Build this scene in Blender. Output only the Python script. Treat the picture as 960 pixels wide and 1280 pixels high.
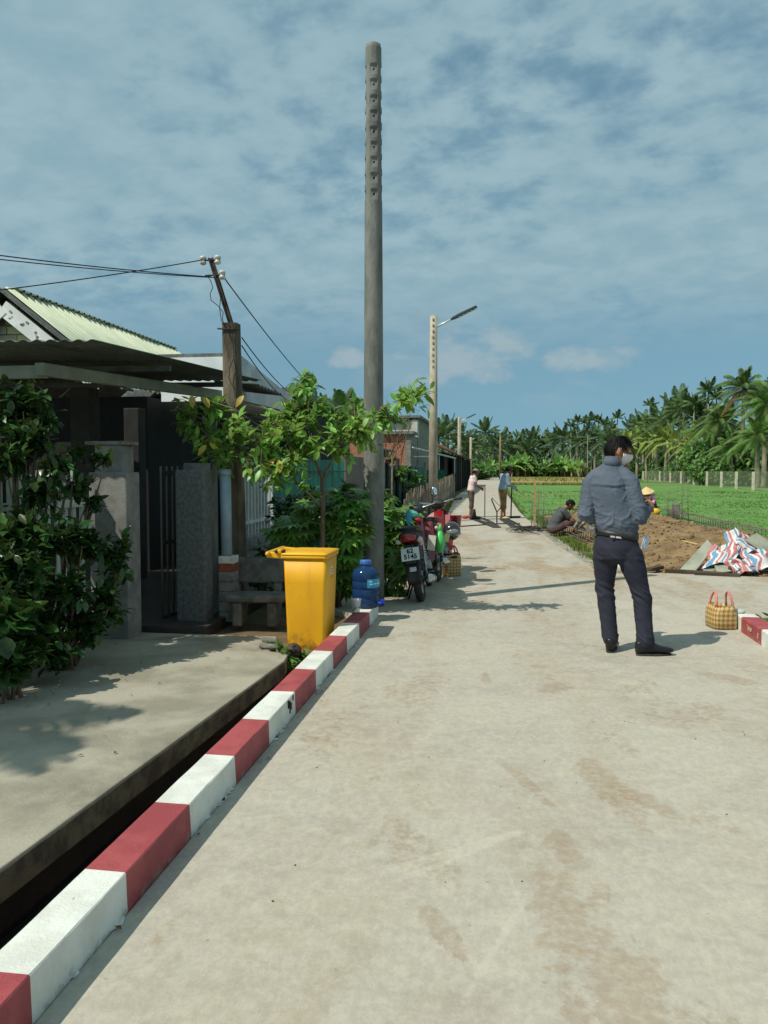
import bpy, bmesh, math, random
from mathutils import Vector, Matrix, Quaternion, noise

for o in list(bpy.data.objects):
    bpy.data.objects.remove(o)
scene = bpy.context.scene
C = scene.collection
R = math.radians
PI = math.pi

# ------------------------------------------------------------------ camera
cam = bpy.data.cameras.new('camera')
cam.sensor_fit = 'HORIZONTAL'
cam.sensor_width = 36
cam.lens = 37.5
cam.clip_start = 0.05
cam.clip_end = 3000
camo = bpy.data.objects.new('camera', cam)
C.objects.link(camo)
camo.location = (0, 0, 1.42)
camo.rotation_euler = (R(90 - 2.977), 0, R(8.363))
scene.camera = camo

# ------------------------------------------------------------------ light
SUN_EL, SUN_AZ = R(52), math.atan2(-0.75, -0.66)
ldir = Vector((0.75 * math.cos(SUN_EL), 0.66 * math.cos(SUN_EL), -math.sin(SUN_EL))).normalized()
sun = bpy.data.lights.new('sun', 'SUN')
sun.energy = 4.2
sun.angle = R(0.5)
sun.color = (1.0, 0.955, 0.84)
suno = bpy.data.objects.new('sun', sun)
suno.rotation_euler = ldir.to_track_quat('-Z', 'Y').to_euler()
suno.location = (-20, -18, 30)
C.objects.link(suno)

world = bpy.data.worlds.new('World')
scene.world = world
world.use_nodes = True
wn, wl = world.node_tree.nodes, world.node_tree.links
wn.clear()

def N(nodes, typ, **kw):
    n = nodes.new(typ)
    for k, v in kw.items():
        if k.startswith('i_'):
            n.inputs[k[2:].replace('_', ' ')].default_value = v
        else:
            setattr(n, k, v)
    return n

def math_node(nodes, links, op, a, b=None, c=None, clamp=False):
    n = nodes.new('ShaderNodeMath')
    n.operation = op
    n.use_clamp = clamp
    for i, x in enumerate((a, b, c)):
        if x is None:
            continue
        if isinstance(x, (int, float)):
            n.inputs[i].default_value = x
        else:
            links.new(x, n.inputs[i])
    return n.outputs[0]

def smooth(nodes, links, x, lo, hi, a=0.0, b=1.0):
    n = nodes.new('ShaderNodeMapRange')
    n.interpolation_type = 'SMOOTHSTEP'
    n.inputs['From Min'].default_value = lo
    n.inputs['From Max'].default_value = hi
    n.inputs['To Min'].default_value = a
    n.inputs['To Max'].default_value = b
    links.new(x, n.inputs['Value'])
    return n.outputs['Result']

def mixc(nodes, links, f, a, b, blend='MIX'):
    n = nodes.new('ShaderNodeMix')
    n.data_type = 'RGBA'
    n.blend_type = blend
    n.clamp_factor = True
    for key, x in ((0, f), (6, a), (7, b)):
        if isinstance(x, (int, float)):
            n.inputs[key].default_value = x
        elif isinstance(x, tuple):
            n.inputs[key].default_value = (*x[:3], 1)
        else:
            links.new(x, n.inputs[key])
    return n.outputs[2]

SKY_S = 0.1
tc = N(wn, 'ShaderNodeTexCoord')
sep = N(wn, 'ShaderNodeSeparateXYZ')
wl.new(tc.outputs['Generated'], sep.inputs[0])
X_, Y_, Z_ = sep.outputs
zc = math_node(wn, wl, 'MAXIMUM', Z_, 0.0)
lift = math_node(wn, wl, 'MULTIPLY_ADD', zc, 0.40, 0.25)
comb = N(wn, 'ShaderNodeCombineXYZ')
wl.new(X_, comb.inputs[0]); wl.new(Y_, comb.inputs[1]); wl.new(lift, comb.inputs[2])
nrm = N(wn, 'ShaderNodeVectorMath', operation='NORMALIZE')
wl.new(comb.outputs[0], nrm.inputs[0])
sky = N(wn, 'ShaderNodeTexSky')
sky.sky_type = 'NISHITA'
sky.sun_disc = False
sky.sun_elevation = SUN_EL
sky.sun_rotation = SUN_AZ % (2 * PI)
sky.air_density = 1.0
sky.dust_density = 1.2
sky.ozone_density = 1.0
wl.new(nrm.outputs[0], sky.inputs[0])
skyc = mixc(wn, wl, 1.0, sky.outputs[0], (1.08, 1.34, 1.12), 'MULTIPLY')
# high thin cloud on a flat layer
den = math_node(wn, wl, 'ADD', zc, 0.24)
pu = math_node(wn, wl, 'DIVIDE', X_, den)
pv = math_node(wn, wl, 'DIVIDE', Y_, den)
pc = N(wn, 'ShaderNodeCombineXYZ')
wl.new(pu, pc.inputs[0]); wl.new(pv, pc.inputs[1])
n1 = N(wn, 'ShaderNodeTexNoise', i_Scale=1.5, i_Detail=4.0, i_Roughness=0.55, i_Distortion=0.3)
n2 = N(wn, 'ShaderNodeTexNoise', i_Scale=9.0, i_Detail=8.0, i_Roughness=0.56, i_Distortion=0.12)
pm = N(wn, 'ShaderNodeMapping')
pm.inputs['Location'].default_value = (3.1, 1.7, 0)
wl.new(pc.outputs[0], pm.inputs[0])
wl.new(pm.outputs[0], n1.inputs['Vector'])
pm2 = N(wn, 'ShaderNodeMapping')
pm2.inputs['Scale'].default_value = (1.0, 1.1, 1)
pm2.inputs['Rotation'].default_value = (0, 0, R(25))
wl.new(pc.outputs[0], pm2.inputs[0])
wl.new(pm2.outputs[0], n2.inputs['Vector'])
s1 = math_node(wn, wl, 'MULTIPLY', n1.outputs[0], 0.60)
s2 = math_node(wn, wl, 'MULTIPLY_ADD', n2.outputs[0], 0.50, s1)
m1 = smooth(wn, wl, s2, 0.36, 0.56)
band = smooth(wn, wl, Z_, 0.12, 0.24)
hi_mask = math_node(wn, wl, 'MULTIPLY', math_node(wn, wl, 'MULTIPLY', m1, band), 0.90)
shade = smooth(wn, wl, n2.outputs[0], 0.35, 0.7)
cl1 = tuple(c / SKY_S for c in (0.275, 0.430, 0.500))
cl2 = tuple(c / SKY_S for c in (0.345, 0.500, 0.560))
clc = mixc(wn, wl, shade, cl1, cl2)
sk1 = mixc(wn, wl, hi_mask, skyc, clc)
# low cumulus band
cm = N(wn, 'ShaderNodeMapping')
cm.inputs['Scale'].default_value = (6.5, 6.5, 15.0)
cm.inputs['Location'].default_value = (0.75, 0.1, 0.9)
wl.new(tc.outputs['Generated'], cm.inputs[0])
n3 = N(wn, 'ShaderNodeTexNoise', i_Scale=1.0, i_Detail=6.0, i_Roughness=0.5)
wl.new(cm.outputs[0], n3.inputs['Vector'])
b1 = smooth(wn, wl, Z_, 0.06, 0.10)
b2 = smooth(wn, wl, Z_, 0.15, 0.24, 1.0, 0.0)
cu = math_node(wn, wl, 'MULTIPLY', smooth(wn, wl, n3.outputs[0], 0.53, 0.66), math_node(wn, wl, 'MULTIPLY', b1, b2))
cu = math_node(wn, wl, 'MULTIPLY', cu, 0.75)
yy_ = math_node(wn, wl, 'MAXIMUM', Y_, 0.05)
slope = math_node(wn, wl, 'DIVIDE', X_, yy_)
pmap = N(wn, 'ShaderNodeMapping')
pmap.inputs['Scale'].default_value = (20, 20, 34)
wl.new(tc.outputs['Generated'], pmap.inputs[0])
pn = N(wn, 'ShaderNodeTexNoise', i_Scale=1.0, i_Detail=7.0, i_Roughness=0.55)
wl.new(pmap.outputs[0], pn.inputs['Vector'])
pall = None
for (a0, z0, w_, h_) in ((-0.0521, 0.1329, 0.0750, 0.0360), (-0.1067, 0.1238, 0.0500, 0.0280), (0.1086, 0.1320, 0.0580, 0.0150), (-0.1919, 0.1362, 0.0280, 0.0120), (-0.0130, 0.1531, 0.0350, 0.0180)):
    u = math_node(wn, wl, 'DIVIDE', math_node(wn, wl, 'SUBTRACT', slope, a0), w_)
    v = math_node(wn, wl, 'DIVIDE', math_node(wn, wl, 'SUBTRACT', Z_, z0), h_)
    d2 = math_node(wn, wl, 'ADD', math_node(wn, wl, 'MULTIPLY', u, u), math_node(wn, wl, 'MULTIPLY', v, v))
    s_ = smooth(wn, wl, math_node(wn, wl, 'ADD', d2, math_node(wn, wl, 'MULTIPLY_ADD', pn.outputs[0], -5.5, 2.75)), -0.4, 1.3, 1.0, 0.0)
    pall = s_ if pall is None else math_node(wn, wl, 'MAXIMUM', pall, s_)
pall = math_node(wn, wl, 'MULTIPLY', pall, math_node(wn, wl, 'GREATER_THAN', Y_, 0.05))
cu = math_node(wn, wl, 'MAXIMUM', math_node(wn, wl, 'MULTIPLY', cu, 0.35), math_node(wn, wl, 'MULTIPLY', pall, 0.66))
sk2 = mixc(wn, wl, cu, sk1, tuple(c / SKY_S for c in (0.40, 0.485, 0.515)))
bg = N(wn, 'ShaderNodeBackground')
bg.inputs[1].default_value = SKY_S
wl.new(sk2, bg.inputs[0])
wo = N(wn, 'ShaderNodeOutputWorld')
wl.new(bg.outputs[0], wo.inputs[0])

vs = scene.view_settings
vs.view_transform = 'Standard'
vs.look = 'None'
vs.exposure = 0.0
vs.gamma = 1.0
vs.use_curve_mapping = False
scene.cycles.max_bounces = 8
scene.cycles.transparent_max_bounces = 12

# ------------------------------------------------------------------ materials
def srgb(r, g, b):
    f = lambda c: c / 12.92 if c <= 0.04045 else ((c + 0.055) / 1.055) ** 2.4
    return tuple(f(c / 255.0) for c in (r, g, b))

def M(name, c1, c2=None, scale=6.0, rough=0.75, bump=0.0, bscale=60.0, metal=0.0, spec=0.4, stretch=None,
      lo=0.38, hi=0.62, island=0.0, rnd=0.0, detail=7.0, c3=None, s3=1.2, t3=(0.55, 0.72), trans=0.0, coat=0.0):
    m = bpy.data.materials.new(name)
    m.use_nodes = True
    n, l = m.node_tree.nodes, m.node_tree.links
    b = n['Principled BSDF']
    b.inputs['Roughness'].default_value = rough
    b.inputs['Metallic'].default_value = metal
    b.inputs['Specular IOR Level'].default_value = spec
    b.inputs['Transmission Weight'].default_value = trans
    b.inputs['Coat Weight'].default_value = coat
    t = n.new('ShaderNodeTexCoord')
    vec = t.outputs['Object']
    if stretch:
        mp = n.new('ShaderNodeMapping')
        mp.inputs['Scale'].default_value = stretch
        l.new(vec, mp.inputs[0])
        vec = mp.outputs[0]
    col = None
    if c2 is None:
        c2 = tuple(c * 0.8 for c in c1)
    nz = N(n, 'ShaderNodeTexNoise', i_Scale=scale, i_Detail=detail, i_Roughness=0.6)
    l.new(vec, nz.inputs['Vector'])
    col = mixc(n, l, smooth(n, l, nz.outputs[0], lo, hi), tuple(c1), tuple(c2))
    if c3 is not None:
        nz3 = N(n, 'ShaderNodeTexNoise', i_Scale=s3, i_Detail=8.0, i_Roughness=0.65, i_Distortion=0.3)
        l.new(vec, nz3.inputs['Vector'])
        col = mixc(n, l, smooth(n, l, nz3.outputs[0], t3[0], t3[1]), col, tuple(c3))
    if island or rnd:
        if island:
            g = n.new('ShaderNodeNewGeometry'); src = g.outputs['Random Per Island']
        else:
            g = n.new('ShaderNodeObjectInfo'); src = g.outputs['Random']
        k = max(island, rnd)
        hs = n.new('ShaderNodeHueSaturation')
        l.new(col, hs.inputs['Color'])
        l.new(smooth(n, l, src, 0, 1, 1 - k, 1 + k), hs.inputs['Value'])
        l.new(smooth(n, l, src, 0, 1, 0.5 - 0.035 * k * 2, 0.5 + 0.02 * k * 2), hs.inputs['Hue'])
        col = hs.outputs[0]
    l.new(col, b.inputs['Base Color'])
    if bump:
        bz = N(n, 'ShaderNodeTexNoise', i_Scale=bscale, i_Detail=6.0, i_Roughness=0.65)
        l.new(vec, bz.inputs['Vector'])
        bp = N(n, 'ShaderNodeBump', i_Strength=min(1.0, bump), i_Distance=0.02)
        l.new(bz.outputs[0], bp.inputs['Height'])
        l.new(bp.outputs[0], b.inputs['Normal'])
    return m

def leafmat(name, c1, c2, k=0.35, rough=0.45, tl=0.3, rnd=False, c3=None):
    m = M(name, c1, c2, scale=2.5, rough=rough, island=0 if rnd else k, rnd=k if rnd else 0, spec=0.4, c3=c3, s3=1.3, t3=(0.6, 0.75))
    n, l = m.node_tree.nodes, m.node_tree.links
    b = n['Principled BSDF']
    src = b.inputs['Base Color'].links[0].from_socket
    tr = n.new('ShaderNodeBsdfTranslucent')
    hs = n.new('ShaderNodeHueSaturation')
    hs.inputs['Value'].default_value = 1.5
    hs.inputs['Hue'].default_value = 0.488
    l.new(src, hs.inputs['Color'])
    l.new(hs.outputs[0], tr.inputs[0])
    mx = n.new('ShaderNodeMixShader')
    mx.inputs[0].default_value = tl
    l.new(b.outputs[0], mx.inputs[1])
    l.new(tr.outputs[0], mx.inputs[2])
    l.new(mx.outputs[0], n['Material Output'].inputs[0])
    return m

def concrete_road():
    m = bpy.data.materials.new('road_concrete')
    m.use_nodes = True
    n, l = m.node_tree.nodes, m.node_tree.links
    b = n['Principled BSDF']
    b.inputs['Roughness'].default_value = 0.88
    b.inputs['Specular IOR Level'].default_value = 0.25
    t = n.new('ShaderNodeTexCoord')
    g = n.new('ShaderNodeNewGeometry')
    pos = g.outputs['Position']
    def nz(scale, detail=8, rough=0.6, st=None, dist=0.0, loc=None):
        v = pos
        if st or loc:
            mp = n.new('ShaderNodeMapping')
            if st: mp.inputs['Scale'].default_value = st
            if loc: mp.inputs['Location'].default_value = loc
            l.new(v, mp.inputs[0]); v = mp.outputs[0]
        q = N(n, 'ShaderNodeTexNoise', i_Scale=scale, i_Detail=float(detail), i_Roughness=rough, i_Distortion=dist)
        l.new(v, q.inputs['Vector'])
        return q.outputs[0]
    col = mixc(n, l, smooth(n, l, nz(0.9), 0.35, 0.65), srgb(177, 171, 156), srgb(164, 158, 146))
    col = mixc(n, l, math_node(n, l, 'MULTIPLY', smooth(n, l, nz(7.0, 9, 0.7), 0.42, 0.68), 0.55), col, srgb(188, 181, 160))
    # mud tracked along the road (brown film)
    mud = smooth(n, l, nz(1.0, 9, 0.68, (1.1, 0.45, 1), 0.5, (4.2, 0.3, 0)), 0.43, 0.62)
    sp = n.new('ShaderNodeSeparateXYZ'); l.new(pos, sp.inputs[0])
    far = smooth(n, l, sp.outputs[1], 6.0, 12.0, 0.30, 1.0)
    far2 = smooth(n, l, sp.outputs[1], 17.0, 24.0, 1.0, 0.25)
    col = mixc(n, l, math_node(n, l, 'MULTIPLY', math_node(n, l, 'MULTIPLY', mud, far), far2), col, srgb(150, 128, 99))
    # crisp rubbed mud smears
    sm = smooth(n, l, nz(1.25, 10, 0.62, (1.7, 0.75, 1), 0.2, (1.15, 2.4, 0)), 0.560, 0.600)
    br = smooth(n, l, nz(26.0, 5, 0.6), 0.35, 0.6)
    col = mixc(n, l, math_node(n, l, 'MULTIPLY', math_node(n, l, 'MULTIPLY', sm, br), 0.55), col, srgb(146, 124, 97))
    # grey damp blotches
    gb = smooth(n, l, nz(1.9, 8, 0.7, None, 0.3, (9, 3, 0)), 0.56, 0.70)
    col = mixc(n, l, math_node(n, l, 'MULTIPLY', gb, 0.33), col, srgb(126, 125, 118))
    # small dark specks
    spk = smooth(n, l, nz(19.0, 6, 0.6, None, 0.0, (2, 7, 0)), 0.66, 0.72)
    col = mixc(n, l, math_node(n, l, 'MULTIPLY', spk, 0.55), col, srgb(110, 97, 80))
    # pale scrape lines
    vo = N(n, 'ShaderNodeTexVoronoi', feature='DISTANCE_TO_EDGE', i_Scale=0.42)
    nv = N(n, 'ShaderNodeTexNoise', i_Scale=1.2, i_Detail=3.0)
    l.new(pos, nv.inputs['Vector'])
    mv = n.new('ShaderNodeVectorMath'); mv.operation = 'MULTIPLY_ADD'
    l.new(nv.outputs['Color'], mv.inputs[0]); mv.inputs[1].default_value = (0.5, 0.5, 0); l.new(pos, mv.inputs[2])
    l.new(mv.outputs[0], vo.inputs['Vector'])
    ln = smooth(n, l, vo.outputs['Distance'], 0.003, 0.010, 1.0, 0.0)
    lm = smooth(n, l, nz(0.8, 4, 0.5, None, 0, (5, 1, 0)), 0.48, 0.60)
    col = mixc(n, l, math_node(n, l, 'MULTIPLY', math_node(n, l, 'MULTIPLY', ln, lm), 0.16), col, srgb(204, 199, 180))
    # fine crust: small rough blotches and a trowelled grain along the road
    fb = smooth(n, l, nz(9.0, 12, 0.82, None, 0.5, (1, 8, 0)), 0.42, 0.58)
    col = mixc(n, l, math_node(n, l, 'MULTIPLY', fb, 0.50), col, srgb(188, 181, 167))
    fg = smooth(n, l, nz(34.0, 8, 0.78, (1.0, 0.6, 1)), 0.40, 0.60)
    col = mixc(n, l, math_node(n, l, 'MULTIPLY', fg, 0.26), col, srgb(136, 128, 112))
    def spot(cx, cy, L, W, ang, soft=0.45, amp=3.2):
        dx = math_node(n, l, 'SUBTRACT', sp.outputs[0], cx); dy = math_node(n, l, 'SUBTRACT', sp.outputs[1], cy)
        ca, sa = math.cos(R(ang)), math.sin(R(ang))
        u = math_node(n, l, 'ADD', math_node(n, l, 'MULTIPLY', dx, ca / L), math_node(n, l, 'MULTIPLY', dy, sa / L))
        v = math_node(n, l, 'ADD', math_node(n, l, 'MULTIPLY', dx, -sa / W), math_node(n, l, 'MULTIPLY', dy, ca / W))
        d = math_node(n, l, 'ADD', math_node(n, l, 'MULTIPLY', u, u), math_node(n, l, 'MULTIPLY', v, v))
        d = math_node(n, l, 'ADD', d, math_node(n, l, 'MULTIPLY_ADD', spot_n, -amp * 2, amp))
        return smooth(n, l, d, 1.0 - soft, 1.0 + soft * 0.4, 1.0, 0.0)
    spot_n = nz(7.0, 10, 0.74)
    tot = None
    for e_ in ((0.460, 3.710, 0.300, 0.085, 100.00), (0.590, 3.550, 0.260, 0.070, 128.00), (0.110, 3.660, 0.300, 0.035, 112.00), (-0.180, 2.420, 0.170, 0.045, 115.00), (0.200, 2.520, 0.340, 0.100, 95.00), (0.350, 2.170, 0.300, 0.130, 92.00), (0.240, 3.010, 0.160, 0.060, 95.00), (0.210, 2.090, 0.120, 0.050, 100.00), (-0.100, 5.450, 0.160, 0.035, 95.00), (0.360, 5.270, 0.160, 0.100, 60.00), (1.540, 5.690, 0.220, 0.100, 140.00)):
        s_ = spot(*e_); tot = s_ if tot is None else math_node(n, l, 'MAXIMUM', tot, s_)
    col = mixc(n, l, math_node(n, l, 'MULTIPLY', tot, math_node(n, l, 'MULTIPLY_ADD', br, 0.30, 0.20)), col, srgb(146, 124, 100))
    tot = None
    for e_ in ((-0.190, 2.900, 0.420, 0.030, 40.00), (-0.000, 2.360, 0.360, 0.014, 72.00), (0.060, 2.640, 0.200, 0.010, 100.00), (-0.250, 2.780, 0.300, 0.020, 45.00)):
        s_ = spot(*e_, 0.9, 2.6); tot = s_ if tot is None else math_node(n, l, 'MAXIMUM', tot, s_)
    col = mixc(n, l, math_node(n, l, 'MULTIPLY', tot, 0.22), col, srgb(204, 199, 184))
    hs = n.new('ShaderNodeHueSaturation')
    hs.inputs['Value'].default_value = 1.0
    l.new(col, hs.inputs['Color'])
    l.new(hs.outputs[0], b.inputs['Base Color'])
    h = math_node(n, l, 'MULTIPLY_ADD', nz(90.0, 5, 0.7), 0.4, nz(9.0, 6, 0.6))
    bp = N(n, 'ShaderNodeBump', i_Strength=0.35, i_Distance=0.012)
    l.new(h, bp.inputs['Height']); l.new(bp.outputs[0], b.inputs['Normal'])
    return m

# ------------------------------------------------------------------ mesh builder
class MB:
    def __init__(s):
        s.v = []; s.f = []; s.sm = []; s.mi = []
    def add(s, vs_, fs_, smooth=False, mi=0):
        o = len(s.v)
        s.v += [tuple(p) for p in vs_]
        for f in fs_:
            s.f.append(tuple(i + o for i in f)); s.sm.append(smooth); s.mi.append(mi)
    def box(s, x0, x1, y0, y1, z0, z1, mi=0):
        v = [(x, y, z) for z in (z0, z1) for y in (y0, y1) for x in (x0, x1)]
        s.add(v, [(0, 2, 3, 1), (4, 5, 7, 6), (0, 1, 5, 4), (2, 6, 7, 3), (0, 4, 6, 2), (1, 3, 7, 5)], False, mi)
    def obox(s, c, size, rot=None, mi=0, taper=1.0):
        m = rot.to_matrix() if hasattr(rot, 'to_matrix') else (rot if rot is not None else Matrix.Identity(3))
        c = Vector(c); a, b, d = (q / 2 for q in size)
        v = []
        for z in (-d, d):
            k = taper if z > 0 else 1.0
            for y in (-b, b):
                for x in (-a, a):
                    v.append(c + m @ Vector((x * k, y * k, z)))
        s.add(v, [(0, 2, 3, 1), (4, 5, 7, 6), (0, 1, 5, 4), (2, 6, 7, 3), (0, 4, 6, 2), (1, 3, 7, 5)], False, mi)
    def beam(s, p, q, w, h, up=(0, 0, 1), mi=0):
        p, q, up = Vector(p), Vector(q), Vector(up)
        d = (q - p); L = d.length; d.normalize()
        sx = d.cross(up)
        if sx.length < 1e-4:
            sx = d.cross(Vector((1, 0, 0)))
        sx.normalize(); uz = sx.cross(d)
        m = Matrix((sx, d, uz)).transposed()
        s.obox((p + q) / 2, (w, L, h), m, mi)
    def quad(s, a, b, c, d, mi=0):
        s.add([a, b, c, d], [(0, 1, 2, 3)], False, mi)
    def prism(s, poly, z0, z1, mi=0):
        n = len(poly)
        v = [(x, y, z0) for x, y in poly] + [(x, y, z1) for x, y in poly]
        f = [tuple(range(n - 1, -1, -1)), tuple(range(n, 2 * n))] + [(i, (i + 1) % n, n + (i + 1) % n, n + i) for i in range(n)]
        s.add(v, f, False, mi)
    def loft(s, rings, cap=True, smooth=True, mi=0):
        n = len(rings[0]); v = [p for r in rings for p in r]; f = []
        for k in range(len(rings) - 1):
            for i in range(n):
                j = (i + 1) % n
                f.append((k * n + i, k * n + j, (k + 1) * n + j, (k + 1) * n + i))
        if cap:
            f.append(tuple(range(n - 1, -1, -1)))
            f.append(tuple((len(rings) - 1) * n + i for i in range(n)))
        s.add(v, f, smooth, mi)
    def etube(s, pts, rx, ry, side, n=16, cap=True, power=1.0, mi=0):
        pts = [Vector(p) for p in pts]
        rings = []
        side = Vector(side)
        for k, p in enumerate(pts):
            t = (pts[min(k + 1, len(pts) - 1)] - pts[max(k - 1, 0)]).normalized()
            sx = (side - t * side.dot(t)).normalized()
            sy = t.cross(sx)
            a = rx[k] if hasattr(rx, '__len__') else rx
            b = ry[k] if hasattr(ry, '__len__') else ry
            ring = []
            for i in range(n):
                an = 2 * PI * i / n
                cx, cy = math.cos(an), math.sin(an)
                if power != 1.0:
                    cx = math.copysign(abs(cx) ** power, cx); cy = math.copysign(abs(cy) ** power, cy)
                ring.append(p + sx * (a * cx) + sy * (b * cy))
            rings.append(ring)
        s.loft(rings, cap, True, mi)
    def tube(s, pts, rad, n=8, cap=True, mi=0, rounded=False):
        pts = [Vector(p) for p in pts]
        rad = list(rad) if hasattr(rad, '__len__') else [rad] * len(pts)
        if rounded:
            d0 = (pts[0] - pts[1]).normalized(); d1 = (pts[-1] - pts[-2]).normalized()
            pre = [(pts[0] + d0 * rad[0] * math.sin(a), rad[0] * math.cos(a)) for a in (R(80), R(55), R(28))]
            post = [(pts[-1] + d1 * rad[-1] * math.sin(a), rad[-1] * math.cos(a)) for a in (R(28), R(55), R(80))]
            pts = [p for p, r in pre] + pts + [p for p, r in post]
            rad = [r for p, r in pre] + rad + [r for p, r in post]
        t = (pts[1] - pts[0]).normalized()
        sx = t.orthogonal().normalized()
        rings = []
        for k, p in enumerate(pts):
            t = (pts[min(k + 1, len(pts) - 1)] - pts[max(k - 1, 0)])
            t = t.normalized() if t.length > 1e-9 else Vector((0, 0, 1))
            sx = sx - t * sx.dot(t)
            sx = sx.normalized() if sx.length > 1e-6 else t.orthogonal().normalized()
            sy = t.cross(sx)
            rings.append([p + (sx * math.cos(2 * PI * i / n) + sy * math.sin(2 * PI * i / n)) * rad[k] for i in range(n)])
        s.loft(rings, cap, True, mi)
    def lathe(s, c, prof, n=24, axis=(0, 0, 1), cap=True, mi=0, smooth=True):
        c, ax = Vector(c), Vector(axis).normalized()
        sx = ax.orthogonal().normalized(); sy = ax.cross(sx)
        s.loft([[c + ax * z + (sx * math.cos(2 * PI * i / n) + sy * math.sin(2 * PI * i / n)) * r for i in range(n)] for r, z in prof], cap, smooth, mi)
    def torus(s, c, R0, r, axis=(1, 0, 0), n=28, m=8, sq=1.0, mi=0):
        c, ax = Vector(c), Vector(axis).normalized()
        sx = ax.orthogonal().normalized(); sy = ax.cross(sx)
        v = []; f = []
        for i in range(n):
            a = 2 * PI * i / n
            d = sx * math.cos(a) + sy * math.sin(a)
            for j in range(m):
                b = 2 * PI * j / m
                v.append(c + d * (R0 + r * math.cos(b)) + ax * (r * sq * math.sin(b)))
        for i in range(n):
            for j in range(m):
                f.append((i * m + j, ((i + 1) % n) * m + j, ((i + 1) % n) * m + (j + 1) % m, i * m + (j + 1) % m))
        s.add(v, f, True, mi)
    def ball(s, c, r, nu=16, nv=10, rot=None, fn=None, mi=0, keep=None):
        c = Vector(c); r = (r, r, r) if not hasattr(r, '__len__') else r
        m = rot if rot is not None else Matrix.Identity(3)
        v = []; loc = []
        for j in range(nv + 1):
            th = PI * j / nv
            for i in range(nu):
                ph = 2 * PI * i / nu
                p = Vector((r[0] * math.sin(th) * math.cos(ph), r[1] * math.sin(th) * math.sin(ph), r[2] * math.cos(th)))
                if fn: p = fn(p)
                loc.append(p); v.append(c + m @ p)
        f = []
        for j in range(nv):
            for i in range(nu):
                q = (j * nu + i, (j + 1) * nu + i, (j + 1) * nu + (i + 1) % nu, j * nu + (i + 1) % nu)
                if keep is None or keep((loc[q[0]] + loc[q[1]] + loc[q[2]] + loc[q[3]]) / 4):
                    f.append(q)
        s.add(v, f, True, mi)
    def leaf(s, p, d, nrm, L, W, droop=0.15, mi=0):
        p, d, nrm = Vector(p), Vector(d).normalized(), Vector(nrm)
        sd = d.cross(nrm)
        if sd.length < 1e-4: sd = d.orthogonal()
        sd.normalize(); up = sd.cross(d)
        c = p + d * (L * 0.45) + up * (L * 0.03)
        v = [p, c + sd * (W / 2) + up * (W * 0.12), c, c - sd * (W / 2) + up * (W * 0.12), p + d * L - up * (L * droop)]
        s.add(v, [(0, 1, 2), (0, 2, 3), (1, 4, 2), (2, 4, 3)], True, mi)
    def mesh(s, name, mats, off=(0, 0, 0)):
        me = bpy.data.meshes.new(name)
        ox, oy, oz = off
        me.from_pydata([(x - ox, y - oy, z - oz) for x, y, z in s.v], [], s.f)
        me.polygons.foreach_set('use_smooth', s.sm)
        for m in (mats if isinstance(mats, (list, tuple)) else [mats]):
            me.materials.append(m)
        if any(s.mi): me.polygons.foreach_set('material_index', s.mi)
        me.update()
        return me

WLOC = {}
def link(o, parent=None):
    C.objects.link(o)
    if parent is not None: o.parent = parent
    return o
def tag(o, label=None, cat=None, group=None, kind=None):
    if label: o['label'] = label
    if cat: o['category'] = cat
    if group: o['group'] = group
    if kind: o['kind'] = kind
    return o
def thing(name, label, cat, loc=(0, 0, 0), group=None):
    o = bpy.data.objects.new(name, None)
    o.empty_display_size = 0.1
    o.location = loc
    link(o)
    WLOC[o.name] = Vector(loc)
    return tag(o, label, cat, group, 'thing')
def part(name, mb, mats, parent, bevel=0, label=None, kind=None, solid=0, recalc=True):
    off = WLOC.get(parent.name, Vector((0, 0, 0))) if parent is not None else Vector((0, 0, 0))
    me = mb.mesh(name, mats, off) if isinstance(mb, MB) else mb
    o = bpy.data.objects.new(name, me)
    link(o, parent)
    WLOC[o.name] = off
    mods(o, bevel, solid)
    return tag(o, label, None, None, kind)
def solo(name, mb, mats, label, cat, loc=(0, 0, 0), group=None, bevel=0, solid=0, kind=None):
    me = mb.mesh(name, mats, loc) if isinstance(mb, MB) else mb
    o = bpy.data.objects.new(name, me)
    o.location = loc
    link(o)
    WLOC[o.name] = Vector(loc)
    mods(o, bevel, solid)
    return tag(o, label, cat, group, kind or 'thing')
def mods(o, bevel, solid):
    if solid:
        m = o.modifiers.new('solid', 'SOLIDIFY'); m.thickness = solid; m.offset = 0
    if bevel:
        m = o.modifiers.new('bevel', 'BEVEL'); m.width = bevel; m.segments = 2; m.limit_method = 'ANGLE'; m.angle_limit = R(40)
def struct(name, mb, mats, bevel=0, parent=None, kind='structure', solid=0):
    o = bpy.data.objects.new(name, mb.mesh(name, mats) if isinstance(mb, MB) else mb)
    link(o, parent)
    mods(o, bevel, solid)
    if kind: o['kind'] = kind
    return o
def dup(o, parent=None):
    c = o.copy()
    C.objects.link(c)
    if parent is not None: c.parent = parent
    for ch in list(o.children): dup(ch, c)
    return c
TMP = bpy.data.scenes.new('tmp')
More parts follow.
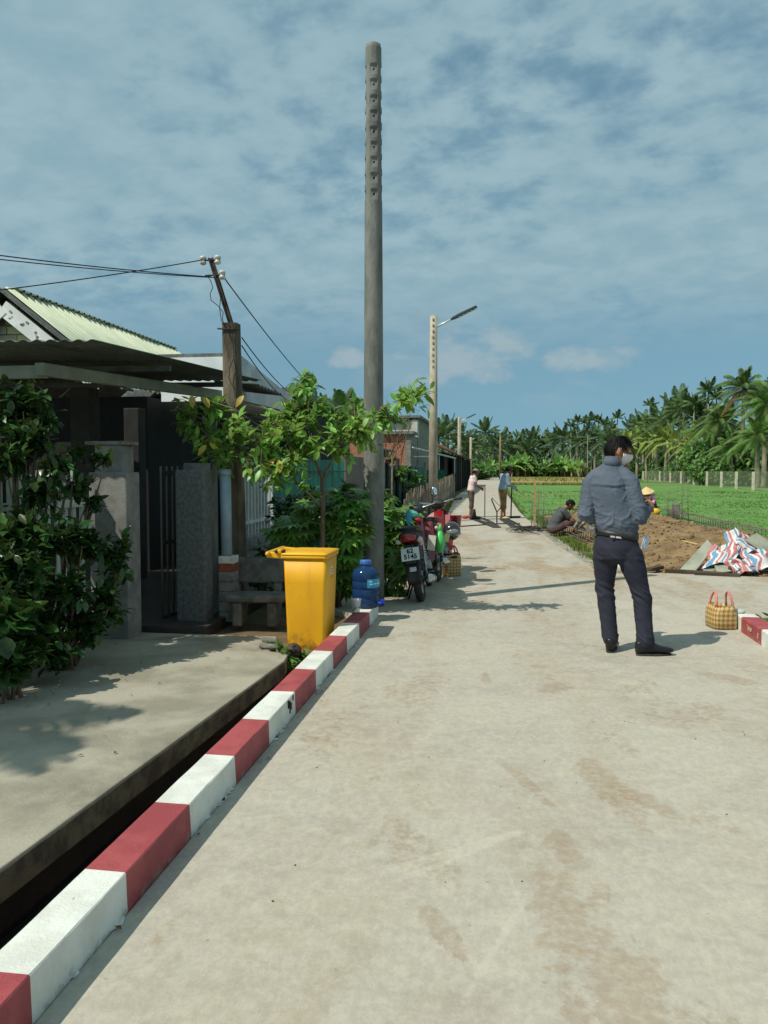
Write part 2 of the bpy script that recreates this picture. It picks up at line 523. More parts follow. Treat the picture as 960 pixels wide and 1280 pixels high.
def evaluated(mb, voxel, smooth_it=3, name='tmp', fac=0.5):
    me = mb.mesh(name, []) if isinstance(mb, MB) else mb
    o = bpy.data.objects.new(name, me)
    TMP.collection.objects.link(o)
    r = o.modifiers.new('r', 'REMESH'); r.mode = 'VOXEL'; r.voxel_size = voxel; r.use_smooth_shade = True
    if smooth_it:
        s_ = o.modifiers.new('s', 'SMOOTH'); s_.iterations = smooth_it; s_.factor = fac
    TMP.view_layers[0].update()
    dg = TMP.view_layers[0].depsgraph
    out = bpy.data.meshes.new_from_object(o.evaluated_get(dg))
    out.name = name
    bpy.data.objects.remove(o)
    bpy.data.meshes.remove(me)
    out.polygons.foreach_set('use_smooth', [True] * len(out.polygons))
    return out
rng = random.Random(7)
U = rng.uniform
def rdir(r=rng):
    z = r.uniform(-1, 1); a = r.uniform(0, 2 * PI); q = math.sqrt(1 - z * z)
    return Vector((q * math.cos(a), q * math.sin(a), z))

# ================================================================== SETTING
m_road = concrete_road()
m_slab = M('yard_concrete', srgb(164, 158, 141), srgb(136, 131, 115), scale=1.6, rough=0.9, bump=0.35, bscale=70, c3=srgb(114, 109, 93), s3=1.0, t3=(0.52, 0.72))
m_dirt = M('dirt', srgb(120, 98, 70), srgb(94, 78, 56), scale=2.2, rough=0.95, bump=0.8, bscale=25, c3=srgb(78, 86, 44), s3=0.8, t3=(0.5, 0.6))
m_soil = M('dug_soil', srgb(140, 116, 82), srgb(112, 90, 62), scale=2.6, rough=0.97, bump=0.9, bscale=22, c3=srgb(156, 134, 98), s3=1.3)
m_field = M('field_green', srgb(97, 136, 63), srgb(80, 119, 50), scale=0.55, rough=0.95, bump=0.5, bscale=30, detail=10, c3=srgb(114, 130, 72), s3=0.16, t3=(0.5, 0.65))
m_dry = M('dry_field', srgb(170, 138, 84), srgb(140, 118, 66), scale=0.16, rough=0.95, bump=0.5, bscale=3, stretch=(0.25, 1, 1), c3=srgb(118, 120, 66), s3=0.35, t3=(0.46, 0.62))
m_white = M('white_paint', srgb(222, 225, 214), srgb(205, 208, 196), scale=5, rough=0.6, bump=0.25, bscale=90, c3=srgb(176, 176, 160), s3=6.0, t3=(0.66, 0.80))
m_red = M('red_paint', srgb(168, 80, 82), srgb(152, 68, 72), scale=5, rough=0.6, bump=0.25, bscale=90, c3=srgb(150, 80, 76), s3=7.0, t3=(0.64, 0.80))
m_conc = M('concrete_grey', srgb(132, 130, 122), srgb(106, 104, 98), scale=9, rough=0.9, bump=0.35, bscale=60, c3=srgb(150, 147, 138), s3=5)
m_pole = M('pole_concrete', srgb(126, 127, 121), srgb(102, 104, 99), scale=7, rough=0.9, bump=0.35, bscale=50, stretch=(1, 1, 0.35), c3=srgb(156, 152, 142), s3=9, t3=(0.62, 0.75))
m_polew = M('pole_concrete_pale', srgb(176, 166, 146), srgb(150, 140, 122), scale=6, rough=0.9, bump=0.3, stretch=(1, 1, 0.4))
m_dark = M('dark_void', (0.012, 0.012, 0.012), rough=0.9)

# ground: one sheet to the horizon, dropped beside the road where the drain runs
xs = [-900, -400, -200, -120, -80, -50, -30, -20, -14, -10, -8, -6, -4.5, -3.5, -2.6, -1.9, -1.0, 0, 1, 1.6, 2.15, 2.32, 3, 4, 6, 9, 13, 20, 35, 60, 100, 200, 400, 900]
ys = [-40, -20, -10, -4, 0, 2, 4, 5, 5.9, 6.02, 7, 8, 10, 11.3, 13, 16, 20, 26, 34, 45, 60, 80, 110, 150, 200, 260, 400, 800, 1800]
def gh(x, y):
    if -12.5 < x < 2.2 and y < 6.0:
        return -0.5
    if x < -3 and y < 20: return -0.06
    h = -0.055
    if y > 100: h += min(0.35, (y - 100) / 200)
    return h
g = MB()
g.add([(x, y, gh(x, y)) for y in ys for x in xs],
      [(j * len(xs) + i, j * len(xs) + i + 1, (j + 1) * len(xs) + i + 1, (j + 1) * len(xs) + i) for j in range(len(ys) - 1) for i in range(len(xs) - 1)])
struct('ground', g, m_dirt)

# road: near pour in one slab, farther pours with open joints
def road_x(y):
    L = [(-6, -1.18), (7.66, -1.18), (7.68, -1.75), (13, -1.75), (22, -1.62), (30, -1.9), (44, -2.5), (75, -2.78), (120, -3.3), (170, -4.2), (260, -6.2)]
    Rr = [(-6, 2.1), (7.52, 2.1), (11.4, 1.42), (13.3, 1.16), (18.3, 0.92), (27.7, 0.62), (50, 0.3), (100, -0.2), (170, -0.7), (260, -1.2)]
    def ip(T):
        for (a, b), (c, d) in zip(T, T[1:]):
            if a <= y <= c: return b + (d - b) * (y - a) / (c - a)
        return T[-1][1]
    return ip(L), ip(Rr)
road = MB()
road.prism([(-1.18, -6), (2.1, -6), (2.1, 7.5), (9, 7.45), (9, 11.15), (3.4, 11.25), (2.4, 11.42), (1.42, 11.5), (1.3, 12.0), (-1.75, 12.0), (-1.75, 8.0), (-1.45, 7.72), (-1.18, 7.68)], -0.4, 0.0)
road_o = struct('road', road, m_road, bevel=0.006)
y = 12.012
while y < 255:
    st = 4.0 if y < 60 else (6.0 if y < 120 else 14.0)
    (a0, b0), (a1, b1) = road_x(y), road_x(y + st - 0.014)
    zz = 0 if y < 100 else min(0.35, (y - 100) / 200)
    z2 = 0 if y + st < 100 else min(0.35, (y + st - 100) / 200)
    p = MB()
    w = rng.uniform(-0.002, 0.002)
    p.add([(a0, y, -0.2), (b0, y, -0.2), (b1, y + st - 0.014, -0.2), (a1, y + st - 0.014, -0.2), (a0, y, zz + w), (b0, y, zz + w), (b1, y + st - 0.014, z2 + w), (a1, y + st - 0.014, z2 + w)],
          [(3, 2, 1, 0), (4, 5, 6, 7), (0, 1, 5, 4), (1, 2, 6, 5), (2, 3, 7, 6), (3, 0, 4, 7)])
    struct('road_slab', p, m_road, parent=road_o, kind=None, bevel=0.01)
    y += st
# feathered concrete shoulder where the road meets the soil
sh = MB()
pts = [(1.42, 11.5, 1.75, 11.3), (1.30, 12.2, 1.68, 12.3), (1.16, 13.3, 1.5, 13.6), (1.04, 15.5, 1.36, 15.6), (0.92, 18.3, 1.2, 18.2), (0.75, 23.5, 0.98, 23.4)]
vv = []
for a, b, c, d in pts:
    vv += [(a + 0.0, b, -0.003), (c, d, -0.058)]
sh.add(vv, [(2 * i, 2 * i + 1, 2 * i + 3, 2 * i + 2) for i in range(len(pts) - 1)])
struct('road_shoulder', sh, m_slab)

# yard slab on the left, drain beside it
yard = MB()
yard.prism([(-1.80, -4), (-1.80, 2.0), (-1.765, 2.6), (-1.70, 3.8), (-1.645, 4.9), (-1.60, 5.76), (-1.63, 5.98), (-1.80, 6.05), (-1.9, 6.6), (-12, 6.6), (-12, -4)], -0.125, -0.004)
struct('yard_slab', yard, m_slab, bevel=0.008)
porch = MB()
porch.box(-12, -2.55, 6.62, 16, -0.2, 0.05)
struct('porch_floor', porch, M('porch_tile', srgb(66, 60, 55), srgb(50, 46, 42), scale=4, rough=0.35), bevel=0.01)
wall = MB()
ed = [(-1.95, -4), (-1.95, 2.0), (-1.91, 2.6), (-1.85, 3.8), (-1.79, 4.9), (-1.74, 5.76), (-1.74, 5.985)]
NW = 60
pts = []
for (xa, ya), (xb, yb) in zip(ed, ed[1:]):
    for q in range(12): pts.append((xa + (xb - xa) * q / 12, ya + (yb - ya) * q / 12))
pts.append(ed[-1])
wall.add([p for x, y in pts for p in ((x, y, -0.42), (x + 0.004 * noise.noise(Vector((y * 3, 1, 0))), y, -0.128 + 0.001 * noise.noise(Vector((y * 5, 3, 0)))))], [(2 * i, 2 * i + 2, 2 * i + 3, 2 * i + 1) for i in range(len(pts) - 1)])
struct('drain_wall', wall, M('recess_shade', srgb(40, 38, 33), srgb(28, 28, 24), scale=7, rough=0.95, bump=0.5, bscale=30), solid=0.004)  # recessed wall coloured dark to stand in for shade under the slab
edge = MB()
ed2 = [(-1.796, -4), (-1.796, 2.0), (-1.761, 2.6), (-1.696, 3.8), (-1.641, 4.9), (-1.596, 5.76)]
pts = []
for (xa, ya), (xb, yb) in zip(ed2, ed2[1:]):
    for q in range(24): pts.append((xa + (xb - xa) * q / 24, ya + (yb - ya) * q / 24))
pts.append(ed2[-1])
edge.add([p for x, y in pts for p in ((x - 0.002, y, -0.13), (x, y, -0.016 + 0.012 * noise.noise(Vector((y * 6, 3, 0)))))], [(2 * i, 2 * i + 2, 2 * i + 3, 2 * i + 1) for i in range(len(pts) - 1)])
struct('yard_edge_shade', edge, M('edge_shade', srgb(96, 90, 72), srgb(66, 63, 52), scale=9, rough=0.95, bump=0.6, bscale=40), solid=0.003)  # thin dark strip: paints the shade on the slab's drain side
dr = MB()
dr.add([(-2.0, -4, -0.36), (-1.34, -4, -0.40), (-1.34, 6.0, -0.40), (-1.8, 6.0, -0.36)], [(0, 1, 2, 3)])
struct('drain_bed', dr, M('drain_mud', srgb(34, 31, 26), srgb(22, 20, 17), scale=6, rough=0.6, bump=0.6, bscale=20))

# kerbs
def kerb_paint(name, c1, c2, worn):
    m = M(name, c1, c2, scale=5, rough=0.6, bump=0.3, bscale=90, c3=worn, s3=7.0, t3=(0.66, 0.80))
    n, l = m.node_tree.nodes, m.node_tree.links
    b = n['Principled BSDF']; src = b.inputs['Base Color'].links[0].from_socket
    g_ = n.new('ShaderNodeNewGeometry'); s_ = n.new('ShaderNodeSeparateXYZ'); l.new(g_.outputs['Position'], s_.inputs[0])
    q = N(n, 'ShaderNodeTexNoise', i_Scale=11.0, i_Detail=9.0, i_Roughness=0.7); l.new(g_.outputs['Position'], q.inputs['Vector'])
    q2 = N(n, 'ShaderNodeTexNoise', i_Scale=34.0, i_Detail=5.0, i_Roughness=0.6); l.new(g_.outputs['Position'], q2.inputs['Vector'])
    splash = smooth(n, l, math_node(n, l, 'MULTIPLY_ADD', s_.outputs[2], -4.0, q.outputs[0]), 0.42, 0.58)
    col = mixc(n, l, math_node(n, l, 'MULTIPLY', splash, 0.55), src, srgb(150, 138, 118))
    chipm = smooth(n, l, q2.outputs[0], 0.70, 0.73)
    col = mixc(n, l, math_node(n, l, 'MULTIPLY', chipm, 0.8), col, srgb(140, 132, 116))
    l.new(col, b.inputs['Base Color'])
    return m
m_white = kerb_paint('kerb_white', srgb(224, 225, 216), srgb(206, 207, 197), srgb(182, 178, 164))
m_red = kerb_paint('kerb_red', srgb(168, 80, 82), srgb(150, 66, 70), srgb(156, 96, 92))
def kerb(name, x0, x1, y0, n, L, first_white, end=None):
    k = bpy.data.objects.new(name, None); link(k); k['kind'] = 'structure'; WLOC[k.name] = Vector((0, 0, 0))
    for i in range(n):
        a, b = y0 + i * L, y0 + (i + 1) * L
        if end and b > end: b = end
        m = MB(); nseg = 6
        # slightly uneven poured top and side
        rings = []
        for q in range(nseg + 1):
            yy = a + (b - a) * q / nseg
            e = lambda s_: 0.0025 * noise.noise(Vector((s_, yy * 5, x0)))
            rings.append([Vector((x0 + e(1), yy, -0.38)), Vector((x1 + e(2), yy, -0.38)), Vector((x1 + 0.004 + e(3), yy, 0.012)), Vector((x1 + e(4), yy, 0.126)), Vector((x1 - 0.004, yy, 0.130 + e(5))), Vector((x0 + 0.010, yy, 0.131 + e(6))), Vector((x0 + e(7), yy, 0.121))])
        m.loft(rings, True, False)
        white = (i % 2 == 0) == first_white
        part('kerb_block', m, m_white if white else m_red, k)
    return k
kl = kerb('kerb', -1.335, -1.185, -3.47, 21, 0.53, True)
chip = MB()
for yy, zz, hh, ww in ((4.33, 0.112, 0.035, 0.010), (4.36, 0.10, 0.06, 0.012), (4.385, 0.085, 0.03, 0.011), (4.43, 0.117, 0.022, 0.006)):
    chip.box(-1.184, -1.1795, yy - ww, yy + ww, zz - hh, zz + 0.008)
part('paint_chip', chip, m_dark, kl)
drip = MB()
rr = random.Random(3)
for i in range(60):
    yy = rr.uniform(1.4, 7.6); w = rr.uniform(0.02, 0.10); d = rr.uniform(0.012, 0.03)
    yb = (yy + 3.47) / 0.53
    if int(yb) % 2 == 1: continue
    n_ = 7
    pts = [(-1.184 + d * math.sin(PI * q / n_) * rr.uniform(0.7, 1.2), yy + w * (q / n_ - 0.5)) for q in range(n_ + 1)]
    drip.add([(-1.186, yy - w / 2, 0.003)] + [(x, y_, 0.003) for x, y_ in pts], [tuple(range(n_ + 1, -1, -1))])
part('paint_drip', drip, m_white, kl, kind='stuff')
kr = kerb('kerb', 2.10, 2.26, 6.82 - 0.56 * 12, 14, 0.56, False, end=7.54)
scr = MB()
for yy, zz, w, h in ((7.16, 0.07, 0.02, 0.03), (7.13, 0.085, 0.012, 0.012), (7.11, 0.068, 0.012, 0.035), (7.08, 0.075, 0.014, 0.02), (6.90, 0.06, 0.010, 0.045), (7.19, 0.09, 0.008, 0.012)):
    scr.obox((2.0955, yy, zz), (0.004, w * 1.6, h), Quaternion((1, 0, 0), rr.uniform(-0.5, 0.5)))
part('paint_chip', scr, M('bare_concrete', srgb(190, 170, 130), rough=0.9), kr)

# soil, heaped and lumpy
def soil_h(x, y):
    e = min(1.0, max(0.0, (y - 11.35) / 1.0)) * min(1.0, max(0.0, (27.5 - y) / 2.0))
    le = 1.45 + (18 - y) * 0.06 if y < 18 else 1.3
    e *= min(1.0, max(0.0, (x - le) / 1.3))
    re = 4.6 + (22 - y) * 0.02
    e *= min(1.0, max(0.0, (re + 0.6 - x) / 0.9))
    v = Vector((x, y, 0))
    h = 0.16 + 0.20 * (noise.noise(v * 0.55) + 0.3) + 0.085 * noise.noise(v * 2.1) + 0.05 * abs(noise.noise(v * 5.3)) + 0.03 * noise.noise(v * 9.0)
    return -0.06 + max(0.0, h) * e + 0.012 * noise.noise(v * 6)
sm_ = MB()
nx, ny = 150, 230
for j in range(ny + 1):
    yy = 11.3 + 16.5 * (j / ny) ** 1.25
    for i in range(nx + 1):
        xx = 1.25 + 4.6 * i / nx
        sm_.v.append((xx, yy, soil_h(xx, yy)))
for j in range(ny):
    for i in range(nx):
        sm_.f.append((j * (nx + 1) + i, j * (nx + 1) + i + 1, (j + 1) * (nx + 1) + i + 1, (j + 1) * (nx + 1) + i)); sm_.sm.append(True); sm_.mi.append(0)
struct('soil_heap', sm_, m_soil)
clod = MB()
rr = random.Random(11)
for i in range(2200):
    x, yy = rr.uniform(1.6, 5.2), 11.5 + 15.5 * rr.random() ** 1.5
    s_ = 0.012 + 0.05 * rr.random() ** 2.5
    sd_ = rr.uniform(0, 50)
    clod.ball((x, yy, soil_h(x, yy) + s_ * 0.1), (s_, s_ * rr.uniform(0.6, 1.1), s_ * 0.6), 7, 5, Quaternion(rdir(rr), rr.uniform(0, 3)).to_matrix(), fn=lambda p: p * (1 + .45 * noise.noise(p / s_ * 1.3 + Vector((sd_, 0, 0)))))
struct('soil_clods', clod, m_soil, kind='stuff')

# fields
f = MB()
f.add([(0.8, 21, -0.045), (1.5, 27.6, -0.045), (4.5, 27.6, -0.045), (5.3, 22, -0.045), (5.6, 15, -0.045), (5.2, 11.4, -0.045), (30, 11.4, -0.045), (60, 85, -0.03), (0.45, 82, -0.03), (0.62, 40, -0.045)],
      [(0, 1, 2, 9), (2, 7, 8, 9), (2, 3, 4, 7), (4, 5, 6, 7)])
f.add([(11, 82, -0.03), (60, 85, -0.03), (62, 100, -0.03), (13.2, 100, -0.03), (75, 180, 0.37), (22, 172, 0.33)], [(0, 1, 2, 3), (3, 2, 4, 5)])
struct('field', f, m_field)
f = MB()
f.add([(0.1, 81, -0.022), (11, 81.5, -0.022), (13.2, 100, -0.022), (22, 172, 0.335), (-0.5, 168, 0.315), (0, 100, -0.022)], [(0, 1, 2, 5), (5, 2, 3, 4)])
struct('dry_field', f, m_dry)
# grass blades standing in the near field and along its ragged edges
def blades(name, spots, hgt, mat, seed, wid=0.02):
    rr = random.Random(seed); b = MB(); vv, ff = [], []
    for (x, yy, z, k) in spots:
        for q in range(3):
            a = rr.uniform(0, 2 * PI); h = hgt * k * rr.uniform(0.5, 1.25); ln = rr.uniform(0.1, 0.5) * h
            px, py = x + rr.uniform(-.05, .05), yy + rr.uniform(-.05, .05)
            dx, dy = math.cos(a), math.sin(a); w = wid * k * rr.uniform(0.7, 1.3)
            o = len(vv)
            vv += [(px - dy * w, py + dx * w, z), (px + dy * w, py - dx * w, z), (px + dx * ln, py + dy * ln, z + h)]
            ff.append((o, o + 1, o + 2))
    b.v, b.f, b.sm, b.mi = vv, ff, [False] * len(ff), [0] * len(ff)
    return struct(name, b, mat, kind='stuff')
m_blade = leafmat('grass_blade', srgb(101, 140, 67), srgb(86, 124, 55), k=0.15, rough=0.6)
rr = random.Random(5)
sp = []
while len(sp) < 5000:
    yy = 18 + 40 * rr.random() ** 1.6
    xm = 0.7 if yy > 27 else (1.0 if yy > 21 else 5.0)
    x = rr.uniform(xm, min(4.5 + 0.33 * yy, 27))
    if 1.0 < x < 5.1 + (22 - yy) * 0.02 and yy < 27.2: continue
    sp.append((x, yy, -0.05, (0.7 + yy / 50) * (0.6 + 0.8 * max(0, noise.noise(Vector((x * .25, yy * .25, 0))) + .3))))
blades('field_grass', sp, 0.045, m_blade, 1, 0.02)
sp = []
m_verge = leafmat('verge_grass', srgb(106, 132, 54), srgb(84, 104, 44), k=0.35, rough=0.7)
for i in range(1500):
    t = rr.random(); yy = 12.4 + 13 * t
    c = 1.5 - 0.045 * (yy - 12.4)
    if noise.noise(Vector((yy * 0.8, 3, 0))) < -0.15: continue
    sp.append((c + rr.gauss(0.12, 0.11), yy, -0.06, 1.0))
for i in range(500):
    yy = rr.uniform(3, 7.4); sp.append((2.32 + abs(rr.gauss(0, 0.25)), yy, -0.055, 1.2))
for i in range(800):
    yy = rr.uniform(14, 60); sp.append((road_x(yy)[0] - abs(rr.gauss(0.03, 0.10)), yy, -0.055, 1.2))
for i in range(500):
    yy = rr.uniform(27, 90); sp.append((road_x(yy)[1] + abs(rr.gauss(0.05, 0.12)), yy, -0.055, 1.4))
for i in range(900):
    sp.append((rr.uniform(.3, 13), 81.5 + rr.gauss(0, 1.2), -.03, 3.0))
for i in range(700):
    sp.append((rr.uniform(.0, 18), rr.uniform(95, 160), .1, 4.0))
blades('verge_grass', sp, 0.09, m_verge, 2, 0.008)
gr = MB()
for i in range(220):
    a = rr.random()
    if a < 0.5: x, yy, z = rr.uniform(-1.1, 2.0), rr.uniform(1.5, 12), 0.0
    else: x, yy, z = rr.uniform(0.7, 1.6), rr.uniform(11.5, 24), -0.02
    s_ = rr.uniform(0.0015, 0.0045) * (1 if a < 0.5 else 4)
    gr.ball((x, yy, z + s_ * 0.4), (s_ * rr.uniform(1, 1.7), s_, s_ * 0.7), 6, 4, Quaternion((0, 0, 1), rr.uniform(0, 6)).to_matrix())
struct('grit', gr, M('grit', srgb(132, 116, 92), srgb(96, 84, 68), scale=3, rough=0.95, island=0.3), kind='stuff')

# dry leaves and scraps lying on the yard, in the drain and along the kerb
dl = MB(); rr = random.Random(33)
for i in range(150):
    u = rr.random()
    if u < .55: x, yy, z = rr.uniform(-3.6, -1.9), rr.uniform(3.2, 6.5), 0.0
    elif u < .75: x, yy, z = rr.uniform(-1.7, -1.36), rr.uniform(1.5, 5.9), -0.395
    elif u < .9: x, yy, z = -1.17 + abs(rr.gauss(0, .06)), rr.uniform(1.6, 8), 0.003
    else: x, yy, z = rr.uniform(-1.7, -.8), rr.uniform(8, 12), 0.003
    a = rr.uniform(0, 6.28); L = rr.uniform(.012, .035)
    dl.leaf((x, yy, z + .004), (math.cos(a), math.sin(a), rr.uniform(0, .3)), (rr.uniform(-.3, .3), rr.uniform(-.3, .3), 1), L, L * .5)
struct('dry_leaves', dl, M('dry_leaf', srgb(132, 104, 62), srgb(96, 78, 48), scale=9, rough=0.9, island=0.4), kind='stuff')

# ================================================================== POLES AND WIRES
p = MB()
PX, PY = -1.325, 8.27
zt, n = 5.74, 64
rows = [0, 0.5, 1.0, 1.5, 2, 2.5, 3, 3.5, 4.0, 4.1] + [4.12 + 0.0115 * i for i in range(int((zt - 0.02 - 4.12) / 0.0115) + 1)] + [zt]
SOCK = [5.48, 5.33, 5.17, 5.02, 4.86, 4.71, 4.56, 4.40, 4.24]
rings = []
aim = math.atan2(-PY, 0.0 - PX) + 0.06
for z in rows:
    r0 = 0.112 + (0.082 - 0.112) * z / zt
    if z > zt - 0.03: r0 -= 0.008
    ring = []
    for i in range(n):
        a = 2 * PI * i / n
        r = r0 + 0.0018 * noise.noise(Vector((math.cos(a) * 3, math.sin(a) * 3, z * 4)))
        for q in range(4):
            da = (a - (aim + q * PI / 2) + PI) % (2 * PI) - PI
            s_ = da * r0
            for zs in SOCK:
                dz = z - (zs - 0.008)
                if abs(s_) < 0.036 and -0.046 < dz < 0.046:
                    dep = 0.001 + 0.013 * (dz + 0.046) / 0.092
                    flat = r0 * (1 - math.cos(da)) * 0.5
                    r = r0 - dep - 0.004 + flat
                    if abs(s_) < 0.009 and abs(dz + 0.006) < 0.010: r -= 0.05
                elif abs(s_) < 0.046 and -0.052 < dz < 0.056:
                    r = r0 + 0.0006
        ring.append(Vector((PX + r * math.cos(a), PY + r * math.sin(a), z)))
    rings.append(ring)
p.loft(rings, True, True)
big = solo('utility_pole', p, m_pole, 'tall bare round concrete pole with square sockets near its top behind the blue bottle', 'concrete pole', (PX, PY, 0))

m_lampw = M('lamp_arm_white', srgb(225, 230, 228), rough=0.4, metal=0.3)
m_lamph = M('lamp_head', srgb(44, 58, 66), rough=0.45)
m_led = M('led_lens', srgb(200, 205, 200), rough=0.2)
def lamp_post(label, x, y, h, r, side=1, detail=True):
    t = thing('street_lamp', label, 'street lamp', (x, y, 0), 'street lamps along the left edge of the road')
    m = MB(); m.tube([(x, y, -0.05), (x, y, h * 0.5), (x, y, h)], [r * 1.15, r, r * 0.86], 16)
    for i in range(9 if detail else 0):
        z = h - 0.12 - 0.16 * i
        m.box(x - 0.022, x + 0.022, y - r * 0.97, y - r * 0.80, z - 0.03, z + 0.03, mi=1)
    part('pole', m, [m_polew, m_conc], t)
    a = Vector((x + r * 0.8, y - 0.02, h - 0.30)); d = Vector((0.90, -0.02, 0.42)).normalized()
    m = MB(); m.tube([a - d * 0.05, a + d * 0.48], 0.028, 10); m.tube([a - d * 0.02 - Vector((0, 0, 0.05)), a - d * 0.02 + Vector((0, 0, 0.05))], 0.03, 8)
    part('arm', m, m_lampw, t)
    m = MB()
    c = a + d * 0.82
    q = d.to_track_quat('X', 'Z').to_matrix()
    rings = []
    for s_, w, hh in ((-0.40, 0.045, 0.03), (-0.30, 0.085, 0.045), (-0.1, 0.105, 0.05), (0.34, 0.11, 0.035), (0.38, 0.10, 0.025)):
        rings.append([c + q @ Vector((s_, sy * w, sz * hh)) for sy, sz in ((-1, -.6), (1, -.6), (1, .4), (.6, 1), (-.6, 1), (-1, .4))])
    m.loft(rings, True, False)
    hd = part('lamp_head', m, m_lamph, t, bevel=0.006)
    for i in range(5 if detail else 1):
        m = MB(); m.obox(c + q @ Vector((-0.14 + 0.11 * i, -0.004, -0.034)), (0.075, 0.15, 0.02), q)
        part('led_panel', m, m_led, hd)
    return t
lamp_post('nearest street lamp, pale concrete pole rising behind the parked motorbikes', -1.88, 22.14, 5.65, 0.115)
lamp_post('second street lamp, standing against the dark rusty roofed house', -3.11, 59.4, 5.35, 0.14)
lamp_post('third street lamp up the road, just past the dark rusty roofed house', -3.9, 102, 5.6, 0.16, detail=False)
lamp_post('farthest small street lamp, in front of the palms at the road end', -4.4, 143, 5.6, 0.17, detail=False)
for i, (px_, top, Y_) in enumerate(((625, 545, 118), (640, 563, 190))):
    x = (px_ - 627) * Y_ / 1000.0 + 0.0
    m = MB(); m.tube([(x, Y_, 0), (x, Y_, 1.42 + (588 - top) * Y_ / 1000)], [0.16, 0.12], 10)
    solo('utility_pole', m, M('old_wood_pole', srgb(140, 116, 92), rough=0.9) if i == 0 else m_polew,
         ['thin brown bare pole standing at the far end of the road behind the second worker', 'thin pale bare pole at the palm edge, right of the brown one'][i], 'pole', (x, Y_, 0))

# old timber post with iron bar and wires
m_oldwood = M('weathered_post', srgb(122, 112, 96), srgb(78, 70, 58), scale=5, rough=0.95, bump=0.9, bscale=28, stretch=(1, 1, 0.25), c3=srgb(150, 138, 116), s3=4)
m_iron = M('rusty_iron', srgb(74, 64, 58), srgb(54, 46, 42), scale=14, rough=0.8, metal=0.3)
m_porc = M('porcelain', srgb(206, 204, 194), rough=0.3)
m_wire = M('black_cable', (0.012, 0.013, 0.015), rough=0.6)
OX, OY, OZ = -2.66, 7.7, 2.87
t = thing('old_utility_post', 'weathered square wooden post with a leaning iron bar of insulators before the awning', 'utility post', (OX, OY, 0))
m = MB(); rings = []
for k in range(15):
    z = OZ * k / 14
    w = 0.078 + 0.008 * (1 - k / 14); w2 = w + 0.004 * noise.noise(Vector((z * 2, 1, 1)))
    dx = 0.04 * (1 - z / OZ)
    rings.append([Vector((OX + dx + sx * w2 * (0.72 if c else 1), OY + sy * w2 * (1 if c else 0.72), z)) for sx, sy, c in ((1, -1, 0), (1, 1, 0), (1, 1, 1), (-1, 1, 1), (-1, 1, 0), (-1, -1, 0), (-1, -1, 1), (1, -1, 1))])
m.loft(rings, True, False)
part('post', m, m_oldwood, t, bevel=0.004)
B0, B1 = Vector((OX + 0.02, OY - 0.06, 2.80)), Vector((-2.86, OY - 0.06, 3.50))
m = MB(); m.beam(B0, B1, 0.045, 0.012); m.beam(B0 + Vector((0.02, 0, 0)), B1 + Vector((0.02, 0, 0)), 0.010, 0.045)
bar = part('iron_bar', m, m_iron, t)
for f_, sx in ((0.97, -1), (0.97, 1), (0.76, 1), (0.76, -1)):
    c = B0.lerp(B1, f_) + Vector((0.075 * sx + 0.01, -0.01, 0.0))
    m = MB(); m.lathe(c - Vector((0, 0, 0.035)), [(0.012, -0.01), (0.030, 0), (0.034, 0.018), (0.022, 0.028), (0.022, 0.042), (0.034, 0.052), (0.030, 0.07), (0.012, 0.08)], 12)
    if f_ == 0.76 and sx == -1: continue
    part('insulator', m, m_porc, bar)
m = MB()
for f_ in (0.97, 0.76): 
    c = B0.lerp(B1, f_); m.tube([c + Vector((-0.09, -0.01, 0)), c + Vector((0.11, -0.01, 0))], 0.008, 6)
m.tube([(OX - 0.11, OY - 0.09, 2.81), (OX + 0.10, OY - 0.09, 2.79)], 0.008, 6)
part('cross_pin', m, m_iron, bar, kind='stuff')
m = MB()
for a_, b_, sg in (((-2.87, 7.6, 3.33), (-2.70, 7.6, 2.84), 0.05), ((-2.80, 7.6, 3.36), (-2.58, 7.6, 2.4), 0.04), ((-2.60, 7.58, 2.75), (-2.62, 7.6, 1.9), 0.05)):
    a_, b_ = Vector(a_), Vector(b_)
    m.tube([a_.lerp(b_, q / 8) + Vector((sg * math.sin(q * 1.3), 0, 0)) * math.sin(PI * q / 8) for q in range(9)], 0.004, 5)
part('drop_wire', m, m_wire, t)
def cable(a, b, sag, r, label, grp='overhead cables from the old wooden post'):
    a, b = Vector(a), Vector(b)
    m = MB(); k = 24
    m.tube([a.lerp(b, i / k) - Vector((0, 0, sag * 4 * (i / k) * (1 - i / k))) for i in range(k + 1)], r, 6)
    solo('overhead_cable', m, m_wire, label, 'cable', tuple(a), grp)
T1, T2 = B0.lerp(B1, 0.97), B0.lerp(B1, 0.76)
cable(T1 + Vector((-0.06, -0.03, 0)), (-4.65, 6.2, 2.88), 0.02, 0.005, 'overhead cable dropping left from the upper insulators towards the green roof')
cable(T2 + Vector((-0.02, -0.03, -0.02)), (-3.86, 5, 2.94), 0.02, 0.005, 'upper of the two near-parallel overhead cables running left from the lower insulators')
cable(T2 + Vector((0.03, -0.03, -0.03)), (-3.9, 5.05, 2.92), 0.02, 0.0045, 'lower of the two near-parallel overhead cables running left from the lower insulators')
cable(T2 + Vector((0.08, 0, 0)), (-3.56, 15, 2.96), 0.05, 0.0065, 'steep overhead cable from the lower insulators down behind the leafy tree')
cable((OX + 0.09, OY + 0.05, 2.74), (-3.62, 14, 2.72), 0.08, 0.006, 'upper of two thin cables from the wooden post head down past the white wall')
cable((OX + 0.09, OY + 0.05, 2.66), (-3.71, 14, 2.63), 0.10, 0.006, 'lower of two thin cables from the wooden post head down past the white wall')

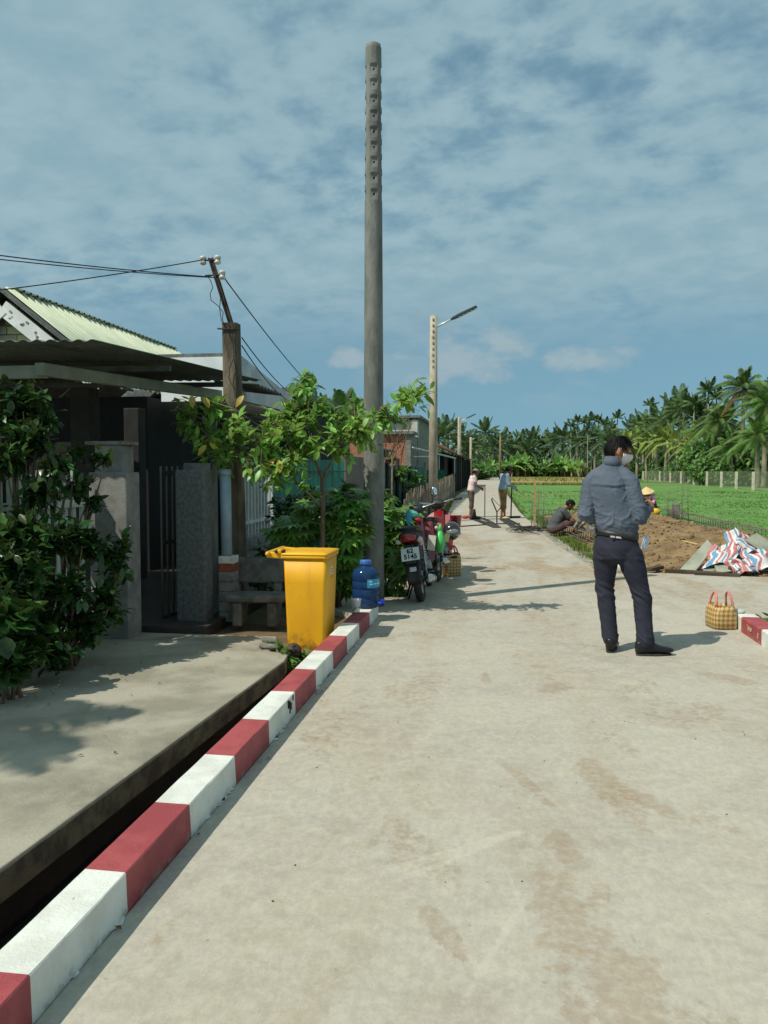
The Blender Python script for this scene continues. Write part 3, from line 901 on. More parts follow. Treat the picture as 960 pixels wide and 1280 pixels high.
# ================================================================== FIRST HOUSE
m_roofg = M('roof_green', srgb(192, 198, 172), srgb(180, 188, 160), scale=3, rough=0.55, metal=0.0, c3=srgb(162, 174, 142), s3=2.5, t3=(0.6, 0.8))
m_zinc = M('awning_zinc', srgb(84, 92, 84), srgb(66, 74, 67), scale=3, rough=0.5, metal=0.2)
m_cream = M('cream_beam', srgb(140, 148, 132), srgb(124, 132, 118), scale=4, rough=0.7)
m_darkwood_shade = M('dark_wood_shade', srgb(30, 26, 23), srgb(20, 18, 16), scale=8, rough=0.8, stretch=(1, 1, 0.1))  # near-black wood tone; on porch walls it also carries the deep shade
m_gablew = M('white_board', srgb(228, 230, 224), srgb(210, 214, 208), scale=5, rough=0.7)
h1 = thing('house', 'single storey house with pale green corrugated roof and a dark porch under a metal awning', 'house', (-6.4, 12, 0))
def corr(p0, u, v, waves, amp, nu=2, per=6):
    p0, u, v = Vector(p0), Vector(u), Vector(v)
    nrm = u.cross(v).normalized()
    m = MB(); nv = waves * per
    for j in range(nu + 1):
        for i in range(nv + 1):
            m.v.append(p0 + u * (j / nu) + v * (i / nv) + nrm * (amp * math.sin(2 * PI * i / per)))
    for j in range(nu):
        for i in range(nv):
            m.f.append((j * (nv + 1) + i, j * (nv + 1) + i + 1, (j + 1) * (nv + 1) + i + 1, (j + 1) * (nv + 1) + i)); m.sm.append(True); m.mi.append(0)
    m.v = [tuple(q) for q in m.v]
    return m
RX, RZ, EX, EZ = -6.42, 3.80, -4.75, 2.50
YA, YB = 9.72, 15.2
ns = 6; ln = (YB - YA) / ns
for s_ in (1, -1):
    for i in range(ns):
        ex = EX if s_ > 0 else 2 * RX - EX
        m = corr((RX, YA + ln * i, RZ + 0.012 * (i % 2)), (ex - RX, 0, EZ - RZ), (0, ln + 0.05, 0), 6, 0.022)
        part('roof_sheet', m, m_roofg, h1, solid=0.004)
m = MB()
m.beam((RX, YA + 0.2, RZ + 0.03), (RX, YB, RZ + 0.03), 0.10, 0.02)
for i in range(34):
    yy = YA + 0.2 + (YB - YA - 0.3) * i / 33
    m.box(RX - 0.06, RX + 0.05, yy - 0.022, yy + 0.022, RZ + 0.02, RZ + 0.042)
part('ridge_cap', m, m_roofg, h1)
# grey verge strip and white barge board with its faded motifs
sl = Vector((EX - RX, 0, EZ - RZ))
m = MB()
for s_ in (1, -1):
    d = Vector((sl.x * s_, 0, sl.z))
    m.beam(Vector((RX, YA + 0.02 + 0.004 * s_, RZ - 0.045)), Vector((RX, YA + 0.02 + 0.004 * s_, RZ - 0.045)) + d, 0.30, 0.035, up=(-d.z, 0, d.x) if False else (0, 0, 1))
part('verge_strip', m, M('verge_grey', srgb(108, 112, 106), srgb(76, 82, 78), scale=6, rough=0.8), h1)
m = MB()
for s_ in (1, -1):
    d = Vector((sl.x * s_, 0, sl.z)); a = Vector((RX, YA - 0.06 + 0.004 * s_, RZ - 0.27))
    m.beam(a, a + d * 0.74, 0.03, 0.20)
bb = part('barge_board', m, m_gablew, h1)
mo = MB(); rr = random.Random(4)
for i in range(8):
    c = Vector((RX, YA - 0.075, RZ - 0.27)) + sl * (0.08 + 0.105 * i)
    for q in range(3):
        mo.obox(c + Vector((rr.uniform(-.05, .05), 0, rr.uniform(-.05, .05))), (rr.uniform(.015, .05), 0.004, rr.uniform(.012, .03)), Quaternion((0, 1, 0), rr.uniform(0, 3)))
part('faded_motif', mo, M('faded_motif', srgb(140, 136, 128), rough=0.8), bb, kind='stuff')
# gable wall faced with pale stones
m = MB(); yg = YA + 0.12
m.add([(2 * RX - EX + .5, yg, 2.72), (EX - .5, yg, 2.72), (RX, yg, RZ - 0.16), (2 * RX - EX + .5, yg + 0.15, 2.72), (EX - .5, yg + 0.15, 2.72), (RX, yg + 0.15, RZ - 0.16)], [(0, 1, 2), (5, 4, 3), (0, 3, 4, 1), (1, 4, 5, 2), (2, 5, 3, 0)])
gw = part('gable_wall', m, M('gable_mortar', srgb(150, 146, 124), rough=0.9), h1)
m_st = M('gable_stone', srgb(206, 196, 148), srgb(150, 156, 150), scale=2.2, rough=0.8, rnd=0.12)
rr = random.Random(8); z = 2.74; row = 0
while z < 3.5:
    w0 = (RZ - 0.2 - z - 0.12) / (RZ - EZ) * (RX - EX) * -1
    x = RX - w0 + (0.12 if row % 2 else 0)
    while x < RX + w0 - 0.1:
        w = rr.uniform(0.2, 0.34)
        if x + w > RX + w0: break
        m = MB(); m.box(x, x + w - 0.012, yg - 0.02 - rr.uniform(0, 0.01), yg + 0.02, z, z + 0.105)
        part('stone', m, m_st, gw, bevel=0.005)
        x += w
    z += 0.118; row += 1
# walls of the porch: timber darkened to stand in for deep shade, open doorway
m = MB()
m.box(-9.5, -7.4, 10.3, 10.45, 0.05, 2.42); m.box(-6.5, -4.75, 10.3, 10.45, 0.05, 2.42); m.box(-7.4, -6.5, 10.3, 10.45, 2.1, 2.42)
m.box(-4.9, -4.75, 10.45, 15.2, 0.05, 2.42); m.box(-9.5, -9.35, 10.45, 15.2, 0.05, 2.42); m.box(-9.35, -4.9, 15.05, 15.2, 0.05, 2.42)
part('wall', m, m_darkwood_shade, h1)
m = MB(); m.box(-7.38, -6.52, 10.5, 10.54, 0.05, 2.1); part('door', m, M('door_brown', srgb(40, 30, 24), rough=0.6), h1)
m = MB(); m.box(-9.3, -9.15, 5.9, 10.3, 0.05, 2.4); part('porch_shade_wall', m, m_darkwood_shade, h1)  # unseen side wall, added to keep the porch dark
# awning over the porch and gate
aw = [(-3.06, 5.75, 2.405), (-2.74, 9.0, 2.455)]
for i in range(6):
    a = Vector(aw[0]); b = Vector(aw[1]); w = Vector((-1.02, 0.0, 0.02))
    p0 = a + w * i
    m = corr(p0, b - a, w, 9, 0.010)
    part('awning_sheet', m, m_zinc, h1, solid=0.004)
m = MB()
for k in range(2):
    a = Vector((-3.0 + 0.08 * k, 7.0 + 1.4 * k, 2.35)); m.beam(a, a + Vector((-5.6, 0, 0.05)), 0.04, 0.05)
part('awning_purlin', m, m_zinc, h1)
m = MB(); m.beam((-3.62, 5.9, 2.22), (-3.30, 9.1, 2.31), 0.08, 0.10); m.beam((-3.62, 6.0, 2.21), (-8.5, 6.05, 2.21), 0.08, 0.10)
part('awning_beam', m, m_cream, h1, bevel=0.006)
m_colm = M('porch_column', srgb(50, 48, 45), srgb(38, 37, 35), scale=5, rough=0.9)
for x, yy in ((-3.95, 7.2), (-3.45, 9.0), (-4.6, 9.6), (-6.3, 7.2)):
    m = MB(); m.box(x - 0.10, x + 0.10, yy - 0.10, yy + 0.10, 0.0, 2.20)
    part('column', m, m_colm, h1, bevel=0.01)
# gate posts
m_gp = M('gatepost_render', srgb(138, 138, 132), srgb(116, 116, 111), scale=6, rough=0.92, bump=0.4, bscale=80, c3=srgb(100, 100, 96), s3=3)
t = thing('gate_post', 'plain grey gate post with a capped taller pier behind it, beside the left bush', 'gate post', (-3.27, 6.4, 0), 'gate posts of the porch entrance')
m = MB(); m.box(-3.44, -3.10, 6.30, 6.55, -0.01, 1.405); part('post', m, m_gp, t, bevel=0.012)
m = MB(); m.box(-3.52, -3.27, 6.56, 6.80, -0.01, 1.64); part('pier', m, m_gp, t, bevel=0.01)
m = MB(); m.box(-3.60, -3.24, 6.54, 6.84, 1.642, 1.675); part('cap', m, m_conc, t, bevel=0.006)
t = thing('gate_post', 'dark grey gate post between the gate and the pale drainpipe, low block behind it', 'gate post', (-2.78, 7.0, 0), 'gate posts of the porch entrance')
m_gp2 = M('granite_grey', srgb(104, 107, 106), srgb(84, 87, 87), scale=30, rough=0.85, bump=0.3, bscale=120, c3=srgb(124, 124, 120), s3=40, t3=(0.6, 0.7))
m = MB(); m.box(-2.93, -2.655, 6.90, 7.11, -0.01, 1.425); part('post', m, m_gp2, t, bevel=0.012)
m = MB(); m.box(-2.99, -2.72, 7.24, 7.44, -0.01, 1.49); part('pier', m, m_gp, t, bevel=0.01)
# tall iron gate leaf folded open
t = thing('iron_gate', 'narrow dark metal gate leaf folded open beside the dark grey gate post', 'gate', (-3.05, 7.1, 0))
for k in (0.06, 0.75, 1.40):
    m = MB(); m.beam((-3.10, 6.98, k), (-2.98, 7.6, k), 0.03, 0.03); part('rail', m, m_iron, t)
for i in range(8):
    a = Vector((-3.10, 6.98, 0)).lerp(Vector((-2.98, 7.6, 0)), i / 7)
    m = MB(); m.tube([a + Vector((0, 0, 0.04)), a + Vector((0, 0, 1.46))], 0.011, 6); part('bar', m, M('gate_iron', srgb(96, 92, 84), rough=0.6) if i == 0 else bpy.data.materials['gate_iron'], t)
# drain pipe
m_pvc = M('pvc_blue_grey', srgb(150, 172, 184), srgb(132, 156, 170), scale=4, rough=0.45, c3=srgb(104, 120, 126), s3=5, t3=(0.6, 0.75))
t = thing('drain_pipe', 'pale blue plastic downpipe standing on a brick beside the dark gate post', 'pipe', (-2.55, 7.2, 0))
m = MB(); m.tube([(-2.56, 7.22, 0.62), (-2.575, 7.24, 1.43)], 0.052, 18); m.tube([(-2.575, 7.24, 1.37), (-2.575, 7.24, 1.432)], 0.057, 18); part('pipe', m, m_pvc, t)
t = thing('brick_stack', 'small stack of a whitewashed brick over a red brick under the downpipe', 'bricks', (-2.53, 7.22, 0))
for z, mt in ((0.0, m_conc), (0.095, m_conc), (0.19, m_conc), (0.285, m_conc), (0.38, m_conc), (0.475, M('red_brick', srgb(150, 82, 58), srgb(120, 64, 46), rough=0.9)), (0.548, M('white_brick', srgb(216, 214, 204), srgb(190, 188, 176), scale=20, rough=0.9))):
    m = MB(); m.box(-2.62, -2.47, 7.15, 7.30, z, z + (0.07 if z > 0.4 else 0.092)); part('brick', m, mt, t, bevel=0.006)
# concrete bench
m_bench = M('bench_concrete', srgb(118, 118, 110), srgb(90, 90, 84), scale=7, rough=0.9, bump=0.4)
t = thing('concrete_bench', 'small grey concrete bench with a slab back in the shade left of the yellow bin', 'bench', (-2.3, 7.2, 0))
bz = Quaternion((0, 0, 1), R(6)).to_matrix()
def bx(dx, dy, dz, sx, sy, sz, nm):
    m = MB(); m.obox(Vector((-2.33, 7.38, 0)) + bz @ Vector((dx, dy, dz)), (sx, sy, sz), bz); part(nm, m, m_bench, t, bevel=0.02)
bx(-0.02, 0.06, 0.46, 0.56, 0.07, 0.25, 'backrest')
bx(0.06, -0.24, 0.245, 0.56, 0.32, 0.065, 'seat')
bx(-0.10, -0.26, 0.10, 0.09, 0.26, 0.22, 'leg'); bx(0.22, -0.26, 0.10, 0.09, 0.26, 0.22, 'leg')
bx(-0.2, 0.06, 0.17, 0.08, 0.06, 0.34, 'support'); bx(0.2, 0.06, 0.17, 0.08, 0.06, 0.34, 'support')
# pale picket fence behind the left bushes
m_pick = M('white_picket', srgb(188, 200, 186), srgb(164, 178, 166), scale=6, rough=0.7)
t = thing('picket_fence', 'pale vertical board fence behind the leafy bushes at the left edge', 'fence', (-3.6, 5, 0))
for i in range(26):
    a = Vector((-3.95, 3.9, 0)).lerp(Vector((-3.45, 6.2, 0)), i / 25)
    m = MB(); m.beam(a + Vector((0, 0, 0.05)), a + Vector((0, 0, 1.42 - 0.03 * (i % 2))), 0.02, 0.065, up=(1, 0, 0) if False else (0.2, -1, 0)); part('picket', m, m_pick, t)
m = MB(); m.beam((-3.93, 3.9, 0.35), (-3.43, 6.2, 0.35), 0.03, 0.06); m.beam((-3.93, 3.9, 1.15), (-3.43, 6.2, 1.15), 0.03, 0.06); part('rail', m, m_pick, t)
m = MB(); m.box(-3.98, -3.86, 4.75, 4.87, 0, 2.3); solo('fence_post', m, m_pick, 'tall pale post rising out of the bush at the left edge', 'post', (-3.9, 4.8, 0), bevel=0.006)

# ================================================================== SECOND HOUSE (white, behind the post)
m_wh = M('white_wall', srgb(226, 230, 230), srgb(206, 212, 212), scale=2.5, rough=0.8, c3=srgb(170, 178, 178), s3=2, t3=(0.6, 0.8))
m_gcap = M('parapet_grey', srgb(120, 124, 122), srgb(92, 96, 94), scale=10, rough=0.9)
h2 = thing('house', 'white walled house with a sloping parapet behind the weathered wooden post', 'house', (-4.1, 11.5, 0))
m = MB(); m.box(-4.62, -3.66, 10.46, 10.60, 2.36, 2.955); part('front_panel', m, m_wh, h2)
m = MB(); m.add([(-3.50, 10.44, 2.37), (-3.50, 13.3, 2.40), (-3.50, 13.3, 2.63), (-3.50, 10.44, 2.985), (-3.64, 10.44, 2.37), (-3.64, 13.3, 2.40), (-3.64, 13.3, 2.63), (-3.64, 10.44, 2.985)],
                [(0, 1, 2, 3), (7, 6, 5, 4), (0, 3, 7, 4), (1, 5, 6, 2), (3, 2, 6, 7), (0, 4, 5, 1)]); part('side_panel', m, M('white_wall_shaded', srgb(196, 204, 208), srgb(168, 178, 184), scale=2.2, rough=0.85, c3=srgb(120, 130, 134), s3=3.5, t3=(0.62, 0.75)), h2)  # road side of the white wall, its shade mixed into a greyer colour
m = MB(); m.beam((-4.66, 10.535, 2.98), (-3.66, 10.535, 2.98), 0.15, 0.045); part('parapet_cap', m, m_gcap, h2)
m = MB(); m.box(-4.60, -3.66, 10.62, 13.3, 2.38, 2.44); part('canopy_slab', m, m_wh, h2)
m = corr((-3.50, 9.4, 2.52), (0.55, 0.1, -0.06), (-0.05, 1.3, 0), 8, 0.016); part('canopy_sheet', m, m_zinc, h2, solid=0.004)
m = MB(); m.box(-9.0, -4.2, 15.6, 22.0, 0, 2.9); m.box(-4.66, -4.5, 13.3, 15.5, 0, 2.4); part('wall', m, m_darkwood_shade, h2)
m = MB(); m.box(-9.2, -4.0, 15.4, 22.2, 2.91, 3.05); part('roof', m, m_gcap, h2)
# fence run in front of it
m = thing('bar_fence', 'white vertical bar grille on a low wall behind the concrete bench', 'fence', (-2.9, 9.4, 0)); t = m
m = MB(); m.box(-2.98, -2.84, 8.3, 10.0, 0, 0.66); part('base_wall', m, m_gp, t, bevel=0.01)
m_bar = M('bar_white', srgb(196, 202, 198), srgb(176, 182, 178), rough=0.5)
for i in range(13):
    yy = 8.42 + 0.125 * i
    m = MB(); m.box(-2.925, -2.895, yy - 0.018, yy + 0.018, 0.66, 1.52); part('bar', m, m_bar, t)
m = MB(); m.box(-2.935, -2.885, 8.36, 9.98, 0.80, 0.84); m.box(-2.935, -2.885, 8.36, 9.98, 1.46, 1.50); part('rail', m, m_bar, t)
m_green = M('green_sheet', srgb(28, 112, 88), srgb(20, 88, 70), scale=5, rough=0.6, bump=0.2, stretch=(1, 1, 0.2))
m_net = M('green_net', srgb(24, 92, 78), srgb(18, 70, 62), scale=10, rough=0.8)
t = thing('green_fence', 'green plastic sheet fence behind the yellow bin and leafy tree', 'fence', (-2.95, 12.4, 0))
m = MB(); nvv = 70
for j in range(2):
    for i in range(nvv + 1):
        yy = 10.02 + 4.75 * i / nvv
        m.v.append((-2.93 + 0.018 * math.sin(i * 1.5) + 0.03 * noise.noise(Vector((yy, j, 0))), yy, 0.02 + 1.58 * j + 0.02 * noise.noise(Vector((yy * 2, 5, 0)))))
for i in range(nvv): m.f.append((i, i + 1, nvv + 2 + i, nvv + 1 + i)); m.sm.append(True); m.mi.append(0)
part('sheet', m, m_green, t, solid=0.004)
for i in range(4):
    m = MB(); m.box(-3.02, -2.97, 10.1 + 1.5 * i, 10.15 + 1.5 * i, 0, 1.62); part('post', m, m_iron, t)
m = MB()
for z in (0.35, 0.7, 1.05, 1.4): m.box(-2.895, -2.885, 10.0, 14.76, z - 0.006, z + 0.006)
part('wire_rail', m, m_iron, t)
m = MB(); m.box(-3.05, -2.90, 14.82, 17.0, 0, 1.70); solo('boundary_wall', m, M('wall_taupe', srgb(112, 106, 100), srgb(96, 92, 88), scale=3, rough=0.9, bump=0.3), 'plain grey brown wall panel between the green sheet fence and the tall pole', 'wall', (-2.98, 15.9, 0), bevel=0.01)
t = thing('corner_post', 'pale corner post with a small pale tin cap right behind the tall pole', 'post', (-2.72, 18, 0))
m = MB(); m.box(-2.84, -2.66, 18.0, 18.2, 0, 1.75); part('post', m, M('post_pale', srgb(160, 156, 146), rough=0.9), t, bevel=0.01)
m = MB(); m.obox((-2.72, 18.1, 1.92), (0.62, 0.5, 0.05), Quaternion((0, 1, 0), R(14))); m.obox((-2.72, 18.1, 1.80), (0.30, 0.3, 0.16)); part('cap', m, m_zinc, t, bevel=0.02)
t = thing('net_fence', 'dark green shade net on posts beyond the tall pole, overgrown with creeper', 'fence', (-2.6, 22, 0))
m = MB(); nvv = 60
for j in range(5):
    for i in range(nvv + 1):
        yy = 18.3 + 8.7 * i / nvv
        m.v.append((-2.72 + 0.02 * (yy - 18) + 0.06 * noise.noise(Vector((yy * 0.9, j * 0.7, 0))), yy, 0.25 + 1.30 * j / 4 + 0.08 * noise.noise(Vector((yy, 5, 0)))))
for j in range(4):
    for i in range(nvv): m.f.append((j * (nvv + 1) + i, j * (nvv + 1) + i + 1, (j + 1) * (nvv + 1) + i + 1, (j + 1) * (nvv + 1) + i)); m.sm.append(True); m.mi.append(0)
part('net', m, m_net, t, solid=0.006)
for i in range(7):
    yy = 18.4 + 1.45 * i
    m = MB(); m.tube([(-2.60, yy, 0), (-2.60 + rr.uniform(-.03, .03), yy, 1.6 + rr.uniform(-.1, .15))], rr.choice((0.025, 0.04, 0.05)), 8); part('post', m, rr.choice((m_darkwood_shade, m_iron, m_darkwood_shade)), t)
# weathered slat fence along the road
m_slat = M('weathered_slat', srgb(142, 130, 112), srgb(104, 94, 80), scale=4, rough=0.95, stretch=(1, 1, 0.2), rnd=0.25)
t = thing('slat_fence', 'long weathered grey wooden slat fence along the road before the rusty roofed house', 'fence', (-2.25, 30, 0))
yy = 17.5
while yy < 43:
    x = -2.14 - 0.012 * (yy - 18) - (0.0 if yy < 30 else 0.004 * (yy - 30))
    w = rr.uniform(0.09, 0.13); h = 0.92 + 0.012 * (yy - 20) + rr.uniform(-0.12, 0.12)
    m = MB(); m.obox((x, yy, h / 2 - 0.03), (0.022, w, h), Quaternion((1, 0, 0), rr.uniform(-0.05, 0.05)) @ Quaternion((0, 1, 0), rr.uniform(-0.03, 0.05))); part('slat', m, m_slat, t)
    yy += w + rr.uniform(0.01, 0.05) + (0.08 if rr.random() < 0.06 else 0)
m = MB(); m.beam((-2.20, 17.5, 0.55), (-2.52, 43, 0.75), 0.04, 0.07); m.beam((-2.20, 17.5, 0.25), (-2.52, 43, 0.3), 0.04, 0.07); part('rail', m, m_slat, t)

# ================================================================== THIRD HOUSE (brick) and FOURTH (rusty roof)
def brickmat():
    m = bpy.data.materials.new('brick_wall'); m.use_nodes = True
    n, l = m.node_tree.nodes, m.node_tree.links
    t_ = n.new('ShaderNodeTexCoord'); mp = n.new('ShaderNodeMapping'); mp.inputs['Rotation'].default_value = (R(90), 0, 0)
    l.new(t_.outputs['Object'], mp.inputs[0])
    bk = n.new('ShaderNodeTexBrick'); bk.inputs['Scale'].default_value = 1.0
    bk.inputs['Color1'].default_value = (*srgb(168, 92, 62), 1); bk.inputs['Color2'].default_value = (*srgb(142, 74, 52), 1); bk.inputs['Mortar'].default_value = (*srgb(150, 130, 112), 1)
    bk.inputs['Brick Width'].default_value = 0.22; bk.inputs['Row Height'].default_value = 0.08; bk.inputs['Mortar Size'].default_value = 0.012
    l.new(mp.outputs[0], bk.inputs['Vector'])
    l.new(bk.outputs[0], n['Principled BSDF'].inputs['Base Color']); n['Principled BSDF'].inputs['Roughness'].default_value = 0.9
    return m
h3 = thing('house', 'unplastered red brick house with white parapet beyond the tall pole', 'house', (-5.6, 40, 0))
m = MB(); m.box(-7.6, -4.36, 36.3, 36.5, 0, 3.06); part('brick_wall', m, brickmat(), h3)
m = MB(); m.box(-4.36, -4.10, 36.24, 36.5, 0, 3.06); part('pillar', m, m_conc, h3)
m = MB(); m.box(-7.9, -3.95, 36.1, 37.9, 3.065, 3.2); part('roof_slab', m, m_gcap, h3)
m = MB(); m.box(-4.30, -4.12, 36.5, 41.0, 0, 3.06); part('side_wall', m, m_gp, h3)
m = MB(); m.box(-8.4, -4.10, 39.5, 39.7, 3.0, 3.86); part('parapet', m, M('parapet_white', srgb(206, 206, 196), srgb(180, 180, 172), rough=0.85), h3)
m = MB(); m.box(-4.42, -4.12, 39.3, 39.49, 0, 3.9); part('pillar', m, M('pillar_white', srgb(196, 194, 184), rough=0.9), h3)
m = MB(); m.box(-8.4, -4.14, 39.72, 47.5, 0, 4.0); part('block', m, m_gp, h3)
m = MB(); m.box(-8.5, -3.95, 39.2, 47.6, 4.005, 4.12); part('top_slab', m, m_gcap, h3)
m = MB(); m.tube([(-4.0, 36.2, 2.45), (-2.75, 48, 2.15)], 0.05, 6); m.tube([(-4.0, 36.4, 2.05), (-3.2, 40, 2.1)], 0.035, 6)
for q in (0.55, 0.98): m.tube([(-4.0 + 1.25 * q, 36.2 + 11.8 * q, 0), (-4.0 + 1.25 * q, 36.2 + 11.8 * q, 2.45 - 0.3 * q)], 0.035, 6)
part('awning_frame', m, M('frame_pale', srgb(190, 194, 190), rough=0.5, metal=0.3), h3)
m = MB(); m.box(-3.9, -3.0, 42, 42.04, 0.75, 1.45); solo('green_cloth', m, M('cloth_green', srgb(30, 120, 92), rough=0.8), 'green cloth hung in the yard behind the slat fence', 'cloth', (-3.4, 42, 0.75))
m = MB(); m.add([(-3.45 + 0.05 * math.sin(i * 2), 39 + 0.15 * i, z) for z in (0.95, 1.65) for i in range(7)], [(i, i + 1, 8 + i, 7 + i) for i in range(6)], True); solo('blue_cloth', m, M('cloth_blue', srgb(44, 70, 168), rough=0.8), 'blue garment hung out behind the slat fence', 'laundry', (-3.4, 39.5, 0.9), solid=0.01)
h4 = thing('house', 'dark low house with rusty red corrugated roof beyond the slat fence', 'house', (-6, 64, 0))
m_dkw = M('dark_boards', srgb(40, 44, 42), srgb(24, 27, 26), scale=3, rough=0.9, stretch=(1, 3, 0.2))
m = MB(); m.box(-9.0, -3.55, 50, 78, 0, 2.55); part('wall', m, m_dkw, h4)
m_rust = M('rusty_tin', srgb(120, 72, 58), srgb(92, 54, 46), scale=0.6, rough=0.85, rnd=0.1, c3=srgb(84, 66, 58), s3=0.5)
for i in range(14):
    for s_ in (1, -1):
        ex = -2.95 if s_ > 0 else -9.6
        m = corr((-6.2, 49 + 2.14 * i, 4.0), (ex + 6.2, 0, -1.55), (0, 2.2, 0), 8, 0.03); part('roof_sheet', m, m_rust, h4, solid=0.01)
for i in range(10):
    m = MB(); m.box(-3.06, -2.96, 50 + 3 * i, 50.1 + 3 * i, 0, 2.5); part('post', m, m_darkwood_shade, h4)
m = MB(); m.box(-3.10, -3.06, 53.5, 77.5, 0.02, 2.3); part('side_screen', m, m_dkw, h4)

# ================================================================== YELLOW BIN, BOTTLE, CUP
m_yel = M('bin_yellow', srgb(234, 176, 20), srgb(222, 162, 14), scale=3, rough=0.42, bump=0.06, spec=0.5, c3=srgb(196, 140, 30), s3=4, t3=(0.6, 0.8))
m_yeld = M('bin_yellow_dirty', srgb(226, 160, 18), srgb(120, 92, 40), scale=7, rough=0.6, lo=0.42, hi=0.6)
BX0, BX1, BY0, BY1 = -1.765, -1.405, 6.32, 6.78
cx, cy = (BX0 + BX1) / 2, (BY0 + BY1) / 2
t = thing('waste_bin', 'yellow plastic waste bin with its lid shut, standing between the kerb and the bench', 'waste bin', (cx, cy, -0.1))
def rr_ring(hx, hy, r, z, k=4):
    out = []
    for sx, sy, a0 in ((1, 1, 0), (-1, 1, 90), (-1, -1, 180), (1, -1, 270)):
        for i in range(k + 1):
            a = R(a0 + 90 * i / k)
            out.append(Vector((cx + sx * (hx - r) + r * math.cos(a), cy + sy * (hy - r) + r * math.sin(a), z)))
    return out
m = MB()
prof = [(-0.10, .150, .190), (-0.07, .156, .198), (0.0, .158, .20), (0.25, .165, .21), (0.5, .173, .221), (0.70, .179, .228)]
inner = [(0.70, .168, .217), (0.3, .155, .20), (-0.04, .14, .185)]
m.loft([rr_ring(hx, hy, 0.026, z) for z, hx, hy in prof + inner], True, True)
def bin_body_mat():
    mm = bpy.data.materials.new('bin_body'); mm.use_nodes = True
    n, l = mm.node_tree.nodes, mm.node_tree.links
    b = n['Principled BSDF']; b.inputs['Roughness'].default_value = 0.55
    g = n.new('ShaderNodeNewGeometry'); sp_ = n.new('ShaderNodeSeparateXYZ'); l.new(g.outputs['Position'], sp_.inputs[0])
    q = N(n, 'ShaderNodeTexNoise', i_Scale=6.0, i_Detail=8.0, i_Roughness=0.7); l.new(g.outputs['Position'], q.inputs['Vector'])
    q2 = N(n, 'ShaderNodeTexNoise', i_Scale=3.0, i_Detail=4.0); l.new(g.outputs['Position'], q2.inputs['Vector'])
    base = mixc(n, l, smooth(n, l, q2.outputs[0], 0.35, 0.65), srgb(232, 172, 14), srgb(222, 158, 10))
    # mud splashed round the foot of the bin
    zz = math_node(n, l, 'MULTIPLY_ADD', q.outputs[0], 0.5, math_node(n, l, 'MULTIPLY', sp_.outputs[2], -1.0))
    dm = smooth(n, l, zz, 0.14, 0.32)
    col = mixc(n, l, math_node(n, l, 'MULTIPLY', dm, math_node(n, l, 'MULTIPLY', smooth(n, l, q.outputs[0], 0.42, 0.6), 0.9)), base, srgb(112, 84, 38))
    mp = n.new('ShaderNodeMapping'); mp.inputs['Scale'].default_value = (14, 14, 1.2); l.new(g.outputs['Position'], mp.inputs[0])
    q3 = N(n, 'ShaderNodeTexNoise', i_Scale=1.0, i_Detail=7.0, i_Roughness=0.7); l.new(mp.outputs[0], q3.inputs['Vector'])
    col = mixc(n, l, math_node(n, l, 'MULTIPLY', smooth(n, l, q3.outputs[0], 0.48, 0.68), 0.35), col, srgb(196, 136, 30))
    q4 = N(n, 'ShaderNodeTexNoise', i_Scale=55.0, i_Detail=4.0); l.new(g.outputs['Position'], q4.inputs['Vector'])
    col = mixc(n, l, math_node(n, l, 'MULTIPLY', smooth(n, l, q4.outputs[0], 0.66, 0.72), 0.4), col, srgb(150, 108, 40))
    l.new(col, b.inputs['Base Color'])
    bp = N(n, 'ShaderNodeBump', i_Strength=0.08, i_Distance=0.01); l.new(q2.outputs[0], bp.inputs['Height']); l.new(bp.outputs[0], b.inputs['Normal'])
    return mm
part('bin_body', m, bin_body_mat(), t)
m = MB()
o_ = lambda hx, hy, z: rr_ring(hx, hy, 0.03, z)
m.loft([o_(.180, .229, .698), o_(.191, .240, .701), o_(.194, .243, .707), o_(.194, .243, .722), o_(.191, .24, .726), o_(.178, .227, .726), o_(.169, .218, .722), o_(.168, .217, .700)], False, True)
part('rim', m, m_yel, t)
m = MB(); m.loft([o_(.196, .245, .728), o_(.198, .247, .732), o_(.198, .247, .740), o_(.192, .241, .746), o_(.150, .20, .752), o_(.06, .09, .754)], True, True)
part('lid', m, m_yel, t)
m = MB()
for yy in (BY0 + 0.0, BY1 - 0.05):
    m.obox((BX0 - 0.065, yy + 0.03, 0.725), (0.15, 0.045, 0.05), Quaternion((0, 1, 0), R(4)))
m.tube([(BX0 - 0.125, BY0 - 0.01, 0.738), (BX0 - 0.125, BY1 + 0.01, 0.738)], 0.021, 12, rounded=True)
m.tube([(BX0 - 0.03, BY0 + 0.0, 0.755), (BX0 - 0.03, BY0 + 0.12, 0.755)], 0.022, 10)
part('handle', m, m_yel, t, bevel=0.008)
m = MB(); m.tube([(BX0 - 0.055, BY0 - 0.015, 0.757), (BX0 - 0.055, BY0 + 0.06, 0.757)], 0.013, 8); m.tube([(BX0 + 0.0, BY0 - 0.01, 0.76), (BX0 + 0.0, BY0 + 0.05, 0.76)], 0.011, 8)
part('hinge_pin', m, m_iron, t)
m = MB(); m.quad((0, 0, 0), (0, .06, 0), (0, .06, .105), (0, 0, .105))
sx_ = cx + 0.1735
m = MB(); m.add([(sx_ - .001, cy - .03, .515), (sx_ - .001, cy + .05, .515), (sx_ + .0055, cy + .05, .615), (sx_ + .0055, cy - .03, .615), (sx_ - .01, cy - .03, .515), (sx_ - .01, cy + .05, .515), (sx_ - .01, cy + .05, .615), (sx_ - .01, cy - .03, .615)], [(0, 1, 2, 3), (4, 7, 6, 5), (0, 4, 5, 1), (1, 5, 6, 2), (2, 6, 7, 3), (3, 7, 4, 0)])
st = part('sticker', m, M('sticker_white', srgb(214, 216, 208), rough=0.5), t)
m = MB()
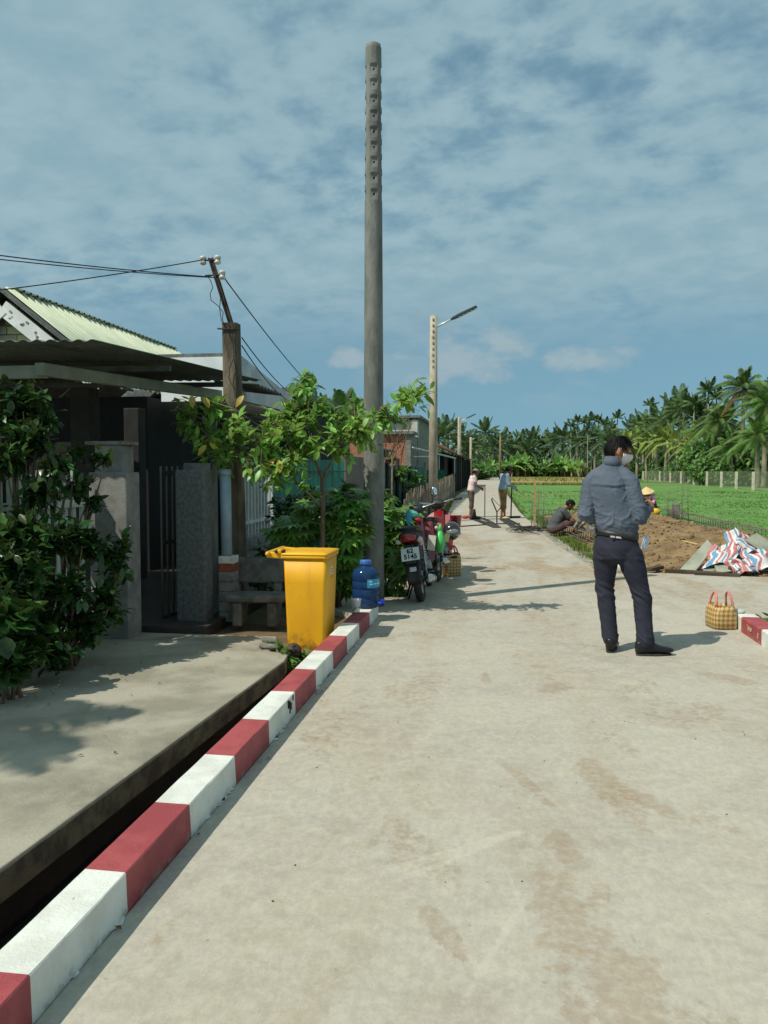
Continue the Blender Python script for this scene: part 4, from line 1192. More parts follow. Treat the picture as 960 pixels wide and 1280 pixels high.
def stp(y_, z_): return (sx_ + 0.0005 + 0.0065 * (z_ - .515) / 0.1, cy - .03 + y_, z_)
for y0_, y1_, z0_, z1_ in ((.022, .058, .592, .600), (.035, .045, .575, .592), (.022, .058, .567, .573), (.025, .055, .540, .546), (.025, .032, .527, .540), (.048, .055, .527, .540), (.025, .055, .522, .527)):
    m.add([stp(y0_, z0_), stp(y1_, z0_), stp(y1_, z1_), stp(y0_, z1_)], [(0, 1, 2, 3)])
part('sticker_print', m, m_dark, st, kind='stuff')

def glassy(name, col, alpha, rough=0.08):
    m_ = bpy.data.materials.new(name); m_.use_nodes = True
    n, l = m_.node_tree.nodes, m_.node_tree.links
    b = n['Principled BSDF']
    b.inputs['Base Color'].default_value = (*col, 1); b.inputs['Roughness'].default_value = rough
    tr = n.new('ShaderNodeBsdfTransparent'); tr.inputs[0].default_value = (*[min(1, c * 1.0 + 0.0) for c in col], 1)
    mx = n.new('ShaderNodeMixShader'); mx.inputs[0].default_value = alpha
    l.new(tr.outputs[0], mx.inputs[1]); l.new(b.outputs[0], mx.inputs[2]); l.new(mx.outputs[0], n['Material Output'].inputs[0])
    return m_
WX, WY, WZ = -1.262, 7.40, 0.133
t = thing('water_bottle', 'large translucent blue water cooler bottle standing on the kerb end before the tall pole', 'water bottle', (WX, WY, WZ))
m_bot = glassy('bottle_blue', (0.022, 0.075, 0.21), 0.55, 0.08)
prof = [(0.0, 0.004), (0.105, 0.0), (0.122, 0.012), (0.126, 0.05), (0.126, 0.075), (0.1235, 0.083), (0.1235, 0.091), (0.127, 0.097), (0.127, 0.165), (0.1235, 0.171), (0.1235, 0.179), (0.127, 0.185), (0.127, 0.24), (0.1235, 0.246), (0.1235, 0.254), (0.127, 0.26), (0.127, 0.305), (0.122, 0.33), (0.10, 0.36), (0.070, 0.375), (0.052, 0.385), (0.048, 0.40), (0.048, 0.41)]
m = MB(); m.lathe((WX, WY, WZ), prof, 32, cap=False); part('bottle', m, m_bot, t, solid=0.003)
m = MB(); m.lathe((WX, WY, WZ + 0.006), [(0.0, 0), (0.116, 0.0), (0.119, 0.09), (0.0, 0.091)], 28); part('water', m, glassy('water_blue', (0.05, 0.18, 0.32), 0.5, 0.05), t)
m = MB(); m.lathe((WX, WY, WZ + 0.40), [(0.054, 0.0), (0.056, 0.01), (0.056, 0.038), (0.050, 0.045), (0.0, 0.046)], 24); part('cap', m, M('cap_blue', srgb(70, 110, 186), rough=0.35), t)
def arc(mb, r, a0, a1, z0, z1, k=10, mi=0):
    v = []
    for i in range(k + 1):
        a = a0 + (a1 - a0) * i / k
        for z in (z0, z1): v.append((WX + r * math.cos(a), WY + r * math.sin(a), WZ + z))
    mb.add(v, [(2 * i, 2 * i + 2, 2 * i + 3, 2 * i + 1) for i in range(k)], True, mi)
m = MB(); arc(m, 0.1295, R(-74), R(5), 0.195, 0.275); lb = part('label', m, M('label_cyan', srgb(40, 160, 205), srgb(30, 140, 190), scale=20, rough=0.4), t)
m = MB()
for a0, a1, z0, z1 in ((-66, -52, .248, .262), (-64, -50, .222, .236), (-46, -30, .226, .236), (-26, -12, .224, .240), (-8, 0, .215, .255)): arc(m, 0.1305, R(a0), R(a1), z0, z1, 4)
part('label_print', m, M('label_pale', srgb(190, 226, 230), rough=0.4), lb, kind='stuff')
m = MB(); m.tube([(WX + 0.12, WY - 0.05, WZ + 0.045), (WX + 0.165, WY - 0.07, WZ + 0.05)], 0.016, 10); m.obox((WX + 0.17, WY - 0.07, WZ + 0.065), (0.035, 0.03, 0.04)); part('tap', m, M('tap_blue', srgb(28, 62, 190), rough=0.35), t, bevel=0.006)
t = thing('plastic_cup', 'clear plastic cup with a little water on the red kerb block by the bottle', 'cup', (-1.292, 7.05, 0.132))
m_cup = glassy('cup_clear', (0.80, 0.82, 0.80), 0.20, 0.1)
m = MB(); m.lathe((-1.292, 7.05, 0.1325), [(0.0, 0.0), (0.032, 0.0), (0.034, 0.01), (0.047, 0.125), (0.051, 0.127), (0.051, 0.132), (0.046, 0.132)], 24, cap=False); part('cup', m, m_cup, t)
m = MB(); m.lathe((-1.292, 7.05, 0.135), [(0.0, 0.0), (0.031, 0.0), (0.0345, 0.03), (0.0, 0.0302)], 20); part('water', m, glassy('cup_water', (0.75, 0.78, 0.76), 0.2, 0.03), t)

# ================================================================== WOVEN BAGS
def weave():
    mm = bpy.data.materials.new('woven_plastic'); mm.use_nodes = True
    n, l = mm.node_tree.nodes, mm.node_tree.links
    b = n['Principled BSDF']; b.inputs['Roughness'].default_value = 0.5
    t_ = n.new('ShaderNodeTexCoord'); mp = n.new('ShaderNodeMapping'); mp.inputs['Rotation'].default_value = (0, 0, R(45))
    sp_ = n.new('ShaderNodeSeparateXYZ'); l.new(t_.outputs['Object'], sp_.inputs[0])
    cb = n.new('ShaderNodeCombineXYZ'); l.new(math_node(n, l, 'ADD', sp_.outputs[0], math_node(n, l, 'MULTIPLY', sp_.outputs[1], 1.0)), cb.inputs[0]); l.new(sp_.outputs[2], cb.inputs[1])
    l.new(cb.outputs[0], mp.inputs[0])
    ck = n.new('ShaderNodeTexChecker'); ck.inputs['Scale'].default_value = 34.0
    ck.inputs['Color1'].default_value = (*srgb(196, 164, 104), 1); ck.inputs['Color2'].default_value = (*srgb(142, 112, 68), 1)
    l.new(mp.outputs[0], ck.inputs['Vector']); l.new(ck.outputs[0], b.inputs['Base Color'])
    bp = N(n, 'ShaderNodeBump', i_Strength=0.8, i_Distance=0.006); l.new(ck.outputs[1], bp.inputs['Height']); l.new(bp.outputs[0], b.inputs['Normal'])
    return mm
m_weave = weave()
def woven_bag(label, x, y, w, d, h, rot, mh):
    t = thing('woven_bag', label, 'bag', (0, 0, 0), 'woven plastic shopping bags')
    m = MB(); rings = []
    lv = [(0, .92), (.03, 1.0), (.35, 1.04), (.75, 1.0), (1, .90), (1.0, .86), (.7, .9), (.15, .9)]
    for fz, k in lv:
        ring = []
        for i in range(40):
            a = 2 * PI * i / 40; ca, sa = math.cos(a), math.sin(a)
            bul = 1 + 0.03 * noise.noise(Vector((ca * 2, sa * 2, fz * 3 + x)))
            ring.append(Vector((math.copysign(abs(ca) ** .5, ca) * w / 2 * k * bul, math.copysign(abs(sa) ** .5, sa) * d / 2 * (k if fz < .9 else k * .85) * bul, fz * h + (0.012 * math.sin(a * 2) if fz == 1 else 0))))
        rings.append(ring)
    m.loft(rings, True, True)
    part('bag_body', m, m_weave, t)
    for yy in (-d * .36, d * .36):
        m = MB(); k = 10
        m.tube([(w * .27 * math.cos(PI * i / k), yy * (1 - .25 * math.sin(PI * i / k)), h * 0.93 + 0.13 * math.sin(PI * i / k)) for i in range(k + 1)], 0.010, 8)
        part('handle', m, mh, t)
    t.location = (x, y, 0.002); t.rotation_euler = (0, 0, rot)
    return t
m_pink = M('handle_pink', srgb(216, 124, 110), rough=0.5)
woven_bag('tan woven bag with salmon pink handles at the end of the right kerb', 1.975, 7.56, 0.27, 0.215, 0.205, R(98), m_pink)
woven_bag('tan woven bag with red handles on the road beside the farther motorbike', -0.66, 10.78, 0.24, 0.2, 0.30, R(20), M('handle_red', srgb(214, 60, 74), rough=0.45))
m = MB(); m.obox((2.12, 7.62, 0.145), (0.10, 0.12, 0.02), Quaternion((0, 1, 0), 0.3)); m.ball((2.13, 7.60, 0.14), (0.07, 0.06, 0.025), 10, 6)
solo('plastic_wrap', m, m_porc, 'crumpled pale plastic wrap lying on the far tip of the right kerb', 'litter', (2.12, 7.6, 0.13))

# ================================================================== MOTORBIKES
m_blk = M('black_plastic', (0.016, 0.017, 0.018), (0.024, 0.025, 0.026), scale=20, rough=0.45)
m_rub = M('tyre_rubber', (0.022, 0.022, 0.022), (0.05, 0.046, 0.04), scale=8, rough=0.9, bump=0.4)
m_seat = M('seat_vinyl', (0.02, 0.02, 0.022), rough=0.4, bump=0.1, bscale=200)
m_bred = M('bike_red', srgb(104, 26, 32), srgb(84, 20, 26), scale=3, rough=0.25, coat=0.6)
m_bred2 = M('bike_bright_red', srgb(136, 26, 32), rough=0.28, coat=0.5)
m_chr = M('chrome', (0.62, 0.62, 0.6), rough=0.22, metal=1.0)
m_alu = M('cast_alloy', (0.30, 0.30, 0.29), (0.2, 0.2, 0.19), scale=12, rough=0.45, metal=0.8)
m_tail = M('tail_lens', srgb(150, 16, 26), rough=0.12, coat=0.8)
m_amber = M('indicator_lens', srgb(210, 200, 184), rough=0.15)
m_plate = M('plate_white', srgb(214, 220, 220), rough=0.4)
m_mir = M('mirror_glass', (0.8, 0.85, 0.88), rough=0.04, metal=1.0)
m_ltred = M('lens_clear', srgb(206, 210, 206), rough=0.1)
def text(body, parent, loc, size, rot, mat, name):
    cu = bpy.data.curves.new(name, 'FONT'); cu.body = body; cu.size = size; cu.align_x = 'CENTER'; cu.align_y = 'CENTER'; cu.extrude = 0.0015; cu.offset = 0.0022 * size / 0.07
    tmp_ = bpy.data.objects.new(name, cu); TMP.collection.objects.link(tmp_); TMP.view_layers[0].update()
    me = bpy.data.meshes.new_from_object(tmp_.evaluated_get(TMP.view_layers[0].depsgraph)); bpy.data.objects.remove(tmp_)
    me.materials.clear(); me.materials.append(mat); me.name = name
    o = bpy.data.objects.new(name, me); link(o, parent); o['kind'] = 'stuff'; o.location = loc; o.rotation_euler = rot
    return o
def motorbike(label, bodymat, plate, loc, rot, lean):
    t = thing('motorbike', label, 'motorbike', (0, 0, 0), 'motorbikes parked by the pole')
    P = lambda nm, m, mt, par=None, **k: part(nm, m, mt, par or t, **k)
    for yy, nm in ((0, 'rear_wheel'), (1.21, 'front_wheel')):
        c = (0, yy, 0.285)
        m = MB(); m.torus(c, 0.246, 0.042, (1, 0, 0), 40, 10, 1.0)
        wh = P(nm, m, m_rub)
        m = MB(); m.torus(c, 0.212, 0.016, (1, 0, 0), 40, 8, 1.6); P('rim', m, m_chr, wh)
        m = MB(); m.lathe((-0.06, yy, 0.285), [(0.0, 0), (0.045, 0), (0.062, 0.02), (0.062, 0.09), (0.045, 0.12), (0.0, 0.12)], 18, (1, 0, 0)); P('hub', m, m_alu, wh)
        m = MB()
        for i in range(28):
            a = 2 * PI * i / 28; s_ = 0.035 if i % 2 else -0.035; a2 = a + (0.5 if i % 4 < 2 else -0.5)
            m.tube([(s_, yy + 0.055 * math.cos(a2), 0.285 + 0.055 * math.sin(a2)), (s_ * 0.15, yy + 0.205 * math.cos(a), 0.285 + 0.205 * math.sin(a))], 0.0022, 4)
        P('spokes', m, m_chr, wh, kind='stuff')
    m = MB(); m.etube([(0, -0.33, 0.765), (0, -0.22, 0.735), (0, 0.0, 0.66), (0, 0.25, 0.56), (0, 0.5, 0.50), (0, 0.72, 0.54), (0, 0.86, 0.68), (0, 0.93, 0.86)], [.05, .095, .115, .105, .075, .07, .08, .07], [.03, .05, .085, .10, .07, .065, .06, .05], (1, 0, 0), 20)
    P('body', m, bodymat)
    m = MB(); m.etube([(0, -0.30, 0.80), (0, -0.22, 0.818), (0, 0.0, 0.785), (0, 0.22, 0.765), (0, 0.42, 0.77), (0, 0.52, 0.75)], [.06, .105, .125, .12, .09, .05], [.018, .03, .036, .04, .036, .02], (1, 0, 0), 20)
    P('seat', m, m_seat)
    m = MB(); m.tube([(-.11, -0.02, .79), (-.125, -.2, .815), (-.09, -.36, .83), (0, -.40, .835), (.09, -.36, .83), (.125, -.2, .815), (.11, -0.02, .79)], 0.012, 8); P('grab_rail', m, m_blk)
    m = MB(); m.etube([(0, -.40, .765), (0, -.36, .745), (0, -.28, .74), (0, -.2, .74)], [.07, .105, .115, .10], [.045, .06, .055, .03], (1, 0, 0), 18); P('tail_cowl', m, m_blk)
    m = MB(); m.ball((0, -.385, .735), (.088, .055, .046), 18, 12); P('tail_light', m, m_tail)
    for s_ in (-1, 1):
        m = MB(); m.ball((.115 * s_, -.345, .70), (.032, .04, .026), 12, 8); P('indicator', m, m_amber)
    m = MB(); k = 9
    rings = []
    for i in range(k + 1):
        q = i / k; a = R(100 + 88 * q)
        cy_, cz_ = 0.335 * math.cos(a) * 1.08, 0.285 + 0.335 * math.sin(a) * (1.18 - 0.1 * q)
        w = .085 - .012 * q; cv = 0.03
        rings.append([Vector((x * w, cy_ + (abs(x) ** 2) * cv * -math.cos(a) * -1 * 0.6, cz_ - (abs(x) ** 2) * cv * math.sin(a))) for x in (-1, -.6, 0, .6, 1)])
    v = [p_ for r_ in rings for p_ in r_]
    m.add(v, [(a * 5 + b, a * 5 + b + 1, a * 5 + b + 6, a * 5 + b + 5) for a in range(k) for b in range(4)], True); P('rear_fender', m, m_blk, solid=0.006)
    pl_c = Vector((0, -.42, .565)); q = Quaternion((1, 0, 0), R(-24))
    m = MB(); m.obox(pl_c, (.19, .004, .14), q); pl = P('licence_plate', m, m_plate, bevel=0.002)
    m = MB(); m.obox(pl_c + Vector((0, .012, 0)), (.10, .012, .20), q); P('plate_bracket', m, m_blk)
    if plate:
        nrm_ = q @ Vector((0, -1, 0))
        for row, tx in enumerate(plate):
            text(tx, pl, pl_c + nrm_ * 0.0025 + q @ Vector((0, 0, .032 - .062 * row)), 0.07, (R(90 - 24), 0, 0), m_dark, 'plate_number')
    m = MB(); m.obox((0, -.375, .40), (.07, .01, .05), Quaternion((1, 0, 0), R(-30))); P('reflector', m, m_ltred, bevel=0.004)
    # engine, exhaust, suspension
    m = MB(); m.lathe((-.12, .52, .30), [(0, 0), (.085, 0), (.10, .03), (.10, .2), (.085, .24), (0, .24)], 20, (1, 0, 0)); m.obox((0, .46, .32), (.15, .30, .16)); m.tube([(0, .60, .36), (0, .82, .40)], [.075, .065], 12)
    P('engine', m, m_alu, bevel=0.015)
    m = MB()
    for i in range(6): m.lathe((0, .63 + .026 * i, .367 + .005 * i), [(.088, 0), (.088, .009)], 14, (0, 1, .2))
    P('cooling_fins', m, m_alu, kind='stuff')
    m = MB(); m.tube([(.05, .80, .35), (.10, .78, .22), (.12, .55, .17), (.13, .25, .20)], .016, 8); P('exhaust_pipe', m, m_chr)
    m = MB(); m.tube([(.13, .28, .20), (.14, .2, .21), (.15, -.30, .275), (.15, -.36, .28)], [.02, .046, .05, .038], 16); m.tube([(.15, -.34, .279), (.15, -.385, .284)], .018, 10); P('muffler', m, m_chr)
    m = MB()
    for s_ in (-1, 1): m.tube([(.075 * s_, 0, .285), (.075 * s_, .42, .33)], .018, 8)
    P('swingarm', m, m_blk)
    for s_ in (-1, 1):
        m = MB(); m.tube([(.095 * s_, 0.0, .30), (.10 * s_, .06, .62)], .013, 8)
        for i in range(9): m.torus((.0965 * s_ + .0005 * i * s_, .01 + .0045 * i, .36 + .024 * i), .024, .005, (0.02, .18, 1), 12, 5)
        P('shock_absorber', m, m_chr)
    m = MB(); m.obox((-.085, .2, .30), (.03, .46, .10)); P('chain_case', m, m_blk, bevel=0.02)
    # front
    for s_ in (-1, 1):
        m = MB(); m.tube([(.07 * s_, 1.21, .285), (.07 * s_, 1.12, .60), (.05 * s_, 1.0, .88)], [.024, .022, .02], 10); P('fork', m, m_alu)
    m = MB(); k = 8; rings = []
    for i in range(k + 1):
        a = R(20 + 120 * i / k); rings.append([Vector((x * .07, 1.21 + .315 * math.cos(a), .285 + .315 * math.sin(a) - abs(x) ** 2 * .03)) for x in (-1, -.5, 0, .5, 1)])
    m.add([p_ for r_ in rings for p_ in r_], [(a * 5 + b, a * 5 + b + 1, a * 5 + b + 6, a * 5 + b + 5) for a in range(k) for b in range(4)], True); P('front_fender', m, bodymat, solid=0.005)
    for s_ in (-1, 1):
        m = MB(); pts = [(.06, .98, .88), (.17, .93, .80), (.185, .84, .55), (.15, .74, .36), (.09, .66, .34), (.08, .80, .60)]
        m.add([(x * s_, y_, z_) for x, y_, z_ in pts] , [tuple(range(6))] ); P('leg_shield', m, bodymat, solid=0.008)
    m = MB(); m.etube([(0, .86, .93), (0, .95, .97), (0, 1.04, .96), (0, 1.10, .93)], [.08, .12, .11, .07], [.05, .075, .08, .06], (1, 0, 0), 18); P('headlight_cowl', m, m_blk)
    m = MB(); m.ball((0, 1.09, .93), (.075, .03, .055), 14, 10); P('headlight', m, m_ltred)
    m = MB(); m.tube([(-.33, .82, 1.0), (-.24, .86, 1.005), (-.10, .92, .98), (.10, .92, .98), (.24, .86, 1.005), (.33, .82, 1.0)], .013, 8); P('handlebar', m, m_chr)
    for s_ in (-1, 1):
        m = MB(); m.tube([(.25 * s_, .86, 1.005), (.355 * s_, .805, 1.0)], .019, 10); P('grip', m, m_rub)
        m = MB(); m.tube([(.20 * s_, .90, 1.0), (.30 * s_, .94, .985), (.36 * s_, .90, .98)], .006, 6); P('brake_lever', m, m_chr)
        m = MB(); m.tube([(.10 * s_, .45, .24), (.23 * s_, .45, .24)], .016, 8); P('foot_peg', m, m_rub)
        m = MB(); m.tube([(.10 * s_, .12, .32), (.20 * s_, .12, .31)], .014, 8); P('passenger_peg', m, m_rub)
        if s_ < 0 or not plate: continue
        m = MB(); m.tube([(.20 * s_, .88, 1.0), (.23 * s_, .86, 1.08), (.25 * s_, .86, 1.12)], .006, 6); mr = P('mirror', m, m_blk)
        m = MB(); m.etube([(.255 * s_, .875, 1.15), (.255 * s_, .862, 1.15)], [.042, .047], [.058, .062], (1, 0, 0), 18); P('mirror_back', m, m_blk, mr)
        m = MB(); m.etube([(.255 * s_, .8615, 1.15), (.255 * s_, .8585, 1.15)], [.041, .040], [.055, .054], (1, 0, 0), 18); P('mirror_glass', m, m_mir, mr)
    m = MB(); m.tube([(-.10, .40, .24), (-.20, .30, .02)], .012, 8); m.tube([(-.07, .22, .22), (-.16, .10, .015)], .011, 8); P('kickstand', m, m_blk)
    t.location = loc; t.rotation_euler = (0, lean, rot)
    return t
motorbike('nearer parked motorbike, dark red with a white plate, just past the tall pole', m_bred, ('62', '5145'), (-0.85, 8.62, -0.004), R(1), R(-9))
motorbike('farther parked motorbike, brighter red with a helmet and bags hanging, behind the dark red one', m_bred2, None, (-0.80, 10.25, -0.004), R(-3), R(-8))
m = MB(); m.ball((0, 0, 0), (.115, .135, .125), 20, 14, keep=lambda p_: p_.z > -0.06)
hm = thing('helmet', 'dark glossy helmet hanging on the right side of the farther motorbike', 'helmet', (-0.62, 10.05, 0.66))
part('shell', MB(), m_blk, hm) if False else None
m = MB(); m.ball((-0.62, 10.05, 0.66), (.115, .125, .12), 20, 14); part('shell', m, M('helmet_dark', srgb(52, 44, 42), rough=0.15, coat=0.7), hm)
m = MB(); m.torus((-0.62, 10.05, 0.64), .117, .008, (0.1, -0.2, 1), 24, 6); part('trim', m, m_chr, hm)
m = MB(); m.ball((-0.60, 9.96, 0.65), (.085, .05, .05), 14, 8); part('visor', m, M('visor', srgb(120, 124, 124), rough=0.08), hm)
def sack(c, s_, seed):
    m = MB(); m.ball(c, s_, 18, 14, fn=lambda p_: p_ * (1 + 0.16 * noise.noise(Vector((p_.x * 9 + seed, p_.y * 9, p_.z * 9)))))
    m.tube([Vector(c) + Vector((0, 0, s_[2] * .8)), Vector(c) + Vector((.01, 0, s_[2] * 1.5))], [.03, .012], 8)
    return m
solo('plastic_bag', sack((-0.735, 9.62, 0.56), (.06, .08, .145), 3), M('bag_green', srgb(84, 196, 100), rough=0.4), 'bright green plastic bag hanging between the two motorbikes', 'bag', (-0.735, 9.62, 0.42))
m = MB(); m.obox((-0.655, 9.70, 0.60), (0.06, 0.02, 0.10), Quaternion((0, 1, 0), 0.2)); solo('paper_packet', m, M('packet_cream', srgb(222, 206, 150), rough=0.7), 'small cream packet tucked beside the bright green bag', 'packet', (-0.655, 9.7, 0.55), bevel=0.006)
m = MB(); m.obox((-0.78, 9.02, 0.60), (0.085, 0.012, 0.17), Quaternion((0, 1, 0), 0.12)); solo('card', m, M('card_buff', srgb(218, 208, 190), rough=0.7), 'buff and white card hanging at the right side of the dark red motorbike', 'card', (-0.78, 9.0, 0.52))
m = MB(); m.obox((-0.985, 8.55, 0.90), (0.055, 0.03, 0.12)); m.obox((-0.985, 8.55, 0.975), (0.03, 0.025, 0.05)); solo('face_cloth', m, M('cloth_cyan', srgb(70, 170, 206), rough=0.8), 'small light blue cloth lying on the seat of the dark red motorbike', 'cloth', (-0.98, 8.5, 0.84), bevel=0.012)
m = MB(); m.ball((-1.03, 9.30, 0.90), (.09, .08, .055), 14, 10, fn=lambda p_: p_ * (1 + 0.25 * noise.noise(p_ * 16)), mi=0); m.ball((-0.98, 9.28, 0.845), (.06, .05, .035), 12, 8, mi=1)
solo('folded_raincoat', m, [M('raincoat_teal', srgb(80, 160, 140), rough=0.5), M('raincoat_red', srgb(190, 50, 60), rough=0.5)], 'crumpled teal and red raincoat bundle left of the motorbike handlebars', 'raincoat', (-1.0, 9.3, 0.85))
m = MB(); m.lathe((-0.62, 10.95, 0.66), [(0.0, 0), (.07, 0), (.085, .14), (.09, .145), (.078, .14), (.065, .01)], 16); solo('red_bucket', m, m_bred2, 'small red bucket hung above the woven bag beside the farther motorbike', 'bucket', (-0.62, 10.95, 0.66))
# things on the road by the workers
m = MB(); m.ball((-1.06, 23.6, 0.05), (.10, .07, .05), 12, 8); m.ball((-0.9, 23.9, 0.05), (.14, .07, .05), 12, 8); solo('red_tool', m, M('tool_red', srgb(176, 72, 62), rough=0.6), 'dull red tools lying on the road left of the worker in the pale shirt', 'tools', (-1.0, 23.7, 0))
m = MB(); m.etube([(-0.80, 23.3, 0.0), (-0.80, 23.3, 0.12), (-0.80, 23.32, 0.30)], [.12, .08, .05], [.12, .08, .05], (1, 0, 0), 10); m.ball((-0.72, 23.3, 0.05), (.16, .09, .05), 10, 6); solo('dark_bundle', m, M('bundle_dark', srgb(52, 52, 46), rough=0.8), 'small dark bundle on the road just left of the worker in the pale shirt', 'bundle', (-0.8, 23.3, 0))
m_reb = M('steel_bar', srgb(74, 76, 76), srgb(58, 52, 48), scale=6, rough=0.7, metal=0.3)
def bars(label, a, b, k, spread, seed):
    a, b = Vector(a), Vector(b); r_ = random.Random(seed)
    t = thing('steel_bars', label, 'steel bars', tuple(a), 'steel bars laid on the road')
    pr = (b - a).cross(Vector((0, 0, 1))).normalized()
    for i in range(k):
        o_ = pr * (spread * (i / max(1, k - 1) - 0.5)); m = MB()
        m.tube([a + o_ + Vector((0, 0, .012)), a.lerp(b, .5) + o_ * 1.1 + Vector((0, 0, .02 + r_.uniform(0, .02))), b + o_ * r_.uniform(.8, 1.3) + Vector((0, 0, .012))], .012, 6); part('bar', m, m_reb, t)
bars('left pair of dark steel bars lying on the road at the pale shirted worker', (-0.74, 23.03, 0), (-0.11, 19.9, 0), 6, .16, 1)
bars('thinner dark steel bars lying on the road between the two standing workers', (-0.56, 23.83, 0), (-0.07, 20.04, 0), 3, .08, 2)
bars('dark steel bars running from the second worker to the wire tangle', (0.01, 23.52, 0), (0.34, 19.96, 0), 6, .16, 3)
bars('longest thin steel bars on the road right of the second worker', (0.17, 23.54, 0), (0.53, 19.99, 0), 2, .05, 4)
r_ = random.Random(12); m = MB()
gx, gy, _ = (0.39, 18.67, 0)
for i in range(40):
    p0 = Vector((gx + r_.gauss(0, .18), gy + r_.gauss(0, .35), r_.uniform(.01, .12))); a = r_.uniform(-.9, .9)
    p1 = p0 + Vector((math.cos(a), math.sin(a), r_.uniform(-.1, .12))) * r_.uniform(.25, .75); p1.z = max(.01, p1.z)
    m.tube([p0, (p0 + p1) / 2 + Vector((0, 0, r_.uniform(0, .06))), p1], .009, 4)
solo('wire_tangle', m, m_reb, 'tangled heap of dark wire on the road before the seated man', 'wire', (gx, gy, 0), kind='stuff')
m = MB(); a, _y, _z = (-0.12, 21.71, 0)
m.tube([(a, _y, 0), (a, _y, .30), (a - .14, _y, .62), (a - .13, _y, .68)], .018, 6); m.tube([(a, _y, .3), (a + .10, _y, .42), (a + .16, _y - .02, .62)], .014, 6); m.tube([(a - .13, _y, .68), (a + .03, _y, .50), (a + .26, _y, .40)], .008, 6)
solo('forked_stick', m, m_iron, 'forked iron stick standing on the road between the two standing workers', 'stick', (a, _y, 0))
m = MB(); pts = [(-1.38, 19.71, 0), (-0.84, 20.36, 0), (-0.14, 21.23, 0), (0.49, 21.48, 0)]
m.tube([(x, y_, .014) for x, y_, z in pts], .014, 6); solo('black_hose', m, m_wire, 'thin black hose lying right across the road beyond the motorbikes', 'hose', pts[0])
sx0, sy0, _ = (0.81, 20.03, 0)
m = MB(); m.box(sx0 - .024, sx0 + .024, sy0 - .024, sy0 + .024, -.05, 1.2); solo('wooden_stake', m, M('stake_wood', srgb(176, 146, 96), rough=0.8), 'upright pale wooden stake at the field edge right of the second worker', 'stake', (sx0, sy0, 0))

# ================================================================== DEBRIS HEAP AND DIGGINGS
m_board = M('fibre_board', srgb(158, 160, 142), srgb(134, 138, 122), scale=3, rough=0.9, bump=0.2, c3=srgb(110, 112, 98), s3=3, t3=(0.62, 0.75))
m_plank = M('old_plank', srgb(92, 76, 58), srgb(64, 52, 42), scale=5, rough=0.9, stretch=(0.3, 1, 1))
GB = 'fibre boards in the debris heap'
def board(pts, label):
    pts = [Vector(p_) for p_ in pts]; nrm_ = (pts[1] - pts[0]).cross(pts[-1] - pts[0]).normalized() * 0.012
    k = len(pts); m = MB(); m.add(pts + [p_ - nrm_ for p_ in pts], [tuple(range(k)), tuple(range(2 * k - 1, k - 1, -1))] + [(i, i + k, (i + 1) % k + k, (i + 1) % k) for i in range(k)])
    solo('fibre_board', m, m_board, label, 'board', tuple(pts[0]), GB)
board([(2.43, 11.55, 0.01), (2.64, 11.5, 0.01), (3.04, 12.1, 0.31), (2.99, 12.25, 0.41)], 'long narrow grey board leaning up at the left end of the debris heap')
board([(3.43, 12, 0.42), (3.65, 12.2, 0.51), (4.06, 12.1, 0.21), (3.94, 11.9, 0.07)], 'large pale grey board standing at the back right of the debris heap')
board([(2.97, 11.9, 0.15), (3.41, 12.1, 0.17), (3.4, 11.5, 0.07), (2.93, 11.45, 0.01)], 'flat grey board lying in the middle of the debris heap between the striped sheets')
board([(2.82, 11.8, 0.04), (3.11, 11.8, 0.06), (3.21, 11.4, -0.02), (2.75, 11.42, -0.01)], 'lowest flat grey board at the front of the debris heap')
board([(3.51, 11.9, 0.09), (4.02, 12, 0.15), (3.89, 11.6, 0.06), (3.53, 11.6, 0.03)], 'grey board lying at the right end of the debris heap under the sheet')
m_ts = [M('tarp_red', srgb(192, 118, 120), srgb(176, 104, 106), rough=0.6), M('tarp_white', srgb(214, 214, 210), srgb(196, 194, 186), rough=0.6), M('tarp_blue', srgb(106, 148, 178), srgb(92, 132, 162), rough=0.6)]
def tarp(c, ux, uy, nx_, ny_, hfn, label, seed, off=0):
    c, ux, uy = Vector(c), Vector(ux), Vector(uy); m = MB()
    for j in range(ny_ + 1):
        for i in range(nx_ + 1):
            a, b = i / nx_ - .5, j / ny_ - .5
            v = Vector((a * 2.6 + seed, b * 2.6, seed))
            p_ = c + ux * a + uy * b + Vector((.10 * noise.noise(v * 1.2), .10 * noise.noise(v * 1.2 + Vector((9, 0, 0))), hfn(a, b) + .08 * noise.noise(v * 1.3) + .018 * noise.noise(v * 5)))
            p_.z = max(p_.z, 0.006); m.v.append(tuple(p_))
    seq = [0, 0, 1, 2, 2, 1, 0, 1, 1, 2, 1, 0, 0, 1]
    for j in range(ny_):
        for i in range(nx_):
            m.f.append((j * (nx_ + 1) + i, j * (nx_ + 1) + i + 1, (j + 1) * (nx_ + 1) + i + 1, (j + 1) * (nx_ + 1) + i)); m.sm.append(True); m.mi.append(seq[(i // 2 + off) % len(seq)])
    solo('striped_sheet', m, m_ts, label, 'tarpaulin', tuple(c), 'striped plastic sheets on the debris heap', solid=0.003)
tarp((3.13, 11.9, 0.21), (.46, .06, .10), (-.22, -.42, -.26), 40, 24, lambda a, b: .03, 'crumpled red white and blue striped sheet over the left part of the debris heap', 2)
tarp((3.52, 12.05, 0.28), (.46, .05, -.08), (.16, -.42, -.30), 42, 26, lambda a, b: .13 * max(0, 1 - abs(a + .15) * 3) , 'striped red white and blue sheet peaked up at the right of the debris heap', 5, 3)
tarp((3.26, 11.5, 0.06), (.36, .02, 0), (.05, -.22, -.16), 30, 16, lambda a, b: .06, 'smaller bunched red and blue striped sheet at the front of the debris heap', 9, 6)
